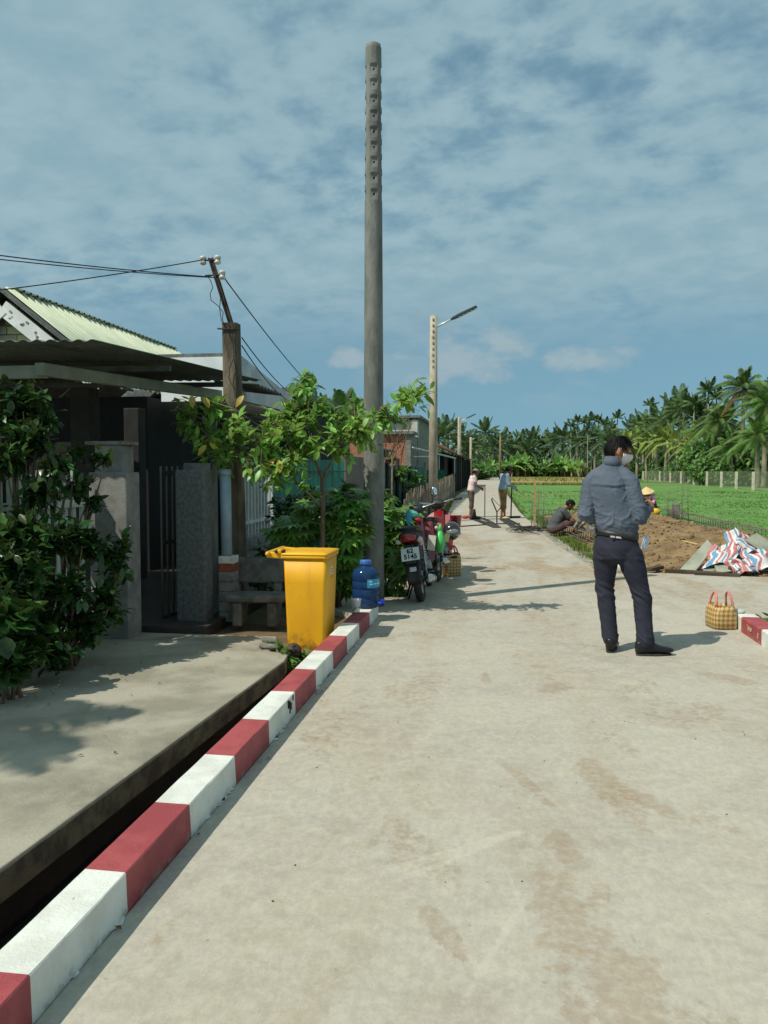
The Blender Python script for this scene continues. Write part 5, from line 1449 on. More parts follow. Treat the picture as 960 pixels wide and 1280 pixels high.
tarp((3.61, 11.7, 0.16), (.5, 0, 0), (.0, -.42, -.22), 34, 20, lambda a, b: .04, 'striped sheet spilling down at the right edge of the debris heap', 13, 1)
for i, (a, b, h_, l_) in enumerate((((2.28, 11.6, -0.02), (2.98, 11.3, -0.04), .05, 'dark old plank along the front foot of the debris heap'), ((2.61, 11.35, -0.04), (3.16, 11.22, -0.04), .04, 'second dark old plank under the front boards of the debris heap'), ((2.08, 11.7, -0.03), (2.29, 12, -0.04), .05, 'short dark plank on the soil left of the debris heap'), ((2.51, 12.6, 0.04), (2.84, 13.2, 0.02), .05, 'short dark plank behind the left end of the debris heap'), ((3.1, 12, 0.22), (3.46, 11.8, 0.18), .04, 'dark plank across the middle of the striped sheets'))):
    a, b = Vector(a), Vector(b)
    a.z = max(a.z, .02); b.z = max(b.z, .02)
    m = MB(); m.beam(a, b, .10, h_); solo('plank', m, m_plank, l_, 'plank', tuple(a), 'old planks at the debris heap', bevel=0.006)
m = MB(); a, b = Vector((3.08, 15.69, 0)), Vector((3.26, 13.98, 0)); a.z, b.z = .16, .18; m.tube([a, b], .016, 6); solo('bamboo_pole', m, M('bamboo', srgb(196, 172, 112), rough=0.6), 'thin pale bamboo pole lying on the brown soil behind the debris heap', 'pole', tuple(a))
m = MB(); a, b = Vector((4.15, 19.72, 0)), Vector((4.35, 19.02, 0)); a.z = b.z = .12; m.tube([a, b], .02, 6); solo('bamboo_pole', m, bpy.data.materials['bamboo'], 'short pale stick lying farther back on the brown soil', 'stick', tuple(a))
m = MB(); a = Vector((1.65, 11.41, 0)); m.ball((a.x, a.y, .09), (.11, .09, .10), 14, 10, fn=lambda p_: p_ * (1 + .2 * noise.noise(p_ * 20))); solo('white_sack', m, m_porc, 'small white sack on the ground seen between the legs of the jacketed man', 'sack', (a.x, a.y, 0))
m = MB(); a = Vector((4.6, 18.59, 0)); m.beam(a + Vector((0, 0, .10)), a + Vector((.75, -.6, .10)), .16, .025); solo('pale_board', m, m_board, 'pale board on the grass beyond the reinforcement cages', 'board', tuple(a))
# reinforcement cages round the digging
m_rb = M('rebar', srgb(116, 114, 108), srgb(104, 88, 76), scale=6, rough=0.8)
def cage_up(x, y, h, label):
    t = thing('rebar_column', label, 'rebar cage', (x, y, 0), 'upright reinforcement cages')
    for sx in (-1, 1):
        for sy in (-1, 1):
            m = MB(); m.tube([(x + sx * .075, y + sy * .075, -.05), (x + sx * .07, y + sy * .075, h + .06 * sx * sy)], .0065, 5); part('bar', m, m_rb, t)
    k = int(h / .17)
    for i in range(k):
        z = .06 + i * .17; m = MB(); m.tube([(x - .08, y - .08, z), (x + .08, y - .08, z), (x + .08, y + .08, z), (x - .08, y + .08, z), (x - .08, y - .08, z)], .004, 4); part('stirrup', m, m_rb, t)
for px, py, h, lb in ((1.68, 14.28, .85, 'nearest upright rebar cage, beside the crouching worker'), (2.74, 21.81, 1.0, 'upright rebar cage at the back of the digging near the jacketed man'), (0.79, 19.49, .8, 'upright rebar cage by the wooden stake'), (4.79, 23.84, .8, 'upright rebar cage right of the woman in the conical hat'), (4.81, 22.11, 1.2, 'tallest upright rebar cage on the grass edge behind the soil'), (1.02, 21.24, .9, 'upright rebar cage in front of the green field left of the seated man')):
    cage_up(px, py, h, lb)
def cage_flat(a, b, label):
    a, b = Vector(a), Vector(b); t = thing('rebar_beam', label, 'rebar cage', tuple(a), 'long reinforcement cages round the digging')
    d = (b - a).normalized(); s_ = d.cross(Vector((0, 0, 1))).normalized(); L = (b - a).length
    for sx in (-1, 1):
        for z in (.06, .22):
            m = MB(); m.tube([a + s_ * .07 * sx + Vector((0, 0, z)), b + s_ * .07 * sx + Vector((0, 0, z))], .01, 5); part('bar', m, m_rb, t)
    for i in range(int(L / .2)):
        c = a + d * (.1 + .2 * i); m = MB(); m.tube([c - s_ * .08 + Vector((0, 0, .05)), c + s_ * .08 + Vector((0, 0, .05)), c + s_ * .08 + Vector((0, 0, .23)), c - s_ * .08 + Vector((0, 0, .23)), c - s_ * .08 + Vector((0, 0, .05))], .007, 4); part('stirrup', m, m_rb, t)
cage_flat((4.95, 25.5, .02), (5.25, 17.0, .0), 'long low rebar cage along the far right edge of the digging')
cage_flat((1.0, 24.6, .0), (4.9, 26.2, .05), 'long low rebar cage across the back of the digging')
cage_flat((1.15, 20.8, -.04), (1.75, 16.2, -.04), 'low rebar cage along the road side of the digging by the seated man')

# ================================================================== PEOPLE
V3 = lambda *a: Vector(a)
m_skin = M('skin', srgb(176, 122, 92), srgb(160, 106, 78), scale=14, rough=0.55, bump=0.05)
m_skin2 = M('skin_tanned', srgb(150, 98, 72), srgb(132, 82, 60), scale=14, rough=0.6)
m_hair = M('hair_black', (0.006, 0.0055, 0.0055), (0.011, 0.010, 0.010), scale=60, rough=0.6, bump=0.12, bscale=120, stretch=(1, 1, 0.3), spec=.12)
m_eyew = M('eye_white', (0.6, 0.58, 0.55), rough=0.2)
m_eyed = M('eye_dark', (0.02, 0.012, 0.01), rough=0.1)

def frame(fwd, up=(0, 0, 1)):
    f_ = Vector(fwd).normalized(); u = Vector(up); r = f_.cross(u).normalized(); u = r.cross(f_).normalized()
    return Matrix((r, f_, u)).transposed()        # columns: right, forward, up
def skull(p):
    q = p.copy()
    if q.z < 0:
        k = min(1, -q.z / 0.115)
        q.x *= 1 - 0.30 * k ** 1.4
        if q.y < 0: q.y *= 1 - 0.42 * k
        else: q.y *= 1 - 0.10 * k
    if q.y > 0.05 and -0.02 < q.z < 0.03: q.y -= 0.006       # eye hollows
    if q.y < -0.05 and q.z > -0.03: q.y -= 0.006
    return q
def add_head(mb, c, F, s=1.0):
    c = Vector(c)
    mb.ball(c, (0.076 * s, 0.096 * s, 0.116 * s), 28, 20, F, fn=skull)
    P = lambda x, y, z: c + F @ (Vector((x, y, z)) * s)
    mb.tube([P(0, .088, .022), P(0, .104, -.012), P(0, .113, -.026)], [.009 * s, .013 * s, .017 * s], 8, rounded=True)
    mb.ball(P(0, .088, -.062), (.026 * s, .014 * s, .012 * s), 10, 6, F)
    mb.ball(P(0, .082, -.096), (.026 * s, .020 * s, .020 * s), 10, 6, F)
    for e in (-1, 1):
        mb.ball(P(.080 * e, -.008, -.004), (.012 * s, .022 * s, .035 * s), 10, 8, F)
        mb.ball(P(.032 * e, .082, .032), (.024 * s, .012 * s, .009 * s), 8, 6, F)
def add_eyes(parent, c, F, s=1.0):
    c = Vector(c)
    for e in (-1, 1):
        m = MB(); m.ball(c + F @ (Vector((.031 * e, .081, .012)) * s), (.0135 * s, .010 * s, .009 * s), 10, 8, F)
        ey = part('eye', m, m_eyew, parent)
        m = MB(); m.ball(c + F @ (Vector((.031 * e, .0885, .012)) * s), (.006 * s, .004 * s, .006 * s), 8, 6, F); part('iris', m, m_eyed, ey)
    m = MB(); m.etube([c + F @ (Vector((-.022, .096, -.064)) * s), c + F @ (Vector((0, .102, -.063)) * s), c + F @ (Vector((.022, .096, -.064)) * s)], [.002, .005 * s, .002], [.003, .006 * s, .003], F @ Vector((0, 1, 0)), 8)
    part('mouth', m, M('lips', srgb(140, 78, 66), rough=0.5) if 'lips' not in bpy.data.materials else bpy.data.materials['lips'], parent)
def add_hand(mb, wrist, d, palm_n, side, s=1.0, curl=0.5):
    """palm with four unequal bent fingers and a thumb from the palm's side"""
    w, d, n_ = Vector(wrist), Vector(d).normalized(), Vector(palm_n)
    a = d.cross(n_).normalized() * side; n_ = (n_ - d * n_.dot(d)).normalized()
    mb.etube([w - d * .02 * s, w + d * .02 * s, w + d * .055 * s, w + d * .092 * s], [.026 * s, .034 * s, .042 * s, .040 * s], [.020 * s, .018 * s, .016 * s, .012 * s], a, 12)
    for i, (off, L) in enumerate(((.031, .066), (.011, .076), (-.010, .071), (-.030, .056))):
        p = w + d * .090 * s + a * off * s; pts = [p]; dd = d.copy(); ang = 0
        for k, fr in enumerate((.45, .32, .23)):
            ang = curl * (0.55, 0.75, 0.5)[k] * (1 + .12 * i)
            ax = dd.cross(n_).normalized(); dd = (Quaternion(ax, ang) @ dd); n2 = Quaternion(ax, ang) @ n_
            pts.append(pts[-1] + dd * L * fr * s + a * off * .08 * s); n_k = n2
        mb.tube(pts, [.0092 * s, .0086 * s, .008 * s, .007 * s], 8, rounded=True)
    th = w + d * .030 * s + a * .030 * s
    mb.tube([th, th + (a * .7 + d * .6 + n_ * .35).normalized() * .034 * s, th + (a * .7 + d * .6 + n_ * .35).normalized() * .034 * s + (a * .25 + d * .8 + n_ * .45).normalized() * .032 * s], [.0125 * s, .011 * s, .0085 * s], 8, rounded=True)
def limb(mb, pts, rad, n=14): mb.tube(pts, rad, n, rounded=True)
def midr(a, b, f_): return Vector(a).lerp(Vector(b), f_)
def add_foot(mb, ankle, toe, s=1.0, bare=True, h=0.0):
    a = Vector(ankle); t_ = Vector(toe); d = (t_ - a); d.z = 0; d.normalize(); sd = Vector((d.y, -d.x, 0))
    z0 = a.z - .075 * s
    heel = a - d * .055 * s
    L = .235 * s
    sec = [(0.0, .024, .030, .045), (.10, .032, .040, .058), (.30, .034, .045, .066), (.52, .036, .034, .045), (.75, .044, .024, .028), (.92, .040, .018, .020), (1.0, .022, .010, .012)]
    pts, rx, ry = [], [], []
    for f_, w, hh, zc_ in sec:
        p = heel + d * (L * f_); p.z = z0 + hh * s * (1.15 if bare else 1.2); pts.append(p); rx.append(w * s * (1 if bare else 1.12)); ry.append(hh * s * 1.05)
    mb.etube(pts, rx, ry, sd, 14, power=.8)
def folds(me, amp, sc, seed, axis=None, zlo=None):
    vs_ = me.vertices
    for v, p, nn in [(v, v.co.copy(), v.normal.copy()) for v in vs_]:
        a = noise.noise(Vector((p.x * sc + seed, p.y * sc, p.z * sc * 1.5))) + .5 * noise.noise(Vector((p.x * sc * 2.1, p.y * sc * 2.1 + seed, p.z * sc * 3.2)))
        a = a - abs(noise.noise(Vector((p.x * sc * .9, p.y * sc * .9, p.z * sc * .9 + seed)))) * .6
        v.co = p + nn * (a * amp)
    me.update()
def person(label, J, cols, loc, rot, scale=1.0, voxel=.010, sleeve=.55, legs=1.0, shoe=False, hat=None, curl=.7, group=None, top_amp=.006, hairy=True, mask=False, fat=1.0):
    g_ = lambda k: Vector(J[k])
    F = frame(J['face'], J.get('hup', (0, 0, 1)))
    side = Vector(J.get('side', (1, 0, 0)))
    pel, che, nek, hd = g_('pelvis'), g_('chest'), g_('neck'), g_('head')
    wst = pel.lerp(che, .45)
    # body
    b = MB()
    b.etube([pel - (che - pel).normalized() * .06, pel, wst, che, nek.lerp(che, .3), nek], [.13, .155, .13, .155, .12, .06], [.09, .105, .09, .105, .075, .05], side, 20)
    limb(b, [nek - V3(0, 0, .03), hd - F @ V3(0, .02, .07)], [.055, .052])
    add_head(b, hd, F)
    for e, k in ((-1, 'L'), (1, 'R')):
        sh_, el, wr = g_('shoulder' + k), g_('elbow' + k), g_('wrist' + k)
        limb(b, [sh_, midr(sh_, el, .5), el], [.052, .046, .040]); limb(b, [el, midr(el, wr, .35), wr], [.040, .038, .026])
        add_hand(b, wr, J.get('hand' + k, wr - el), J.get('palm' + k, (-e * .3, 0, -1)), J.get('thumb' + k, 1 if k == 'R' else 1), .95, curl)
        hp, kn, an = g_('hip' + k), g_('knee' + k), g_('ankle' + k)
        limb(b, [hp, midr(hp, kn, .5), kn], [.085, .070, .052]); limb(b, [kn, midr(kn, an, .35), midr(kn, an, .8), an], [.052, .054, .036, .034])
        add_foot(b, an, g_('toe' + k), 1.0, True)
    me = evaluated(b, voxel, 3, 'person', .5)
    me.materials.append(cols['skin'])
    root = bpy.data.objects.new('person', me); link(root); WLOC[root.name] = V3(0, 0, 0)
    tag(root, label, 'person', group, 'thing')
    add_eyes(root, hd, F)
    # top
    t_ = MB(); k = fat
    t_.etube([pel - (che - pel).normalized() * J.get('hem', .02), pel.lerp(che, .12), wst, che, nek.lerp(che, .42), nek.lerp(che, .1)], [.172 * k, .178 * k, .165 * k, .188, .165, .075], [.125 * k, .128 * k, .12 * k, .128, .10, .065], side, 28, power=.9)
    for kx in 'LR':
        sh_, el, wr = g_('shoulder' + kx), g_('elbow' + kx), g_('wrist' + kx)
        if sleeve <= 1: limb(t_, [sh_, sh_.lerp(el, sleeve * .6), sh_.lerp(el, sleeve)], [.072, .068, .066])
        else:
            limb(t_, [sh_, sh_.lerp(el, .5), el], [.074, .064, .060]); limb(t_, [el, el.lerp(wr, .5), el.lerp(wr, .93)], [.060, .054, .046])
    me = evaluated(t_, voxel, 4, 'shirt', .5); folds(me, top_amp, 9, 3.3); me.materials.append(cols['top']); part('shirt', me, None, root)
    # bottom
    t_ = MB()
    ax = (che - pel).normalized()
    t_.etube([pel + ax * .08, pel, pel - ax * .08], [.150 * k, .165 * k, .14], [.112 * k, .122 * k, .10], side, 24)
    for kx in 'LR':
        hp, kn, an = g_('hip' + kx), g_('knee' + kx), g_('ankle' + kx)
        limb(t_, [hp, hp.lerp(kn, .5), kn], [.102, .092, .082])
        if legs > 1: limb(t_, [kn, kn.lerp(an, .45), kn.lerp(an, legs - 1)], [.080, .076, .068])
    me = evaluated(t_, voxel, 4, 'trousers', .5); folds(me, .006, 9, 7.1); me.materials.append(cols['bottom']); part('trousers' if legs > 1.5 else 'shorts', me, None, root)
    # hair
    if hairy:
        h = MB(); h.ball(hd, (.083, .103, .124), 26, 18, F, fn=lambda p: skull(p) * (1 + .03 * noise.noise(p * 60)), keep=lambda p: (p.z > .055) or (p.y < .02 and p.z > -.015 - .5 * max(0, p.y + .02)) or (p.y < -.03 and p.z > -.055))
        part('hair', h, m_hair, root, solid=.012)
    if hat == 'cap':
        h = MB(); h.ball(hd + F @ V3(0, -.004, .012), (.090, .110, .118), 24, 16, F, keep=lambda p: p.z > .028); h.etube([hd + F @ V3(0, .085, .045), hd + F @ V3(0, .145, .035), hd + F @ V3(0, .17, .028)], [.075, .065, .03], [.006, .005, .004], F @ V3(1, 0, 0), 14)
        part('cap', h, cols['hat'], root, solid=.006)
    if hat == 'brim':
        h = MB(); h.lathe(hd + F @ V3(0, 0, .035), [(.155, -.01), (.150, .0), (.098, .012), (.094, .06), (.075, .095), (.0, .105)], 24, F @ V3(0, 0, 1), cap=False); part('hat', h, cols['hat'], root, solid=.006)
    if hat == 'cone':
        h = MB(); h.lathe(hd + F @ V3(0, 0, .005), [(.235, 0), (.228, .006), (.12, .085), (.012, .17), (0, .173)], 28, F @ V3(0, 0, 1), cap=False); part('conical_hat', h, cols['hat'], root, solid=.006)
    root.location = loc; root.rotation_euler = (0, 0, rot); root.scale = (scale,) * 3
    return root, F
STAND = dict(pelvis=(0, 0, .92), chest=(0, .0, 1.24), neck=(0, .01, 1.45), head=(0, .05, 1.575), face=(0, 1, -.08), shoulderL=(-.175, .0, 1.385), shoulderR=(.175, .0, 1.385),
             elbowL=(-.22, -.01, 1.10), elbowR=(.22, -.01, 1.10), wristL=(-.16, .20, .98), wristR=(.15, .22, .97), hipL=(-.085, 0, .88), hipR=(.085, 0, .88), kneeL=(-.09, .02, .49), kneeR=(.09, .03, .49),
             ankleL=(-.09, -.02, .075), ankleR=(.09, -.01, .075), toeL=(-.11, .2, .02), toeR=(.12, .2, .02))
def pose(base, **kw): d = dict(base); d.update(kw); return d
m_pinkshirt = M('shirt_pale', srgb(226, 206, 204), srgb(206, 184, 184), scale=18, rough=0.85)
m_brownsh = M('shorts_brown', srgb(98, 84, 74), srgb(80, 68, 60), scale=10, rough=0.9)
m_denim = M('shirt_denim', srgb(150, 168, 180), srgb(122, 142, 158), scale=9, rough=0.9)
m_khaki = M('shorts_khaki', srgb(138, 116, 76), srgb(116, 96, 62), scale=9, rough=0.9)
m_greyt = M('tshirt_grey', srgb(84, 88, 90), srgb(68, 72, 74), scale=9, rough=0.9)
m_camo = M('camo_cloth', srgb(150, 152, 142), srgb(98, 102, 94), scale=16, rough=0.9, lo=.46, hi=.54)
# worker in the pale shirt, both hands on a tamping rod, facing right
J = pose(STAND, chest=(0, .05, 1.23), neck=(0, .09, 1.43), head=(0, .17, 1.54), face=(0, 1, -.35), shoulderL=(-.17, .07, 1.37), shoulderR=(.17, .07, 1.37), elbowL=(-.20, .14, 1.10), elbowR=(.20, .13, 1.10), wristL=(-.03, .36, 1.02), wristR=(.03, .37, .96), palmL=(1, 0, -.2), palmR=(-1, 0, -.2), kneeL=(-.09, .05, .49), kneeR=(.09, .0, .49), ankleL=(-.09, .06, .075), ankleR=(.09, -.06, .075), toeL=(-.1, .28, 0), toeR=(.11, .16, 0))
w1, _ = person('worker in pale pink shirt, brown shorts and grey cap leaning on a thin rod', J, dict(skin=m_skin2, top=m_pinkshirt, bottom=m_brownsh, hat=M('cap_grey', srgb(128, 124, 122), rough=.9)), (-0.92, 24.4, 0), R(-72), .885, .012, .5, 1.12, hat='cap', group='workers standing on the road')
m = MB(); m.tube([(-.50, 24.42, .0), (-.50, 24.42, .98)], .014, 8); solo('tamping_rod', m, m_iron, 'thin dark upright rod held by the worker in the pale pink shirt', 'rod', (-.5, 24.42, 0))
J = pose(J, chest=(0, .06, 1.23), neck=(0, .11, 1.43), head=(.0, .20, 1.53), face=(.1, 1, -.5), wristL=(-.06, .40, 1.02), wristR=(.08, .44, .92), ankleL=(-.10, .02, .075), ankleR=(.10, .02, .075))
w2, _ = person('worker in light blue shirt, khaki shorts and dark brimmed hat holding a black rod', J, dict(skin=m_skin2, top=m_denim, bottom=m_khaki, hat=M('hat_dark', srgb(72, 70, 72), rough=.9)), (0.03, 23.9, 0), R(-60), .93, .012, 1.5, 1.02, hat='brim', group='workers standing on the road', fat=1.08)
m = MB(); m.tube([(.28, 24.12, .0), (.30, 24.13, 1.0)], .020, 8); m.tube([(.06, 24.0, .03), (.56, 24.3, .03)], .03, 8); solo('tamping_rod', m, m_blk, 'thick black rod held by the worker in the light blue denim shirt', 'rod', (.28, 24.1, 0))
m = MB()
m.lathe((.12, 23.75, .012), [(0, 0), (.12, 0), (.13, .03), (.05, .05), (0, .05)], 12); solo('straw_sandal', m, M('straw_pale', srgb(220, 190, 140), rough=.8), 'pale flat straw coloured lump on the road at the feet of the second worker', 'sandal', (.12, 23.75, 0))
# man seated at the road edge
SIT = dict(pelvis=(0, 0, .12), chest=(0, .15, .42), neck=(0, .27, .60), head=(0, .40, .67), face=(0, .75, -.75), hup=(0, .7, .7), shoulderL=(-.17, .22, .55), shoulderR=(.17, .22, .55), elbowL=(-.20, .40, .34), elbowR=(.20, .40, .33), wristL=(-.08, .60, .20), wristR=(.08, .62, .18),
           hipL=(-.09, .02, .12), hipR=(.09, .02, .12), kneeL=(-.14, .40, .32), kneeR=(.14, .42, .30), ankleL=(-.11, .72, .06), ankleR=(.11, .74, .05), toeL=(-.12, .95, 0), toeR=(.12, .97, 0))
person('man in a grey T-shirt sitting hunched at the road edge beside the brown digging', SIT, dict(skin=m_skin2, top=m_greyt, bottom=M('trousers_maroon', srgb(88, 66, 66), srgb(70, 50, 52), rough=.9)), (1.12, 18.25, -.02), R(-82), 1.0, .010, .6, 1.9, top_amp=.005)
SQ = dict(pelvis=(0, -.12, .22), chest=(0, .10, .50), neck=(0, .24, .66), head=(0, .36, .74), face=(0, .8, -.6), hup=(0, .6, .8), shoulderL=(-.17, .18, .62), shoulderR=(.17, .18, .62), elbowL=(-.22, .34, .42), elbowR=(.22, .34, .42), wristL=(-.10, .52, .24), wristR=(.10, .54, .22),
          hipL=(-.09, -.10, .22), hipR=(.09, -.10, .22), kneeL=(-.17, .24, .46), kneeR=(.17, .24, .46), ankleL=(-.12, .06, .07), ankleR=(.12, .06, .07), toeL=(-.15, .3, 0), toeR=(.15, .3, 0))
person('worker in grey mottled clothes crouching in the digging, mostly hidden behind the jacketed man', SQ, dict(skin=m_skin2, top=m_camo, bottom=m_camo, hat=m_khaki), (2.02, 16.9, .0), R(62), .98, .010, 1.5, 1.9, hat='cap')
person('person in a conical straw hat and pink patterned shirt squatting on the far soil', pose(SQ, face=(0, .9, -.35), hup=(0, .4, .9)), dict(skin=m_skin2, top=M('shirt_floral', srgb(206, 120, 140), srgb(224, 214, 214), scale=14, rough=.9, lo=.48, hi=.52), bottom=M('trousers_dark', srgb(58, 48, 52), rough=.9), hat=M('straw', srgb(222, 194, 140), srgb(204, 172, 118), scale=20, rough=.8)), (4.55, 25.6, .06), R(150), .95, .012, 1.5, 1.9, hat='cone')
m = MB(); m.ball((4.62, 25.2, .16), (.16, .12, .12), 12, 8); solo('yellow_basin', m, M('yellow_plastic', srgb(220, 176, 50), rough=.5), 'yellow plastic tub on the soil before the person in the conical hat', 'tub', (4.62, 25.2, .06))
m = MB(); m.ball((4.28, 25.3, .20), (.20, .15, .17), 12, 8, fn=lambda p: p * (1 + .15 * noise.noise(p * 9))); solo('tan_sack', m, M('sack_tan', srgb(178, 148, 100), rough=.9), 'tan sack on the soil just left of the person in the conical hat', 'sack', (4.28, 25.3, .06))
m = MB(); m.box(5.08, 5.28, 24.9, 25.1, -.03, .42); m.box(5.0, 5.05, 24.7, 24.75, -.03, .3); solo('concrete_stub', m, m_conc, 'short grey concrete stub at the grass edge right of the person in the conical hat', 'concrete stub', (5.18, 25, 0), bevel=.02)

# ------------------------------------------------------------------ the man in the jacket
S_ = .0062
def q(px, py, w): return V3((px - 790) * S_, w, 1.42 + (588 - py) * S_)
J = dict(pelvis=q(771, 684, .03), neck=q(764, 580, .06), head=q(773, 564, .085), face=(1, -.06, -.14), hup=(.0, .0, 1), side=(.94, -.34, 0))
aL, aR = V3(-.143, .08, .088), V3(.085, -.06, .088)
kL, kR = q(760, 738, .115), q(800, 742, -.02)
hL, hR = q(759, 691, .075), q(784, 691, -.010)
sL, sR = q(738, 603, .09), q(784.5, 602, -.02)
eL, eR = q(731.5, 645, .04), q(793, 643, -.07)
wL, wR = q(752, 652, .33), q(811, 634, .04)
F = frame(J['face'])
body = MB(); side = Vector(J['side'])
body.etube([q(771, 690, .03), q(770, 660, .035), q(764, 620, .045), q(762, 598, .05), q(764, 580, .06)], [.14, .13, .15, .13, .06], [.10, .09, .10, .08, .055], side, 20)
limb(body, [q(764, 585, .06), q(771, 571, .075)], [.058, .056])
add_head(body, J['head'], F, .99)
for e, s0, el, wr in ((-1, sL, eL, wL), (1, sR, eR, wR)):
    limb(body, [s0, s0.lerp(el, .5), el], [.05, .044, .04]); limb(body, [el, el.lerp(wr, .4), wr], [.04, .037, .027])
add_hand(body, wR, (.16, .26, .10), (-.8, .25, -.5), -1, .95, 1.0)
add_hand(body, wL, (.35, .25, .05), (.3, -.2, -.9), 1, .95, .8)
for hp, kn, an, toe in ((hL, kL, aL, (.05, .45, 0)), (hR, kR, aR, (.34, .0, 0))):
    limb(body, [hp, hp.lerp(kn, .5), kn], [.075, .06, .05]); limb(body, [kn, kn.lerp(an, .4), an], [.05, .05, .035]); add_foot(body, an, toe, .95)
me = evaluated(body, .0055, 2, 'person', .5); me.materials.append(m_skin)
man = bpy.data.objects.new('person', me); link(man); WLOC[man.name] = V3(0, 0, 0)
tag(man, 'man in slate grey jacket, navy trousers and face mask standing with his back turned', 'person', None, 'thing')
add_eyes(man, J['head'], F, .99)
# jacket
jk = MB()
jk.etube([q(770, 664, .035), q(769.5, 655, .035), q(768, 645, .035), q(764, 632, .038), q(760, 617, .045), q(759.5, 604, .05), q(760.5, 595, .055), q(763, 587, .06), q(764, 579, .062)],
         [.156, .168, .167, .155, .148, .150, .133, .088, .066], [.120, .131, .128, .119, .116, .110, .096, .078, .062], side, 36, power=.9)
limb(jk, [q(757, 588, .06), q(745, 595, .075), sL, sL.lerp(eL, .5), eL], [.058, .060, .060, .063, .060]); limb(jk, [eL, eL.lerp(wL, .5), eL.lerp(wL, .9)], [.064, .058, .048])
limb(jk, [q(769, 588, .05), q(778, 594, .01), sR, sR.lerp(eR, .5), eR], [.058, .060, .062, .066, .063]); limb(jk, [eR, eR.lerp(wR, .5), eR.lerp(wR, .72)], [.062, .052, .044])
me = evaluated(jk, .0065, 6, 'jacket', .5)
for v, p, nn in [(v, v.co.copy(), v.normal.copy()) for v in me.vertices]:
    sg = 1 if p.x > -.18 else -1
    f1 = max(0, 1 - abs(noise.noise(V3((p.x + .18) * 9 + sg * p.z * 6.0, p.y * 7, p.z * 10 - sg * (p.x + .18) * 9))) * 3.2) ** 1.5
    f2 = max(0, 1 - abs(noise.noise(V3(p.x * 14 - sg * p.z * 10, p.y * 14 + 4, p.z * 24 + sg * p.x * 10))) * 3.0) ** 1.5
    el = max(math.exp(-((p - eL).length / .12) ** 2), math.exp(-((p - eR).length / .12) ** 2), .75 * math.exp(-((p.z - 1.02) / .07) ** 2), .7 * math.exp(-((p - sR - V3(-.03, 0, -.10)).length / .11) ** 2), .6 * math.exp(-((p - sL - V3(.03, 0, -.10)).length / .11) ** 2))
    a = .0075 * f1 * (.35 + el) + .007 * f2 * (.06 + el) - .0025
    # creases at the elbows run round the sleeve
    for ee, w_ in ((eL, wL), (eR, wR)):
        dd = (p - ee); k_ = math.exp(-(dd.length / .10) ** 2); a += .006 * k_ * (abs(noise.noise(V3(dd.x * 9, dd.y * 9 + 3, dd.z * 30 + dd.x * 16))) * 2.6 - .6)
    # yoke fold across the back below the collar
    if p.y < .02: a += .007 * math.exp(-((p.z - 1.305 - .02 * abs(p.x + .18) * 4) / .012) ** 2) * math.exp(-((p.x + .18) / .10) ** 2) - .006 * math.exp(-((p.z - 1.285 - .03 * abs(p.x + .18) * 4) / .012) ** 2) * math.exp(-((p.x + .18) / .10) ** 2)
    v.co = p + nn * a
me.update()
m_jack = M('jacket_slate', srgb(88, 98, 112), srgb(78, 88, 101), scale=5, rough=.78, bump=.12, bscale=40, spec=.35)
m_jackd = M('jacket_rib', srgb(74, 76, 80), srgb(62, 64, 68), scale=40, rough=.85, bump=.4, bscale=90, stretch=(1, 1, .05))
me.materials.append(m_jack); jo = part('jacket', me, None, man)
m = MB(); ctr = q(770.5, 664, .035)
m.etube([q(770.5, 661, .035), q(770.5, 664, .035), q(771, 668.5, .035), q(771, 670, .035)], [.154, .1605, .1595, .152], [.119, .1255, .1245, .118], side, 40, power=.92, cap=False); part('waistband', m, m_jackd, jo)
m = MB(); m.etube([q(764, 583, .062), q(764.5, 577.5, .065), q(765.5, 572.5, .070), q(765.5, 571.5, .070)], [.074, .065, .060, .055], [.074, .065, .060, .055], side, 28, cap=False); part('collar', m, m_jack, jo, solid=.006)
for el, wr, c0 in ((eL, wL, .84), (eR, wR, .70)):
    m = MB(); m.tube([el.lerp(wr, c0), el.lerp(wr, c0 + .12)], [.045, .041], 16); part('cuff', m, m_jackd, jo)
# trousers
tr = MB()
tr.etube([q(770.5, 662, .035), q(770.5, 672, .035), q(770.5, 684, .035), q(771, 697, .033), q(772, 704, .035)], [.148, .158, .172, .165, .105], [.112, .122, .135, .122, .07], side, 30)
limb(tr, [hL, hL.lerp(kL, .35), hL.lerp(kL, .7), kL], [.100, .095, .079, .070], 18); limb(tr, [kL, kL.lerp(aL, .35), kL.lerp(aL, .8), kL.lerp(aL, .98)], [.070, .069, .063, .062], 18)
limb(tr, [hR, hR.lerp(kR, .35), hR.lerp(kR, .7), kR], [.100, .096, .080, .071], 18); limb(tr, [kR, kR.lerp(aR, .35), kR.lerp(aR, .8), kR.lerp(aR, .98)], [.071, .069, .064, .063], 18)
me = evaluated(tr, .0065, 12, 'trousers', .5)
for v, p, nn in [(v, v.co.copy(), v.normal.copy()) for v in me.vertices]:
    f1 = 1 - abs(noise.noise(V3(p.x * 9 + 9, p.y * 9, p.z * 16 + p.x * 14))) * 3.0
    kk = max(math.exp(-((p.z - .46) / .07) ** 2), .8 * math.exp(-((p.z - .12) / .06) ** 2), .7 * math.exp(-((p.z - .74) / .06) ** 2), .25)
    a = .012 * max(0, f1) ** 1.6 * kk - .002
    for kn in (kL, kR):
        dd = p - kn; a += .007 * math.exp(-((dd.z - .02) / .12) ** 2) * math.exp(-(dd.x / .11) ** 2) * (abs(noise.noise(V3(dd.x * 7, dd.y * 7 + kn.x * 30, dd.z * 20 + dd.x * 12))) * 2 - .5)
    v.co = p + nn * a
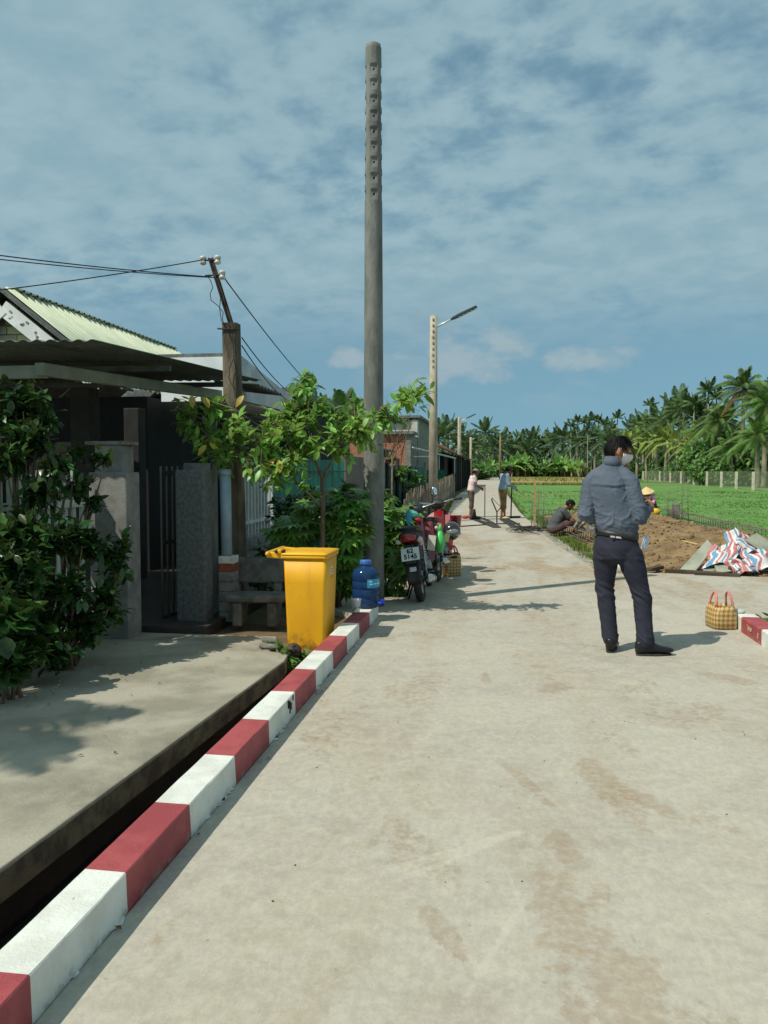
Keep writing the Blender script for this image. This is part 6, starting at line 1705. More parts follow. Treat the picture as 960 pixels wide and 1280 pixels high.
me.update(); me.materials.append(M('trousers_navy', srgb(42, 43, 58), srgb(34, 35, 48), scale=6, rough=.85, bump=.1, bscale=90)); to = part('trousers', me, None, man)
m = MB()
m.etube([q(770.5, 664, .035), q(770.5, 671, .035)], [.1615, .1625], [.1255, .1265], side, 36, cap=False); part('belt', m, m_blk, man, solid=.004)
bc = q(764, 670.5, -.085)
for dx, w in ((-.028, .03), (.02, .045)):
    m = MB(); m.obox(bc + V3(dx, -.004 - .02 * (dx + .03), 0), (w, .01, .013)); part('belt_strip', m, M('belt_white', srgb(214, 214, 208), rough=.5) if 'belt_white' not in bpy.data.materials else bpy.data.materials['belt_white'], man)
# shoes
m_shoe = M('shoe_leather', (.014, .014, .015), (.02, .02, .02), scale=20, rough=.35, spec=.25)
def shoe(an, d):
    d = V3(*d).normalized(); sd = V3(d.y, -d.x, 0); m = MB()
    heel = V3(an.x, an.y, 0) - d * .075
    sec = [(0, .022, .050, .048), (.012, .034, .052, .048), (.06, .038, .056, .054), (.10, .040, .052, .052), (.145, .041, .038, .040), (.195, .046, .029, .031), (.245, .044, .024, .027), (.275, .034, .019, .022), (.292, .016, .012, .018)]
    m.etube([heel + d * a + V3(0, 0, z + .018) for a, w, h, z in sec], [w for a, w, h, z in sec], [h * .92 for a, w, h, z in sec], sd, 20, power=.75)
    o = part('shoe', m, m_shoe, man)
    m = MB(); k = 16
    poly = []
    for i in range(k):
        a = 2 * PI * i / k; x = math.cos(a); y_ = math.sin(a)
        w = .043 if x > -.2 else .037
        pt = heel + d * (.140 + .140 * x) + sd * (w * math.copysign(abs(y_) ** .6, y_) * (1 - .35 * max(0, x) ** 3)); poly.append((pt.x, pt.y))
    m.prism(poly if (poly[1][0] - poly[0][0]) * (poly[2][1] - poly[1][1]) - (poly[1][1] - poly[0][1]) * (poly[2][0] - poly[1][0]) > 0 else poly[::-1], 0.0, .016); part('sole', m, m_rub, o)
    m = MB()
    for i in range(4): m.tube([heel + d * (.125 + .022 * i) + sd * .022 + V3(0, 0, .092 - .012 * i), heel + d * (.125 + .022 * i) - sd * .022 + V3(0, 0, .092 - .012 * i)], .003, 5)
    part('laces', m, m_blk, o, kind='stuff')
shoe(aL, (.35, .9, 0)); shoe(aR, (.96, .05, 0))
# hair: cap of layered strands falling from the crown
h = MB()
hc = Vector(J['head'])
h.ball(hc, (.082, .102, .122), 30, 20, F, fn=lambda p: skull(p) * (1.0 + .05 * noise.noise(p * 28) + .02 * noise.noise(p * 90)), keep=lambda p: p.z > .058 or (p.y < .045 and p.z > .028) or (p.y < -.036 and p.z > -.03) or (p.y < -.045 and p.z > -.062))
rr = random.Random(21)
for i in range(1500):
    th = R(rr.uniform(4, 116)); ph = rr.uniform(0, 2 * PI)
    n_ = V3(math.sin(th) * math.cos(ph), math.sin(th) * math.sin(ph), math.cos(th))
    p = skull(V3(n_.x * .080, n_.y * .100, n_.z * .120))
    lim = .050 if p.y > .05 else (.012 if p.y > -.012 else (-.035 if p.y > -.045 else -.066))
    if abs(p.x) > .045 and -.040 < p.y < .05: lim = max(lim, .022)
    if p.z < lim: continue
    tg = V3(n_.x * n_.z, n_.y * n_.z, -(n_.x ** 2 + n_.y ** 2)); tg = (tg + V3(.25 * rr.uniform(-1, 1), .35 + .2 * rr.uniform(-1, 1), 0) * (1 if p.z > .05 else .2)).normalized()
    L = rr.uniform(.03, .06); sd = tg.cross(n_).normalized() * rr.uniform(.0022, .0042)
    p1 = p + tg * L * .5 + n_ * rr.uniform(.003, .006); p2 = p + tg * L - n_ * (.2 * L * (L * .5 / .1)) + n_ * rr.uniform(.0, .003)
    vs_ = [hc + F @ x for x in (p - sd, p + sd, p1 + sd * .8, p1 - sd * .8, p2)]
    h.add(vs_, [(0, 1, 2, 3), (3, 2, 4)], True)
part('hair', h, m_hair, man)
# face mask with ear loops
m = MB(); m.ball(hc + F @ V3(0, .004, 0), (.080, .104, .122), 30, 24, F, fn=lambda p: skull(p) + V3(0, .020 * math.exp(-(p.x / .034) ** 2) * math.exp(-((p.z + .045) / .05) ** 2) if p.y > 0 else 0, 0), keep=lambda p: p.y > .022 + .10 * max(0, -(p.z + .075)) and -.110 < p.z < -.014 - .12 * max(0, .06 - p.y))
mk = part('face_mask', m, M('mask_white', srgb(232, 232, 230), srgb(220, 220, 218), scale=30, rough=.85), man, solid=.003)
for e in (-1, 1):
    m = MB(); m.tube([hc + F @ V3(.072 * e, .03, -.022), hc + F @ V3(.084 * e, .0, .022), hc + F @ V3(.088 * e, -.022, .012), hc + F @ V3(.086 * e, -.024, -.02), hc + F @ V3(.078 * e, .0, -.04), hc + F @ V3(.068 * e, .035, -.075)], .0016, 5); part('ear_loop', m, m_porc, mk)
# papers in the back pocket
m = MB(); pc = q(801.5, 677, -.045)
for k_, (a, w, hh) in enumerate(((-.22, .052, .105), (.10, .045, .085), (-.45, .035, .07))):
    m.obox(pc + V3(.006 * k_, -.004 * k_, .006 * k_), (w, .004, hh), Quaternion((0, 1, 0), -a) @ Quaternion((0, 0, 1), .5))
part('pocket_papers', m, M('paper_bluewhite', srgb(206, 214, 228), srgb(176, 190, 212), scale=30, rough=.8), man, bevel=.001)
XC = q(770.5, 664, .035).x
def tilt(me, full):
    for v in me.vertices:
        k_ = 1.0 if full else math.exp(-((v.co.z - .94) / .10) ** 2)
        v.co.z -= (v.co.x - XC) * .13 * k_
    me.update()
tilt(man.children[0].data, False) if False else None
for ch in man.children_recursive:
    if ch.type == 'MESH' and ch.name.split('.')[0] in ('jacket', 'trousers', 'waistband', 'belt', 'belt_strip'): tilt(ch.data, ch.name.split('.')[0] in ('waistband', 'belt', 'belt_strip'))
man.location = (1.01, 6.36, 0); man.rotation_euler = (0, 0, R(8.36))

# ================================================================== PLANTS
m_bark = M('bark', srgb(140, 122, 102), srgb(104, 90, 74), scale=8, rough=.95, bump=.5, stretch=(1, 1, .3))
m_twig = M('twig', srgb(128, 112, 90), srgb(96, 86, 66), scale=8, rough=.9)
LEAF1 = leafmat('leaf_tree', srgb(138, 176, 86), srgb(104, 146, 64), k=.4, rough=.38, rnd=True, tl=.4)
LEAF1b = leafmat('leaf_tree_mass', srgb(128, 166, 80), srgb(96, 138, 60), k=.4, rough=.38, tl=.4)
LEAFY = leafmat('leaf_yellow', srgb(206, 190, 84), srgb(180, 160, 60), k=.2, rnd=True)
LEAF2 = leafmat('leaf_dark', srgb(62, 92, 42), srgb(42, 68, 32), k=.45, rough=.3, rnd=True, tl=.2)
LEAF2b = leafmat('leaf_dark_mass', srgb(58, 88, 40), srgb(38, 64, 30), k=.45, rough=.3, tl=.2)
LEAF3 = leafmat('leaf_lobed', srgb(110, 150, 68), srgb(80, 120, 52), k=.4, rough=.35, rnd=True, tl=.3)
LEAF3b = leafmat('leaf_lobed_mass', srgb(98, 138, 62), srgb(70, 108, 48), k=.4, rough=.35, tl=.3)
def leafmesh(name, L, W, mat, droop=.15):
    m = MB(); d = V3(0, 1, 0); k = 4
    prof = [(0, .0), (.22, .72), (.5, 1.0), (.78, .62), (1, 0)]
    v = []
    for f_, w in prof:
        z = -droop * L * f_ * f_
        v += [(-W / 2 * w, L * f_, z + .10 * W * w), (0, L * f_, z), (W / 2 * w, L * f_, z + .10 * W * w)]
    f = []
    for i in range(4):
        a, b = 3 * i, 3 * i + 3
        f += [(a, a + 1, b + 1, b), (a + 1, a + 2, b + 2, b + 1)]
    m.add(v, f, True)
    return m.mesh(name, mat)
def lobedmesh(name, s_, mat, lobes=7):
    m = MB(); v = [(0, 0, 0)]; k = lobes; rim = []
    m2 = []
    for i in range(lobes):
        a = R(-115 + 230 * i / (lobes - 1)); L = s_ * (1 - .35 * abs(i - (lobes - 1) / 2) / ((lobes - 1) / 2))
        d = V3(math.sin(a), math.cos(a), 0); n_ = V3(math.cos(a), -math.sin(a), 0); w = L * .17
        o = len(m2)
        pts = [V3(0, 0, 0), d * L * .45 + n_ * w + V3(0, 0, .01), d * L * .45 + V3(0, 0, -.008), d * L * .45 - n_ * w + V3(0, 0, .01), d * L + V3(0, 0, -.16 * L)]
        m.add(pts, [(0, 1, 2), (0, 2, 3), (1, 4, 2), (2, 4, 3)], True)
    return m.mesh(name, mat)
def leaf_matrix(p, d, nrm, s_):
    d = Vector(d).normalized(); x = d.cross(Vector(nrm))
    if x.length < 1e-4: x = d.orthogonal()
    x.normalize(); n_ = x.cross(d)
    M3 = Matrix((x * s_, d * s_, n_ * s_)).transposed()
    return Matrix.Translation(p) @ M3.to_4x4()
def put_leaves(root, lst, protos, mass_mat, rr, nmax=300, name='leaf'):
    """lst: (pos, dir, normal, scale); the first nmax become leaf objects, the rest one mesh"""
    off = WLOC[root.name]
    for i, (p, d, n_, s_) in enumerate(lst[:nmax]):
        o = bpy.data.objects.new(name, protos[i % len(protos)] if rr.random() > .0 else protos[0]); link(o, root)
        o.matrix_local = leaf_matrix(p - off, d, n_, s_)
    if len(lst) > nmax:
        src = protos[0]; base = [v.co.copy() for v in src.vertices]; fs_ = [tuple(f.vertices) for f in src.polygons]
        vv, ff = [], []
        for (p, d, n_, s_) in lst[nmax:]:
            Mx = leaf_matrix(p - off, d, n_, s_); o = len(vv)
            vv += [tuple(Mx @ b) for b in base]; ff += [tuple(i + o for i in f) for f in fs_]
        me = bpy.data.meshes.new('leaves'); me.from_pydata(vv, [], ff); me.materials.append(mass_mat)
        me.polygons.foreach_set('use_smooth', [True] * len(ff)); me.update()
        o = bpy.data.objects.new('leaves', me); link(o, root); o['kind'] = 'stuff'
def whorl(lst, tip, d, rr, k, s0, s1):
    """a spray of leaves round the end of a twig"""
    d = Vector(d).normalized()
    for i in range(k):
        f_ = rr.uniform(0, 1); a = rr.uniform(0, 2 * PI); x = d.orthogonal().normalized(); x = Quaternion(d, a) @ x
        ld = (d * rr.uniform(.1, .9) + x * rr.uniform(.5, 1.0) + V3(0, 0, rr.uniform(-.55, .15))).normalized()
        nn = (V3(0, 0, 1) + rdir(rr) * .55).normalized()
        lst.append((Vector(tip) - d * (f_ * .16), ld, nn, rr.uniform(s0, s1)))
# small leafy tree whose boughs cross in front of the tall pole
rr = random.Random(31)
TB = V3(-1.78, 7.72, 0)
tree = thing('leafy_tree', 'small leafy tree behind the yellow bin with light green boughs crossing the tall pole', 'tree', tuple(TB))
trunk = [V3(-1.76, 7.72, -.08), V3(-1.745, 7.70, .6), V3(-1.74, 7.70, 1.05), V3(-1.742, 7.7, 1.33)]
m = MB(); m.tube(trunk, [.030, .026, .023, .021], 10)
boughs = [([trunk[3], V3(-1.80, 7.66, 1.50), V3(-1.95, 7.6, 1.72), V3(-2.25, 7.5, 1.80), V3(-2.6, 7.45, 1.86), V3(-3.0, 7.4, 1.95)], .016),
          ([trunk[3], V3(-1.66, 7.68, 1.48), V3(-1.56, 7.55, 1.63), V3(-1.36, 7.4, 1.84), V3(-1.12, 7.35, 1.98), V3(-.86, 7.4, 2.12)], .014),
          ([V3(-1.80, 7.66, 1.50), V3(-1.86, 7.6, 1.78), V3(-1.90, 7.6, 2.05), V3(-1.86, 7.6, 2.34)], .012),
          ([trunk[2], V3(-1.92, 7.5, 1.28), V3(-2.15, 7.35, 1.42), V3(-2.4, 7.3, 1.55), V3(-2.62, 7.25, 1.62)], .012),
          ([V3(-1.95, 7.6, 1.72), V3(-2.15, 7.75, 1.95), V3(-2.35, 7.8, 2.1)], .010),
          ([V3(-1.56, 7.55, 1.63), V3(-1.50, 7.7, 1.85), V3(-1.55, 7.75, 2.05)], .010),
          ([V3(-2.25, 7.5, 1.80), V3(-2.5, 7.3, 2.0), V3(-2.75, 7.3, 2.08)], .009),
          ([V3(-1.80, 7.66, 1.50), V3(-2.0, 7.35, 1.60), V3(-2.2, 7.2, 1.68)], .010)]
for pts, r0 in boughs: m.tube(pts, [r0 * (1 - .75 * i / (len(pts) - 1)) for i in range(len(pts))], 7)
part('trunk', m, m_bark, tree)
CL = [((-2.96, 7.4, 1.88), .17, 30), ((-3.05, 7.4, 2.04), .09, 12), ((-2.73, 7.4, 2), .13, 22), ((-2.77, 7.35, 1.75), .15, 26), ((-2.46, 7.35, 1.82), .19, 40), ((-2.25, 7.3, 1.63), .20, 42), ((-2.12, 7.4, 1.86), .16, 34), ((-1.93, 7.45, 1.75), .17, 34),
      ((-2.06, 7.6, 1.99), .13, 22), ((-1.86, 7.6, 2.22), .15, 34), ((-1.96, 7.6, 2.06), .12, 20), ((-1.76, 7.5, 1.94), .16, 32), ((-1.75, 7.45, 1.71), .15, 26), ((-1.56, 7.5, 1.82), .16, 30), ((-1.39, 7.4, 1.93), .14, 24), ((-1.27, 7.35, 1.81), .12, 18),
      ((-1.12, 7.35, 1.85), .11, 14), ((-0.98, 7.4, 1.92), .10, 10), ((-0.8, 7.4, 2.11), .12, 24), ((-0.9, 7.4, 2.16), .08, 10), ((-0.71, 7.4, 2.14), .07, 9), ((-2.1, 7.3, 1.4), .16, 24), ((-2.36, 7.25, 1.41), .10, 10), ((-1.92, 7.35, 1.48), .14, 22),
      ((-1.53, 7.5, 1.63), .13, 16), ((-1.35, 7.4, 1.72), .12, 14), ((-2.86, 7.35, 1.52), .07, 6), ((-2.65, 7.3, 1.44), .06, 5), ((-2.19, 7.5, 2.03), .06, 6), ((-2.57, 7.3, 1.63), .14, 20), ((-2.19, 7.2, 1.24), .05, 3), ((-1.87, 7.3, 1.33), .09, 8), ((-1.18, 7.4, 1.7), .08, 8), ((-1.7, 7.6, 2.1), .10, 10)]
lst = []; tw = MB()
allpts = [p for pts, r0 in boughs for p in pts[1:]]
for c, r, k in CL:
    c = Vector(c)
    near = min(allpts, key=lambda p: (p - c).length)
    for j in range(max(1, int(k * .60))):
        tip = c + V3(rr.gauss(0, r * .55), rr.gauss(0, r * .75), rr.gauss(0, r * .5))
        d = (tip - near); 
        if d.length < .05: d = rdir(rr) * .1
        mid_ = near.lerp(tip, .5) + V3(0, 0, .03)
        tw.tube([near, mid_, tip], [.004, .003, .0018], 4)
        whorl(lst, tip, d.normalized() * .6 + V3(0, 0, .2), rr, 6, .075, .135)
rr.shuffle(lst); lst.sort(key=lambda t: t[0].y)
part('twigs', tw, m_twig, tree, kind='stuff')
LP = [leafmesh('leaf', 1, .44, LEAF1), leafmesh('leaf', 1, .48, LEAF1, .3), leafmesh('leaf', 1, .40, LEAF1, .05)]
put_leaves(tree, lst, LP, LEAF1b, rr, 300)
LYp = [leafmesh('yellow_leaf', 1, .5, LEAFY, .3)]
for c in ((-2.74, 7.2, 1.66), (-2.71, 7.2, 1.68), (-2.77, 7.2, 2.11), (-2.9, 7.25, 2.13), (-2.04, 7.2, 1.52), (-2.07, 7.2, 1.53), (-2.39, 7.25, 2.12)):
    o = bpy.data.objects.new('yellow_leaf', LYp[0]); link(o, tree); o.matrix_local = leaf_matrix(Vector(c) - TB, V3(rr.uniform(-1, 1), -.3, -.6), V3(.2, -.6, .6), .13); 
# tall and low leafy shrubs at the left edge
def shrub(nm, label, base, clumps, L0, L1, protos, mass, seed, nmax, stems=5, grp='leafy shrubs at the left edge'):
    r_ = random.Random(seed); base = Vector(base); t = thing(nm, label, 'shrub', tuple(base), grp)
    lst = []; m = MB()
    for c, r, k in clumps:
        c = Vector(c)
        for s_ in range(2):
            b = base + V3(r_.gauss(0, .06), r_.gauss(0, .06), -.05); e = c + V3(r_.gauss(0, r * .3), r_.gauss(0, r * .3), 0)
            m.tube([b, b.lerp(e, .5) + V3(r_.gauss(0, .05), r_.gauss(0, .05), .05), e], [.014, .010, .004], 6)
        for j in range(max(1, int(k * .45))):
            v = rdir(r_) * (r_.random() ** .4); tip = c + V3(v.x * r, v.y * r, v.z * r * .85)
            tip.z = max(tip.z, base.z + .04)
            whorl(lst, tip, (v + V3(0, 0, .35)), r_, 5, L0, L1)
    part('stems', m, m_twig, t, kind='stuff')
    r_.shuffle(lst); lst.sort(key=lambda q_: q_[0].y)
    put_leaves(t, lst, protos, mass, r_, nmax)
    return t
LD = [leafmesh('leaf', 1, .46, LEAF2), leafmesh('leaf', 1, .52, LEAF2, .3)]
shrub('leafy_shrub', 'tall dark leafy shrub at the left edge, reaching up to the awning', (-3.35, 5.35, 0), [((-3.44, 5.4, 1.93), .20, 110), ((-3.53, 5.3, 1.84), .20, 90), ((-3.28, 5.45, 1.79), .10, 24), ((-3.32, 5.3, 1.67), .19, 90), ((-3.44, 5.2, 1.52), .20, 80), ((-3.14, 5.35, 1.47), .16, 60), ((-3.26, 5.3, 1.29), .20, 80), ((-3.07, 5.5, 1.32), .12, 40), ((-3.01, 5.7, 1.53), .07, 26), ((-3.15, 5.6, 1.59), .06, 14), ((-3.03, 5.6, 1.2), .08, 18)],
      .065, .115, LD, LEAF2b, 41, 260)
shrub('leafy_shrub', 'broad low dark leafy shrub at the left edge, spreading before the gate post', (-3.15, 5.3, 0), [((-3.33, 5.1, 1.02), .24, 130), ((-3.09, 5.2, 0.96), .22, 130), ((-2.96, 5.4, 0.89), .19, 110), ((-2.88, 5.6, 0.81), .13, 60), ((-3.15, 5, 0.7), .24, 110), ((-2.98, 5.2, 0.6), .22, 100), ((-2.84, 5.4, 0.57), .16, 70), ((-3.1, 5.1, 0.36), .18, 60), ((-2.92, 5.3, 0.35), .18, 60), ((-2.82, 5.6, 0.66), .07, 20), ((-2.8, 5.6, 0.92), .06, 16), ((-3.26, 4.9, 0.82), .2, 80), ((-2.89, 5.6, 0.36), .12, 40), ((-3.22, 5, 0.48), .2, 90), ((-2.96, 4.95, 0.23), .16, 60), ((-3.15, 4.8, 0.25), .16, 60), ((-2.92, 5.3, 0.27), .14, 50), ((-3.29, 4.9, 0.61), .2, 70)],
      .06, .12, LD, LEAF2b, 42, 260)
shrub('leafy_plant', 'low plant with broad pale green leaves at the bottom left edge, below the dark shrubs', (-3.05, 4.55, 0), [((-3.03, 4.6, 0.53), .14, 36), ((-2.92, 4.6, 0.43), .10, 20), ((-3.03, 4.5, 0.4), .13, 30), ((-2.93, 4.5, 0.3), .12, 26), ((-2.97, 4.4, 0.25), .10, 20)], .09, .15, [leafmesh('leaf', 1, .75, LEAF2)], LEAF2b, 43, 120)
# lobed-leaf plants round the foot of the pole
LL = [lobedmesh('leaf', 1, LEAF3), lobedmesh('leaf', 1, LEAF3, 9)]
def lobed_plant(label, base, clumps, L0, L1, seed, nmax):
    r_ = random.Random(seed); base = Vector(base); t = thing('lobed_leaf_plant', label, 'plant', tuple(base), 'lobed leaf plants round the tall pole')
    lst = []; m = MB()
    for c, r, k in clumps:
        c = Vector(c); b = base + V3(r_.gauss(0, .12), r_.gauss(0, .10), -.05)
        m.tube([b, b.lerp(c, .6) + V3(0, 0, .05), c], [.016, .012, .006], 7)
        for j in range(k):
            v = rdir(r_) * (r_.random() ** .45); p = c + V3(v.x * r, v.y * r, v.z * r * .8); p.z = max(p.z, .05)
            d = (V3(v.x, v.y - .25, v.z * .5 - .25)).normalized(); m.tube([c.lerp(p, .1), p], [.004, .0025], 4)
            lst.append((p, d, (V3(0, -.35, 1) + rdir(r_) * .5), r_.uniform(L0, L1)))
    part('stems', m, m_twig, t, kind='stuff')
    lst.sort(key=lambda q_: q_[0].y); put_leaves(t, lst, LL, LEAF3b, r_, nmax)
lobed_plant('bushy plant with deeply lobed leaves between the yellow bin and the tall pole', (-1.72, 8.1, 0), [((-1.55, 8, 1.12), .20, 55), ((-1.82, 7.9, 1), .22, 55), ((-1.47, 7.8, 0.85), .18, 45), ((-2, 7.8, 0.84), .20, 40), ((-1.61, 7.9, 0.6), .20, 40), ((-2.22, 7.7, 0.81), .10, 10), ((-1.51, 8, 0.26), .14, 22), ((-1.72, 8, 0.34), .16, 22), ((-1.49, 8.6, 0.88), .16, 26), ((-1.9, 7.9, 0.59), .18, 26), ((-2.15, 7.9, 0.59), .14, 16)], .11, .20, 51, 220)
lobed_plant('bushy plant with lobed leaves right of the tall pole, pressing against the dark red motorbike', (-1.32, 9.2, 0), [((-1.24, 9.2, 0.89), .20, 44), ((-1.26, 9, 0.58), .18, 40), ((-1.18, 9.3, 0.7), .16, 30), ((-1.22, 8.9, 0.32), .16, 30), ((-1.03, 8.5, 0.46), .09, 12), ((-1.25, 9, 0.05), .12, 18), ((-1.14, 9.6, 0.92), .12, 14), ((-1.38, 9.5, 1.11), .12, 14), ((-1.06, 8.6, 0.25), .06, 6)], .11, .20, 52, 200)
shrub('leafy_shrub', 'dark shrub in the shade between the concrete bench and the green sheet fence', (-2.35, 8.4, 0), [((-2.37, 8.4, 0.97), .22, 60), ((-2.48, 8.3, 0.54), .22, 60), ((-2.62, 8.3, 0.28), .16, 40), ((-2.29, 8.6, 1.09), .16, 36), ((-2.16, 8.8, 1.18), .12, 20), ((-2.4, 8.3, 0.11), .16, 36)], .07, .12, LD, LEAF2b, 44, 100, grp=None)
shrub('weed_clump', 'low green weeds growing from the drain at the foot of the yellow bin', (-1.64, 6.12, -.12), [((-1.63, 6, 0.02), .08, 60), ((-1.55, 6.05, -0.02), .06, 40), ((-1.73, 6.1, 0.02), .07, 34), ((-1.82, 6.15, 0.02), .05, 18), ((-1.57, 5.9, -0.05), .06, 40)], .03, .055, [leafmesh('leaf', 1, .6, LEAF3)], LEAF3b, 45, 60, grp=None)
m = MB(); m.tube([(-1.93, 6.30, .03), (-1.80, 6.26, .03)], .022, 12); m.tube([(-1.90, 6.12, .022), (-1.72, 6.08, .022)], .022, 12); solo('pipe_stub', m, m_conc, 'two short grey pipe ends lying at the drain corner among the weeds', 'pipe', (-1.9, 6.2, 0))
m = MB(); m.lathe((-1.60, 6.02, .01), [(.0, 0), (.055, 0), (.062, .015), (.055, .03), (0, .03)], 18, (.3, -1, .3)); m.lathe((-1.595, 5.995, .018), [(0, 0), (.018, 0), (.018, .02), (0, .02)], 10, (.3, -1, .3)); solo('round_cap', m, M('cap_maroon', srgb(70, 52, 50), rough=.7), 'dark round cap half hidden in the weeds below the yellow bin', 'cap', (-1.6, 6.02, 0))
shrub('kerb_weed', 'light green leafy weed growing behind the right kerb', (2.36, 7.15, -.05), [((2.33, 7.40, .10), .07, 30), ((2.36, 7.2, .08), .08, 34), ((2.38, 7.0, .06), .08, 30), ((2.40, 6.8, .04), .08, 24)], .05, .09, [leafmesh('leaf', 1, .5, LEAF3)], LEAF3b, 46, 60, grp=None)
shrub('creeper', 'green creeper hanging over the dark net fence beyond the tall pole', (-2.5, 23, .1), [((-2.53, 20, 1.34), .3, 60), ((-2.45, 23, 1.19), .3, 60), ((-2.52, 22, 1.02), .3, 40), ((-2.56, 26, 1.21), .4, 40), ((-2.97, 22, 1.77), .2, 16)], .10, .18, [leafmesh('leaf', 1, .6, LEAF3)], LEAF3b, 47, 40, grp=None)
shrub('verge_bush', 'dry grey green bush between the slat fence and the nearest street lamp', (-2.05, 18.5, 0), [((-1.91, 18, 0.39), .25, 50), ((-2.13, 18, 0.48), .22, 40), ((-1.68, 17.5, 0.24), .12, 16)], .06, .10, [leafmesh('leaf', 1, .4, m_verge)], m_verge, 48, 0, grp=None)
# bare twiggy branch behind the pole
m = MB(); rr = random.Random(9); b0 = Vector((-1.64, 12, 1.76))
for i in range(26):
    a = b0 + V3(rr.gauss(0, .1), rr.gauss(0, .1), rr.uniform(-.3, .2)); e = a + V3(rr.uniform(-.35, .4), rr.uniform(-.2, .2), rr.uniform(.3, .8)); m.tube([a, a.lerp(e, .5) + rdir(rr) * .05, e], [.007, .005, .002], 4)
m.tube([(b0.x, b0.y, 0), b0], [.02, .012], 6)
solo('bare_shrub', m, m_twig, 'thin bare leafless shrub just right of the tall pole, below the hanging bough', 'shrub', (b0.x, b0.y, 0))

# ------------------------------------------------------------------ palms and trees beyond the field
m_ptr = M('palm_trunk', srgb(150, 140, 122), srgb(112, 102, 88), scale=1.5, rough=.95, stretch=(1, 1, 3))
FR1 = leafmat('frond_green', srgb(106, 134, 64), srgb(76, 106, 50), k=.35, rough=.5, rnd=True, tl=.3, c3=srgb(146, 158, 84))
FR1m = leafmat('frond_green_mass', srgb(86, 110, 60), srgb(60, 86, 46), k=.4, rough=.55, tl=.3)
FRY = leafmat('frond_lime', srgb(150, 166, 84), srgb(124, 144, 66), k=.25, rough=.5, tl=.3)
FRB = leafmat('frond_brown', srgb(150, 112, 66), srgb(120, 88, 52), k=.2, rough=.8, rnd=True)
BAN = leafmat('banana_leaf', srgb(128, 164, 84), srgb(100, 140, 66), k=.3, rough=.4, tl=.35)
BUSH = leafmat('bush_leaf', srgb(98, 136, 66), srgb(72, 108, 50), k=.4, rough=.5, tl=.25)
BUSHD = leafmat('bush_leaf_dark', srgb(72, 102, 54), srgb(52, 80, 42), k=.4, rough=.5, tl=.2)
def frond(mb, o, az, el, L, sag, r_, n_=24, w=.055, ll=.62):
    o = Vector(o); h = V3(math.cos(az), math.sin(az), 0); sd = V3(-math.sin(az), math.cos(az), 0)
    P = lambda t: o + h * (L * (math.cos(el) * t - .10 * sag * t * t)) + V3(0, 0, L * (math.sin(el) * t - sag * t * t))
    mb.tube([P(i / 6) for i in range(7)], [.035, .03, .026, .02, .014, .009, .004], 4)
    for i in range(n_):
        t = .14 + .86 * i / (n_ - 1); p = P(t); tg = (P(min(1, t + .03)) - P(t - .03)).normalized()
        l = ll * L / 4 * (math.sin(PI * (.12 + .80 * t)) + .12) * r_.uniform(.85, 1.1)
        for s_ in (-1, 1):
            d = (sd * s_ * .8 + tg * .65 + V3(0, 0, -.38 - .3 * t + r_.uniform(-.12, .12))).normalized()
            q_ = p + d * l * .5; e = p + d * l + V3(0, 0, -.16 * l)
            mb.add([p - tg * w * .6, p + tg * w * .6, q_ + tg * w, e, q_ - tg * w], [(0, 1, 2, 4), (4, 2, 3)], False)
FRONDS = []
FEL = (78, 60, 42, 24, 6, -14)
for k in range(6):
    r_ = random.Random(60 + k); mb = MB(); frond(mb, (0, 0, 0), 0, R(FEL[k]), 4.7, (.42, .50, .56, .58, .56, .50)[k], r_, 54, .034, .66); FRONDS.append(mb.mesh('frond', FR1))
FB = FRONDS[5].copy(); FB.materials.clear(); FB.materials.append(FRB)
def palm_frame(seed, n_=22):
    r_ = random.Random(seed); out = []
    for i in range(n_):
        f_ = i / (n_ - 1); out.append((i * 2.39996 + r_.uniform(-.25, .25), R(78 - 105 * f_ ** 1.1 + r_.uniform(-7, 7)), r_.uniform(.82, 1.08) * (1 - .12 * f_), .18 + .45 * f_ * r_.uniform(.7, 1.2)))
    return out
def crown_mesh(name, seed, mat, n_=26, L=4.2, leaflets=30, w=.055):
    r_ = random.Random(seed); mb = MB()
    for az, el, s_, sag in palm_frame(seed, n_): frond(mb, (0, 0, 0), az, el, L * s_, sag, r_, leaflets, w)
    return mb.mesh(name, mat)
def trunk_mesh(name, h, r0, r1, bend, mat, n_=8):
    mb = MB(); mb.tube([(bend * (i / 6) ** 2, 0, h * i / 6 - (.1 if i == 0 else 0)) for i in range(7)], [r0 + (r1 - r0) * i / 6 for i in range(7)], n_); return mb.mesh(name, mat)
TR = trunk_mesh('trunk', 1.0, .17, .11, .05, m_ptr)
TRA = trunk_mesh('trunk', 1.0, .075, .055, .01, M('areca_trunk', srgb(170, 162, 142), srgb(140, 134, 116), scale=2, rough=.9, stretch=(1, 1, 3)))
CR = [crown_mesh('crown', 70 + k, FR1m) for k in range(3)]
CRL = [crown_mesh('crown', 80 + k, FRY, 16, 3.0) for k in range(2)]
def areca_crown(seed):
    r_ = random.Random(seed); mb = MB()
    for i in range(9):
        f_ = i / 8; frond(mb, (0, 0, .1), i * 2.4 + r_.uniform(-.3, .3), R(80 - 62 * f_), 1.75 * r_.uniform(.85, 1.1), .16 + .30 * f_, r_, 22, .045, 1.0)
    mb.tube([(0, 0, -.9), (0, 0, -.4), (0, 0, .15)], [.07, .085, .05], 8)
    return mb.mesh('crown', FR1m)
CA = [areca_crown(90 + k) for k in range(3)]
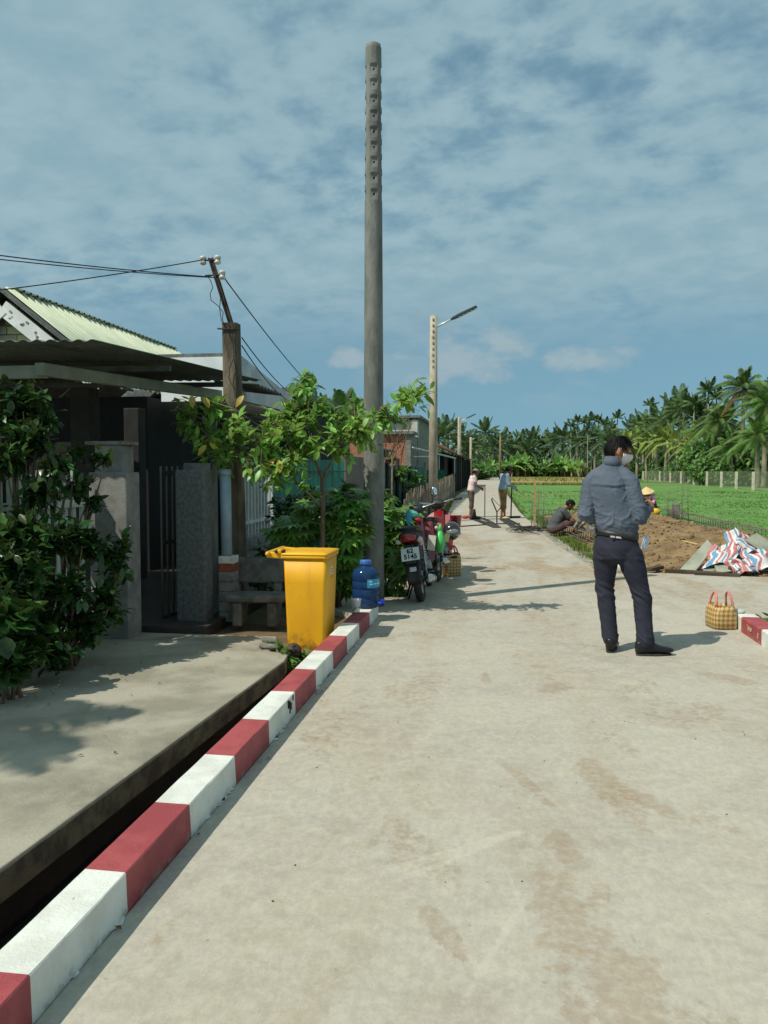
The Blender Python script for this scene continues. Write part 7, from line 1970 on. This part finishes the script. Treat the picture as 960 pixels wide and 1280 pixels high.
def banana_crown(seed):
    r_ = random.Random(seed); mb = MB()
    for i in range(9):
        az = i * 2.4 + r_.uniform(-.3, .3); el = R(82 - 60 * (i / 8) ** .8); L = r_.uniform(1.7, 2.4); sag = .25 + .5 * i / 8; h = V3(math.cos(az), math.sin(az), 0); sd = V3(-math.sin(az), math.cos(az), 0); v = []
        for j in range(8):
            t = j / 7; p = h * (L * (math.cos(el) * t)) + V3(0, 0, L * (math.sin(el) * t - sag * t * t)); w = .30 * (math.sin(PI * min(1, .08 + .92 * t) ** .75)) + .02
            v += [p + sd * w + V3(0, 0, -.10), p, p - sd * w + V3(0, 0, -.10)]
        mb.add(v, [(3 * a, 3 * a + 1, 3 * a + 4, 3 * a + 3) for a in range(7)] + [(3 * a + 1, 3 * a + 2, 3 * a + 5, 3 * a + 4) for a in range(7)], True)
    return mb.mesh('crown', BAN)
CB = [banana_crown(95 + k) for k in range(3)]
def bush_crown(seed, n_, s_, mat, flat=.75):
    r_ = random.Random(seed); mb = MB(); cl = [(rdir(r_) * r_.uniform(.3, .75), r_.uniform(.3, .5)) for i in range(11)]
    for i in range(n_):
        c, rad = r_.choice(cl); v = rdir(r_); p = c + v * rad * r_.uniform(.6, 1.05); p = V3(p.x, p.y, p.z * flat + flat)
        if p.z < .02: continue
        mb.leaf(p, (v + rdir(r_) * .8 + V3(0, 0, -.3)), (v + V3(0, 0, .8) + rdir(r_) * .4), s_ * r_.uniform(.7, 1.3), s_ * .6)
    return mb.mesh('crown', mat)
BC = [bush_crown(100 + k, 1100, .20, (BUSH, BUSHD, BUSH)[k]) for k in range(3)]
def plain(name, me, parent, loc=(0, 0, 0), sc=(1, 1, 1), rz=0):
    o = bpy.data.objects.new(name, me); link(o, parent); o.location = loc; o.scale = sc; o.rotation_euler = (0, 0, rz); return o
rp = random.Random(77)
def coconut(x, y, top, s_, label, grp, near=False, z0=0, lime=False):
    t = thing('coconut_palm', label, 'palm', (x, y, z0), grp); h = top - 2.4 * s_ * (1 if not lime else .7); h = max(1.2, h)
    rz = rp.uniform(0, 6.28); plain('trunk', TR, t, (0, 0, 0), (1.4, 1.4, h), rz); bx_ = .05 * 1.4
    c = (bx_ * math.cos(rz), bx_ * math.sin(rz), h)
    if near:
        for i, (az, el, k, sag) in enumerate(palm_frame(int(x * 7 + y) % 999, 34)):
            o = bpy.data.objects.new('frond', FB if (i > 31 and rp.random() < .12) else FRONDS[min(range(6), key=lambda q_: abs(FEL[q_] - math.degrees(el)))]); link(o, t); o.location = c; o.rotation_euler = (rp.uniform(-.15, .15), rp.uniform(-.1, .1), az); o.scale = (s_ * k,) * 3
    else:
        plain('crown', rp.choice(CRL if lime else CR), t, c, (s_, s_, s_), rp.uniform(0, 6.28))
def areca(x, y, top, s_, label, grp, z0=0):
    t = thing('areca_palm', label, 'palm', (x, y, z0), grp); h = top - 1.35 * s_
    plain('trunk', TRA, t, (0, 0, 0), (1.3, 1.3, h)); plain('crown', rp.choice(CA), t, (0, 0, h), (s_, s_, s_), rp.uniform(0, 6))
def banana(x, y, top, s_, label, grp, z0=0):
    t = thing('banana_plant', label, 'banana plant', (x, y, z0), grp); h = max(.8, top - 1.7 * s_)
    plain('trunk', TR, t, (0, 0, 0), (1.0, 1.0, h)); plain('crown', rp.choice(CB), t, (0, 0, h), (s_, s_, s_), rp.uniform(0, 6))
def bush(x, y, h, w, label, grp, z0=0, k=None):
    t = thing('leafy_bush', label, 'bush', (x, y, z0), grp); plain('crown', BC[k] if k is not None else rp.choice(BC), t, (0, 0, -.1), (w, w, h / (1.35 if k == 0 else 1.6)), rp.uniform(0, 6))
    plain('trunk', TR, t, (0, 0, 0), (.7, .7, h * .5))
def zg(y): return 0 if y < 100 else min(.30, (y - 100) / 200)
G1, G2, G3 = 'coconut palms of the far tree line', 'areca palms with slim bare trunks', 'leafy bushes under the palms'
G4, G5 = 'banana plants along the far field edge', 'lime green young coconut palms behind the post fence'
coconut(22.48, 80.0, 10.89, 0.78, 'large coconut palm with drooping fronds behind the post fence, fourth from left of these', 'large coconut palms at the right edge', near=True)
coconut(22.66, 74.0, 9.05, 0.81, 'large coconut palm with drooping fronds behind the post fence, sixth from left of these', 'large coconut palms at the right edge', near=True)
coconut(21.42, 84.0, 8.01, 0.71, 'large coconut palm with drooping fronds behind the post fence, second from left of these', 'large coconut palms at the right edge', near=True)
coconut(20.88, 70.0, 5.89, 0.71, 'large coconut palm with drooping fronds behind the post fence, fifth from left of these', 'large coconut palms at the right edge', near=True)
coconut(21.35, 90.0, 7.23, 0.62, 'large coconut palm with drooping fronds behind the post fence, leftmost of these', 'large coconut palms at the right edge', near=True)
coconut(25.74, 78.0, 10.01, 0.81, 'large coconut palm with drooping fronds behind the post fence, seventh from left of these', 'large coconut palms at the right edge', near=True)
coconut(26.09, 74.0, 7.48, 0.74, 'large coconut palm with drooping fronds behind the post fence, eighth from left of these', 'large coconut palms at the right edge', near=True)
coconut(20.58, 76.5, 4.89, 0.56, 'large coconut palm with drooping fronds behind the post fence, third from left of these', 'large coconut palms at the right edge', near=True)
coconut(21.50, 118.0, 10.12, 1.10, 'coconut palm in the far tree line, 24th from left of them', G1, z0=zg(118))
coconut(22.25, 112.0, 10.37, 1.10, 'coconut palm in the far tree line, 25th from left of them', G1, z0=zg(112))
coconut(22.40, 106.0, 11.20, 1.00, 'coconut palm in the far tree line, 26th from left of them', G1, z0=zg(106))
coconut(21.56, 128.0, 10.04, 1.00, 'coconut palm in the far tree line, 23th from left of them', G1, z0=zg(128))
coconut(20.87, 135.0, 9.67, 1.00, 'coconut palm in the far tree line, 22th from left of them', G1, z0=zg(135))
coconut(19.07, 140.0, 7.52, 0.90, 'coconut palm in the far tree line, 21th from left of them', G1, z0=zg(140))
coconut(22.96, 100.0, 9.95, 1.00, 'coconut palm in the far tree line, 27th from left of them', G1, z0=zg(100))
areca(21.05, 120.0, 11.77, 0.95, 'slim bare trunked areca palm over the tree line, tenth from left of them', G2, z0=zg(120))
areca(21.48, 100.0, 10.74, 1.10, 'slim bare trunked areca palm over the tree line, eleventh from left of them', G2, z0=zg(100))
areca(22.12, 98.0, 10.35, 1.00, 'slim bare trunked areca palm over the tree line, twelfth from left of them', G2, z0=zg(98))
areca(22.96, 95.0, 11.84, 1.30, 'slim bare trunked areca palm over the tree line, fourteenth from left of them', G2, z0=zg(95))
areca(24.34, 97.0, 10.96, 1.10, 'slim bare trunked areca palm over the tree line, fifteenth from left of them', G2, z0=zg(97))
areca(23.26, 99.0, 9.68, 1.00, 'slim bare trunked areca palm over the tree line, thirteenth from left of them', G2, z0=zg(99))
areca(19.26, 140.0, 11.33, 1.05, 'slim bare trunked areca palm over the tree line, ninth from left of them', G2, z0=zg(140))
areca(12.46, 150.0, 10.50, 1.10, 'slim bare trunked areca palm over the tree line, leftmost of them', G2, z0=zg(150))
areca(13.59, 150.0, 11.36, 1.10, 'slim bare trunked areca palm over the tree line, second from left of them', G2, z0=zg(150))
areca(15.07, 152.0, 11.17, 1.10, 'slim bare trunked areca palm over the tree line, third from left of them', G2, z0=zg(152))
areca(16.14, 150.0, 11.62, 1.15, 'slim bare trunked areca palm over the tree line, fifth from left of them', G2, z0=zg(150))
areca(17.39, 151.0, 11.38, 1.10, 'slim bare trunked areca palm over the tree line, sixth from left of them', G2, z0=zg(151))
areca(18.41, 150.0, 10.73, 1.10, 'slim bare trunked areca palm over the tree line, seventh from left of them', G2, z0=zg(150))
areca(19.02, 146.0, 10.20, 1.00, 'slim bare trunked areca palm over the tree line, eighth from left of them', G2, z0=zg(146))
areca(15.04, 146.0, 9.68, 1.00, 'slim bare trunked areca palm over the tree line, fourth from left of them', G2, z0=zg(146))
coconut(20.00, 124.0, 7.38, 1.06, 'young lime green coconut palm behind the post fence, second from left of these', G5, z0=zg(124.0), lime=True)
coconut(20.68, 120.0, 7.77, 1.12, 'young lime green coconut palm behind the post fence, third from left of these', G5, z0=zg(120.0), lime=True)
coconut(21.29, 116.0, 7.23, 1.06, 'young lime green coconut palm behind the post fence, fourth from left of these', G5, z0=zg(116.0), lime=True)
coconut(21.52, 110.7, 7.40, 1.14, 'young lime green coconut palm behind the post fence, fifth from left of these', G5, z0=zg(110.7), lime=True)
coconut(21.47, 104.0, 6.56, 1.06, 'young lime green coconut palm behind the post fence, sixth from left of these', G5, z0=zg(104.0), lime=True)
coconut(21.75, 100.0, 5.99, 0.95, 'young lime green coconut palm behind the post fence, seventh from left of these', G5, z0=zg(100), lime=True)
coconut(22.39, 98.0, 6.08, 1.00, 'young lime green coconut palm behind the post fence, eighth from left of these', G5, z0=zg(98), lime=True)
coconut(18.51, 124.0, 6.91, 1.03, 'young lime green coconut palm behind the post fence, leftmost of these', G5, z0=zg(124.0), lime=True)
coconut(-9.42, 120.0, 8.44, 1.00, 'coconut palm in the far tree line, leftmost of them', G1, z0=zg(120))
coconut(-8.32, 125.0, 9.49, 1.00, 'coconut palm in the far tree line, second from left of them', G1, z0=zg(125))
coconut(-6.72, 130.0, 8.26, 1.00, 'coconut palm in the far tree line, third from left of them', G1, z0=zg(130))
coconut(-5.15, 140.0, 7.68, 1.00, 'coconut palm in the far tree line, fifth from left of them', G1, z0=zg(140))
coconut(-3.03, 150.0, 10.59, 1.05, 'coconut palm in the far tree line, seventh from left of them', G1, z0=zg(150))
coconut(-1.49, 160.0, 8.29, 1.10, 'coconut palm in the far tree line, eighth from left of them', G1, z0=zg(160))
coconut(0.07, 165.0, 9.36, 1.10, 'coconut palm in the far tree line, ninth from left of them', G1, z0=zg(165))
coconut(2.07, 170.0, 8.35, 1.10, 'coconut palm in the far tree line, tenth from left of them', G1, z0=zg(170))
coconut(4.16, 175.0, 9.10, 1.10, 'coconut palm in the far tree line, eleventh from left of them', G1, z0=zg(175))
coconut(6.34, 170.0, 9.75, 1.15, 'coconut palm in the far tree line, thirteenth from left of them', G1, z0=zg(170))
coconut(8.74, 172.0, 8.93, 1.10, 'coconut palm in the far tree line, fourteenth from left of them', G1, z0=zg(172))
coconut(10.46, 168.0, 9.08, 1.10, 'coconut palm in the far tree line, fifteenth from left of them', G1, z0=zg(168))
coconut(11.64, 160.0, 9.87, 1.10, 'coconut palm in the far tree line, 16th from left of them', G1, z0=zg(160))
coconut(13.45, 158.0, 9.10, 1.00, 'coconut palm in the far tree line, 17th from left of them', G1, z0=zg(158))
coconut(5.05, 160.0, 7.24, 1.00, 'coconut palm in the far tree line, twelfth from left of them', G1, z0=zg(160))
coconut(-3.90, 145.0, 6.81, 1.00, 'coconut palm in the far tree line, sixth from left of them', G1, z0=zg(145))
coconut(-5.90, 135.0, 6.49, 0.90, 'coconut palm in the far tree line, fourth from left of them', G1, z0=zg(135))
coconut(14.48, 150.0, 8.73, 1.00, 'coconut palm in the far tree line, 18th from left of them', G1, z0=zg(150))
coconut(16.52, 148.0, 8.92, 1.00, 'coconut palm in the far tree line, 19th from left of them', G1, z0=zg(148))
coconut(17.99, 142.0, 8.92, 1.00, 'coconut palm in the far tree line, 20th from left of them', G1, z0=zg(142))
coconut(-7.92, 40.0, 5.50, 0.60, 'coconut palm crown above the roofs behind the leafy tree, third from left of these', 'coconut palms behind the houses', near=True)
coconut(-9.10, 42.0, 5.34, 0.54, 'coconut palm crown above the roofs behind the leafy tree, second from left of these', 'coconut palms behind the houses', near=True)
coconut(-8.26, 46.0, 5.50, 0.54, 'coconut palm crown above the roofs behind the leafy tree, fourth from left of these', 'coconut palms behind the houses', near=True)
coconut(-8.79, 38.0, 4.62, 0.48, 'coconut palm crown above the roofs behind the leafy tree, leftmost of these', 'coconut palms behind the houses', near=True)
banana(3.01, 150.0, 5.30, 1.70, 'bright green banana plant at the dry field edge, sixth from left of them', G4, z0=zg(150))
banana(1.82, 148.0, 4.38, 1.50, 'bright green banana plant at the dry field edge, fifth from left of them', G4, z0=zg(148))
banana(4.32, 150.0, 4.85, 1.60, 'bright green banana plant at the dry field edge, seventh from left of them', G4, z0=zg(150))
banana(6.00, 152.0, 4.14, 1.50, 'bright green banana plant at the dry field edge, eighth from left of them', G4, z0=zg(152))
banana(10.09, 150.0, 4.97, 1.70, 'bright green banana plant at the dry field edge, tenth from left of them', G4, z0=zg(150))
banana(11.39, 150.0, 4.53, 1.60, 'bright green banana plant at the dry field edge, eleventh from left of them', G4, z0=zg(150))
banana(12.51, 148.0, 4.06, 1.50, 'bright green banana plant at the dry field edge, twelfth from left of them', G4, z0=zg(148))
banana(-2.07, 138.0, 3.96, 1.40, 'bright green banana plant at the dry field edge, second from left of them', G4, z0=zg(138))
banana(-3.23, 130.0, 3.33, 1.30, 'bright green banana plant at the dry field edge, leftmost of them', G4, z0=zg(130))
banana(-0.34, 150.0, 3.83, 1.40, 'bright green banana plant at the dry field edge, third from left of them', G4, z0=zg(150))
banana(8.34, 152.0, 4.13, 1.40, 'bright green banana plant at the dry field edge, ninth from left of them', G4, z0=zg(152))
banana(13.59, 146.0, 3.75, 1.30, 'bright green banana plant at the dry field edge, thirteenth from left of them', G4, z0=zg(146))
banana(0.83, 150.0, 3.53, 1.30, 'bright green banana plant at the dry field edge, fourth from left of them', G4, z0=zg(150))
bush(-10.76, 132.3, 3.08, 3.15, 'bright green bush among banana plants at the far field edge', G3, z0=zg(132.3))
bush(-9.59, 137.7, 2.96, 2.23, 'bright green bush among banana plants at the far field edge', G3, z0=zg(137.7))
bush(-7.81, 129.5, 2.63, 3.28, 'bright green bush among banana plants at the far field edge', G3, z0=zg(129.5))
bush(-6.21, 117.4, 3.12, 2.85, 'bright green bush among banana plants at the far field edge', G3, z0=zg(117.4))
bush(-5.02, 116.5, 3.64, 2.54, 'bright green bush among banana plants at the far field edge', G3, z0=zg(116.5))
bush(-3.63, 114.8, 2.75, 3.16, 'bright green bush among banana plants at the far field edge', G3, z0=zg(114.8))
bush(-3.66, 151.9, 3.24, 2.20, 'bright green bush among banana plants at the far field edge', G3, z0=zg(151.9))
bush(-1.98, 153.2, 3.86, 3.38, 'bright green bush among banana plants at the far field edge', G3, z0=zg(153.2))
bush(-0.30, 164.4, 3.89, 2.85, 'bright green bush among banana plants at the far field edge', G3, z0=zg(164.4))
bush(1.36, 164.1, 4.02, 3.03, 'bright green bush among banana plants at the far field edge', G3, z0=zg(164.1))
bush(3.07, 154.5, 2.83, 2.63, 'bright green bush among banana plants at the far field edge', G3, z0=zg(154.5))
bush(4.14, 151.0, 3.92, 2.56, 'bright green bush among banana plants at the far field edge', G3, z0=zg(151))
bush(5.94, 160.2, 4.25, 2.61, 'bright green bush among banana plants at the far field edge', G3, z0=zg(160.2))
bush(7.14, 157.2, 2.95, 2.58, 'bright green bush among banana plants at the far field edge', G3, z0=zg(157.2))
bush(8.22, 150.9, 3.08, 3.37, 'bright green bush among banana plants at the far field edge', G3, z0=zg(150.9))
bush(9.97, 162.7, 3.11, 2.22, 'bright green bush among banana plants at the far field edge', G3, z0=zg(162.7))
bush(11.38, 158.7, 3.66, 2.21, 'bright green bush among banana plants at the far field edge', G3, z0=zg(158.7))
bush(12.92, 164.3, 4.03, 2.44, 'bright green bush among banana plants at the far field edge', G3, z0=zg(164.3))
bush(15.22, 171.1, 2.89, 2.61, 'dense dark green bush under the palms behind the post fence', G3, z0=zg(171.1))
bush(16.40, 168.6, 3.53, 2.33, 'dense dark green bush under the palms behind the post fence', G3, z0=zg(168.6))
bush(18.26, 169.9, 3.09, 2.24, 'dense dark green bush under the palms behind the post fence', G3, z0=zg(169.9))
bush(19.21, 162.1, 4.13, 2.93, 'dense dark green bush under the palms behind the post fence', G3, z0=zg(162.1))
bush(22.12, 170.9, 3.85, 2.85, 'dense dark green bush under the palms behind the post fence', G3, z0=zg(170.9))
bush(21.94, 159.7, 3.74, 2.29, 'dense dark green bush under the palms behind the post fence', G3, z0=zg(159.7))
bush(24.89, 172.0, 3.29, 2.39, 'dense dark green bush under the palms behind the post fence', G3, z0=zg(172.0))
bush(25.01, 165.0, 2.73, 2.69, 'dense dark green bush under the palms behind the post fence', G3, z0=zg(165.0))
bush(18.52, 131.0, 3.03, 2.11, 'dense dark green bush under the palms behind the post fence', G3, z0=zg(131.0))
bush(19.90, 131.0, 3.98, 1.62, 'dense dark green bush under the palms behind the post fence', G3, z0=zg(131.0))
bush(21.38, 131.0, 2.58, 2.63, 'dense dark green bush under the palms behind the post fence', G3, z0=zg(131.0))
bush(21.48, 121.4, 2.88, 1.67, 'dense dark green bush under the palms behind the post fence', G3, z0=zg(121.4))
bush(22.05, 117.6, 3.60, 1.86, 'dense dark green bush under the palms behind the post fence', G3, z0=zg(117.6))
bush(22.48, 113.3, 2.25, 2.57, 'dense dark green bush under the palms behind the post fence', G3, z0=zg(113.3))
bush(22.98, 109.9, 3.00, 2.03, 'dense dark green bush under the palms behind the post fence', G3, z0=zg(109.9))
bush(21.96, 100.3, 2.99, 1.93, 'dense dark green bush under the palms behind the post fence', G3, z0=zg(100.3))
bush(24.48, 105.2, 2.28, 2.05, 'dense dark green bush under the palms behind the post fence', G3, z0=zg(105.2))
bush(23.81, 98.2, 3.36, 2.36, 'dense dark green bush under the palms behind the post fence', G3, z0=zg(98.2))
bush(26.75, 104.7, 3.10, 2.35, 'dense dark green bush under the palms behind the post fence', G3, z0=zg(104.7))
bush(27.46, 102.7, 2.65, 1.90, 'dense dark green bush under the palms behind the post fence', G3, z0=zg(102.7))
bush(27.00, 96.7, 3.07, 2.35, 'dense dark green bush under the palms behind the post fence', G3, z0=zg(96.7))
bush(29.83, 102.5, 3.15, 2.21, 'dense dark green bush under the palms behind the post fence', G3, z0=zg(102.5))
bush(28.59, 94.6, 3.36, 1.78, 'dense dark green bush under the palms behind the post fence', G3, z0=zg(94.6))
bush(30.56, 97.4, 2.84, 2.21, 'dense dark green bush under the palms behind the post fence', G3, z0=zg(97.4))
bush(30.30, 92.9, 2.91, 2.31, 'dense dark green bush under the palms behind the post fence', G3, z0=zg(92.9))
bush(31.96, 94.5, 2.93, 2.46, 'dense dark green bush under the palms behind the post fence', G3, z0=zg(94.5))
bush(33.16, 94.7, 2.15, 2.07, 'dense dark green bush under the palms behind the post fence', G3, z0=zg(94.7))
bush(21.62, 87.6, 4.75, 3.01, 'dense dark green bush under the palms behind the post fence', G3, z0=zg(87.6),k=0)
bush(22.11, 85.0, 5.28, 3.20, 'dense dark green bush under the palms behind the post fence', G3, z0=zg(85.0),k=0)
bush(22.88, 83.0, 4.55, 2.80, 'dense dark green bush under the palms behind the post fence', G3, z0=zg(83.0),k=0)
bush(21.48, 83.9, 3.48, 2.66, 'dense dark green bush under the palms behind the post fence', G3, z0=zg(83.9),k=0)
bush(21.71, 91.3, 3.68, 2.51, 'dense dark green bush under the palms behind the post fence', G3, z0=zg(91.3),k=0)
bush(23.06, 79.0, 3.66, 2.60, 'dense dark green bush under the palms behind the post fence', G3, z0=zg(79.0),k=0)
bush(23.87, 77.0, 3.08, 2.80, 'dense dark green bush under the palms behind the post fence', G3, z0=zg(77.0),k=0)
bush(21.47, 77.0, 2.73, 2.20, 'dense dark green bush under the palms behind the post fence', G3, z0=zg(77.0),k=0)
bush(21.91, 98.8, 3.30, 2.11, 'dense dark green bush under the palms behind the post fence', G3, z0=zg(98.8),k=0)

coconut(27.5, 92.0, 10.6, .85, 'tall coconut palm behind the large ones at the right edge', 'coconut palms at the right edge')
coconut(30.5, 96.0, 11.4, .9, 'tallest coconut palm behind the large ones at the right edge', 'coconut palms at the right edge')
coconut(24.6, 94.0, 8.8, .8, 'middling coconut palm left of the large ones at the right edge', 'coconut palms at the right edge')
coconut(25.6, 82.0, 7.0, .7, 'low spreading coconut palm under the tall ones at the right edge', 'coconut palms at the right edge')
coconut(28.6, 80.0, 6.6, .7, 'lowest coconut palm at the right edge behind the dark bushes', 'coconut palms at the right edge')
coconut(33.0, 90.0, 10.0, .85, 'coconut palm cut by the right edge of the picture', 'coconut palms at the right edge')
bush(20.60, 85.8, 3.88, 2.40, 'dense dark green bush under the palms behind the post fence', G3, k=0)
bush(20.46, 81.1, 3.64, 2.55, 'dense dark green bush under the palms behind the post fence', G3, k=2)
bush(23.72, 89.6, 4.98, 2.22, 'dense dark green bush under the palms behind the post fence', G3, k=0)
bush(23.36, 84.3, 5.00, 2.83, 'dense dark green bush under the palms behind the post fence', G3, k=2)
bush(23.90, 82.6, 5.27, 2.83, 'dense dark green bush under the palms behind the post fence', G3, k=2)
bush(27.04, 89.6, 3.95, 2.31, 'dense dark green bush under the palms behind the post fence', G3, k=0)
bush(28.40, 90.4, 5.33, 2.85, 'dense dark green bush under the palms behind the post fence', G3, k=2)
bush(26.46, 81.0, 4.69, 2.67, 'dense dark green bush under the palms behind the post fence', G3, k=0)
bush(28.12, 83.0, 4.05, 2.28, 'dense dark green bush under the palms behind the post fence', G3, k=0)
bush(31.64, 90.1, 3.61, 2.29, 'dense dark green bush under the palms behind the post fence', G3, k=0)
bush(32.94, 90.6, 5.13, 2.51, 'dense dark green bush under the palms behind the post fence', G3, k=2)
bush(31.99, 85.1, 4.12, 2.45, 'dense dark green bush under the palms behind the post fence', G3, k=0)
# the mass of foliage behind them reads as one wood
rw = random.Random(3); mb = MB()
for i in range(15000):
    u = rw.random()
    if u < .55: x = rw.uniform(-45, 36); y = rw.uniform(172, 186); hmax = 6.6 + 2.2 * noise.noise(V3(x * .12, 1, 0)) + 1.2 * noise.noise(V3(x * .5, 3, 0))
    elif u < .85: t_ = rw.random(); x = 22 + 30 * t_ + rw.uniform(-3, 3); y = 128 - 40 * t_ + rw.uniform(0, 9); hmax = 6.6 + 3.2 * t_ + 2 * noise.noise(V3(x * .2, 5, 0))
    else: x = rw.uniform(30, 60); y = rw.uniform(84, 92); hmax = 8.0 + 2 * noise.noise(V3(x * .2, 7, 0))
    z = .2 + hmax * rw.random() ** .8
    mb.leaf((x, y, z), rdir(rw) + V3(0, -.3, -.4), rdir(rw) + V3(0, -.6, .8), rw.uniform(.6, 1.3), rw.uniform(.35, .7))
o = bpy.data.objects.new('woodland', mb.mesh('woodland', BUSHD)); link(o); o['kind'] = 'stuff'
mb = MB()
for i in range(90):
    x = rw.uniform(-20, 36); y = rw.uniform(163, 171); h = rw.uniform(2, 5); mb.tube([(x, y, 0), (x + rw.uniform(-.3, .3), y, h)], .12, 5)
for i in range(60):
    t_ = rw.random(); x = 20 + 26 * t_; y = 122 - 38 * t_; h = rw.uniform(2, 4.5); mb.tube([(x, y, 0), (x + rw.uniform(-.2, .2), y, h)], .10, 5)
o = bpy.data.objects.new('woodland_trunks', mb.mesh('woodland_trunks', m_ptr)); link(o); o['kind'] = 'stuff'
# low scrub on the bank in front of the wood
sp = []
for i in range(2600):
    u = rw.random()
    if u < .5: sp.append((rw.uniform(-2, 32), rw.uniform(150, 165), .25, 5))
    else: t_ = rw.random(); sp.append((23 + 26 * t_ + rw.uniform(-1, 1.5), 112 - 40 * t_ + rw.uniform(-2, 4), .0, 3.5))
blades('scrub', sp, .30, m_verge, 9, .04)
# concrete post fence with its net
ft = thing('post_fence', 'row of short white concrete posts with a thin net along the field', 'fence', (19, 85, 0))
FP = [(19.1, 113.4), (20.0, 106.5), (19.9, 99.5), (19.7, 92.8), (19.3, 85.0), (19.0, 78.5), (18.6, 72), (18.3, 66.5), (18.1, 61.5)]
for i, (x, y) in enumerate(FP):
    m = MB(); m.box(x - .085, x + .085, y - .085, y + .085, -.05, 1.32); part('post', m, M('post_white', srgb(206, 200, 180), srgb(184, 178, 160), rough=.9) if i == 0 else bpy.data.materials['post_white'], ft)
def netm():
    mm = bpy.data.materials.new('thin_net'); mm.use_nodes = True; n, l = mm.node_tree.nodes, mm.node_tree.links
    b = n['Principled BSDF']; b.inputs['Base Color'].default_value = (*srgb(150, 160, 130), 1); b.inputs['Roughness'].default_value = .9
    tr = n.new('ShaderNodeBsdfTransparent'); mx = n.new('ShaderNodeMixShader'); mx.inputs[0].default_value = .28
    l.new(tr.outputs[0], mx.inputs[1]); l.new(b.outputs[0], mx.inputs[2]); l.new(mx.outputs[0], n['Material Output'].inputs[0]); return mm
m = MB()
fp2 = FP + [(17.8, 55), (17.6, 48)]
m.add([(x + .12, y, z) for x, y in fp2 for z in (0.0, 1.35)], [(2 * i, 2 * i + 2, 2 * i + 3, 2 * i + 1) for i in range(len(fp2) - 1)]); part('net', m, netm(), ft)
# trees beyond the left edge of the picture: their shade falls on the yard
coconut(-5.75, 1.5, 5.2, .36, 'small coconut palm in the yard beyond the left edge', 'yard trees beyond the left edge', near=True)
shrub('yard_tree', 'bushy tree in the yard beyond the left edge', (-5.3, 3.3, 0), [((-4.65, 4.3, 2.7), .5, 130), ((-5.0, 3.8, 2.9), .45, 110), ((-4.6, 4.8, 3.0), .45, 110), ((-5.1, 4.4, 2.4), .5, 110)], .12, .2, LD, LEAF2b, 49, 0, grp='yard trees beyond the left edge')
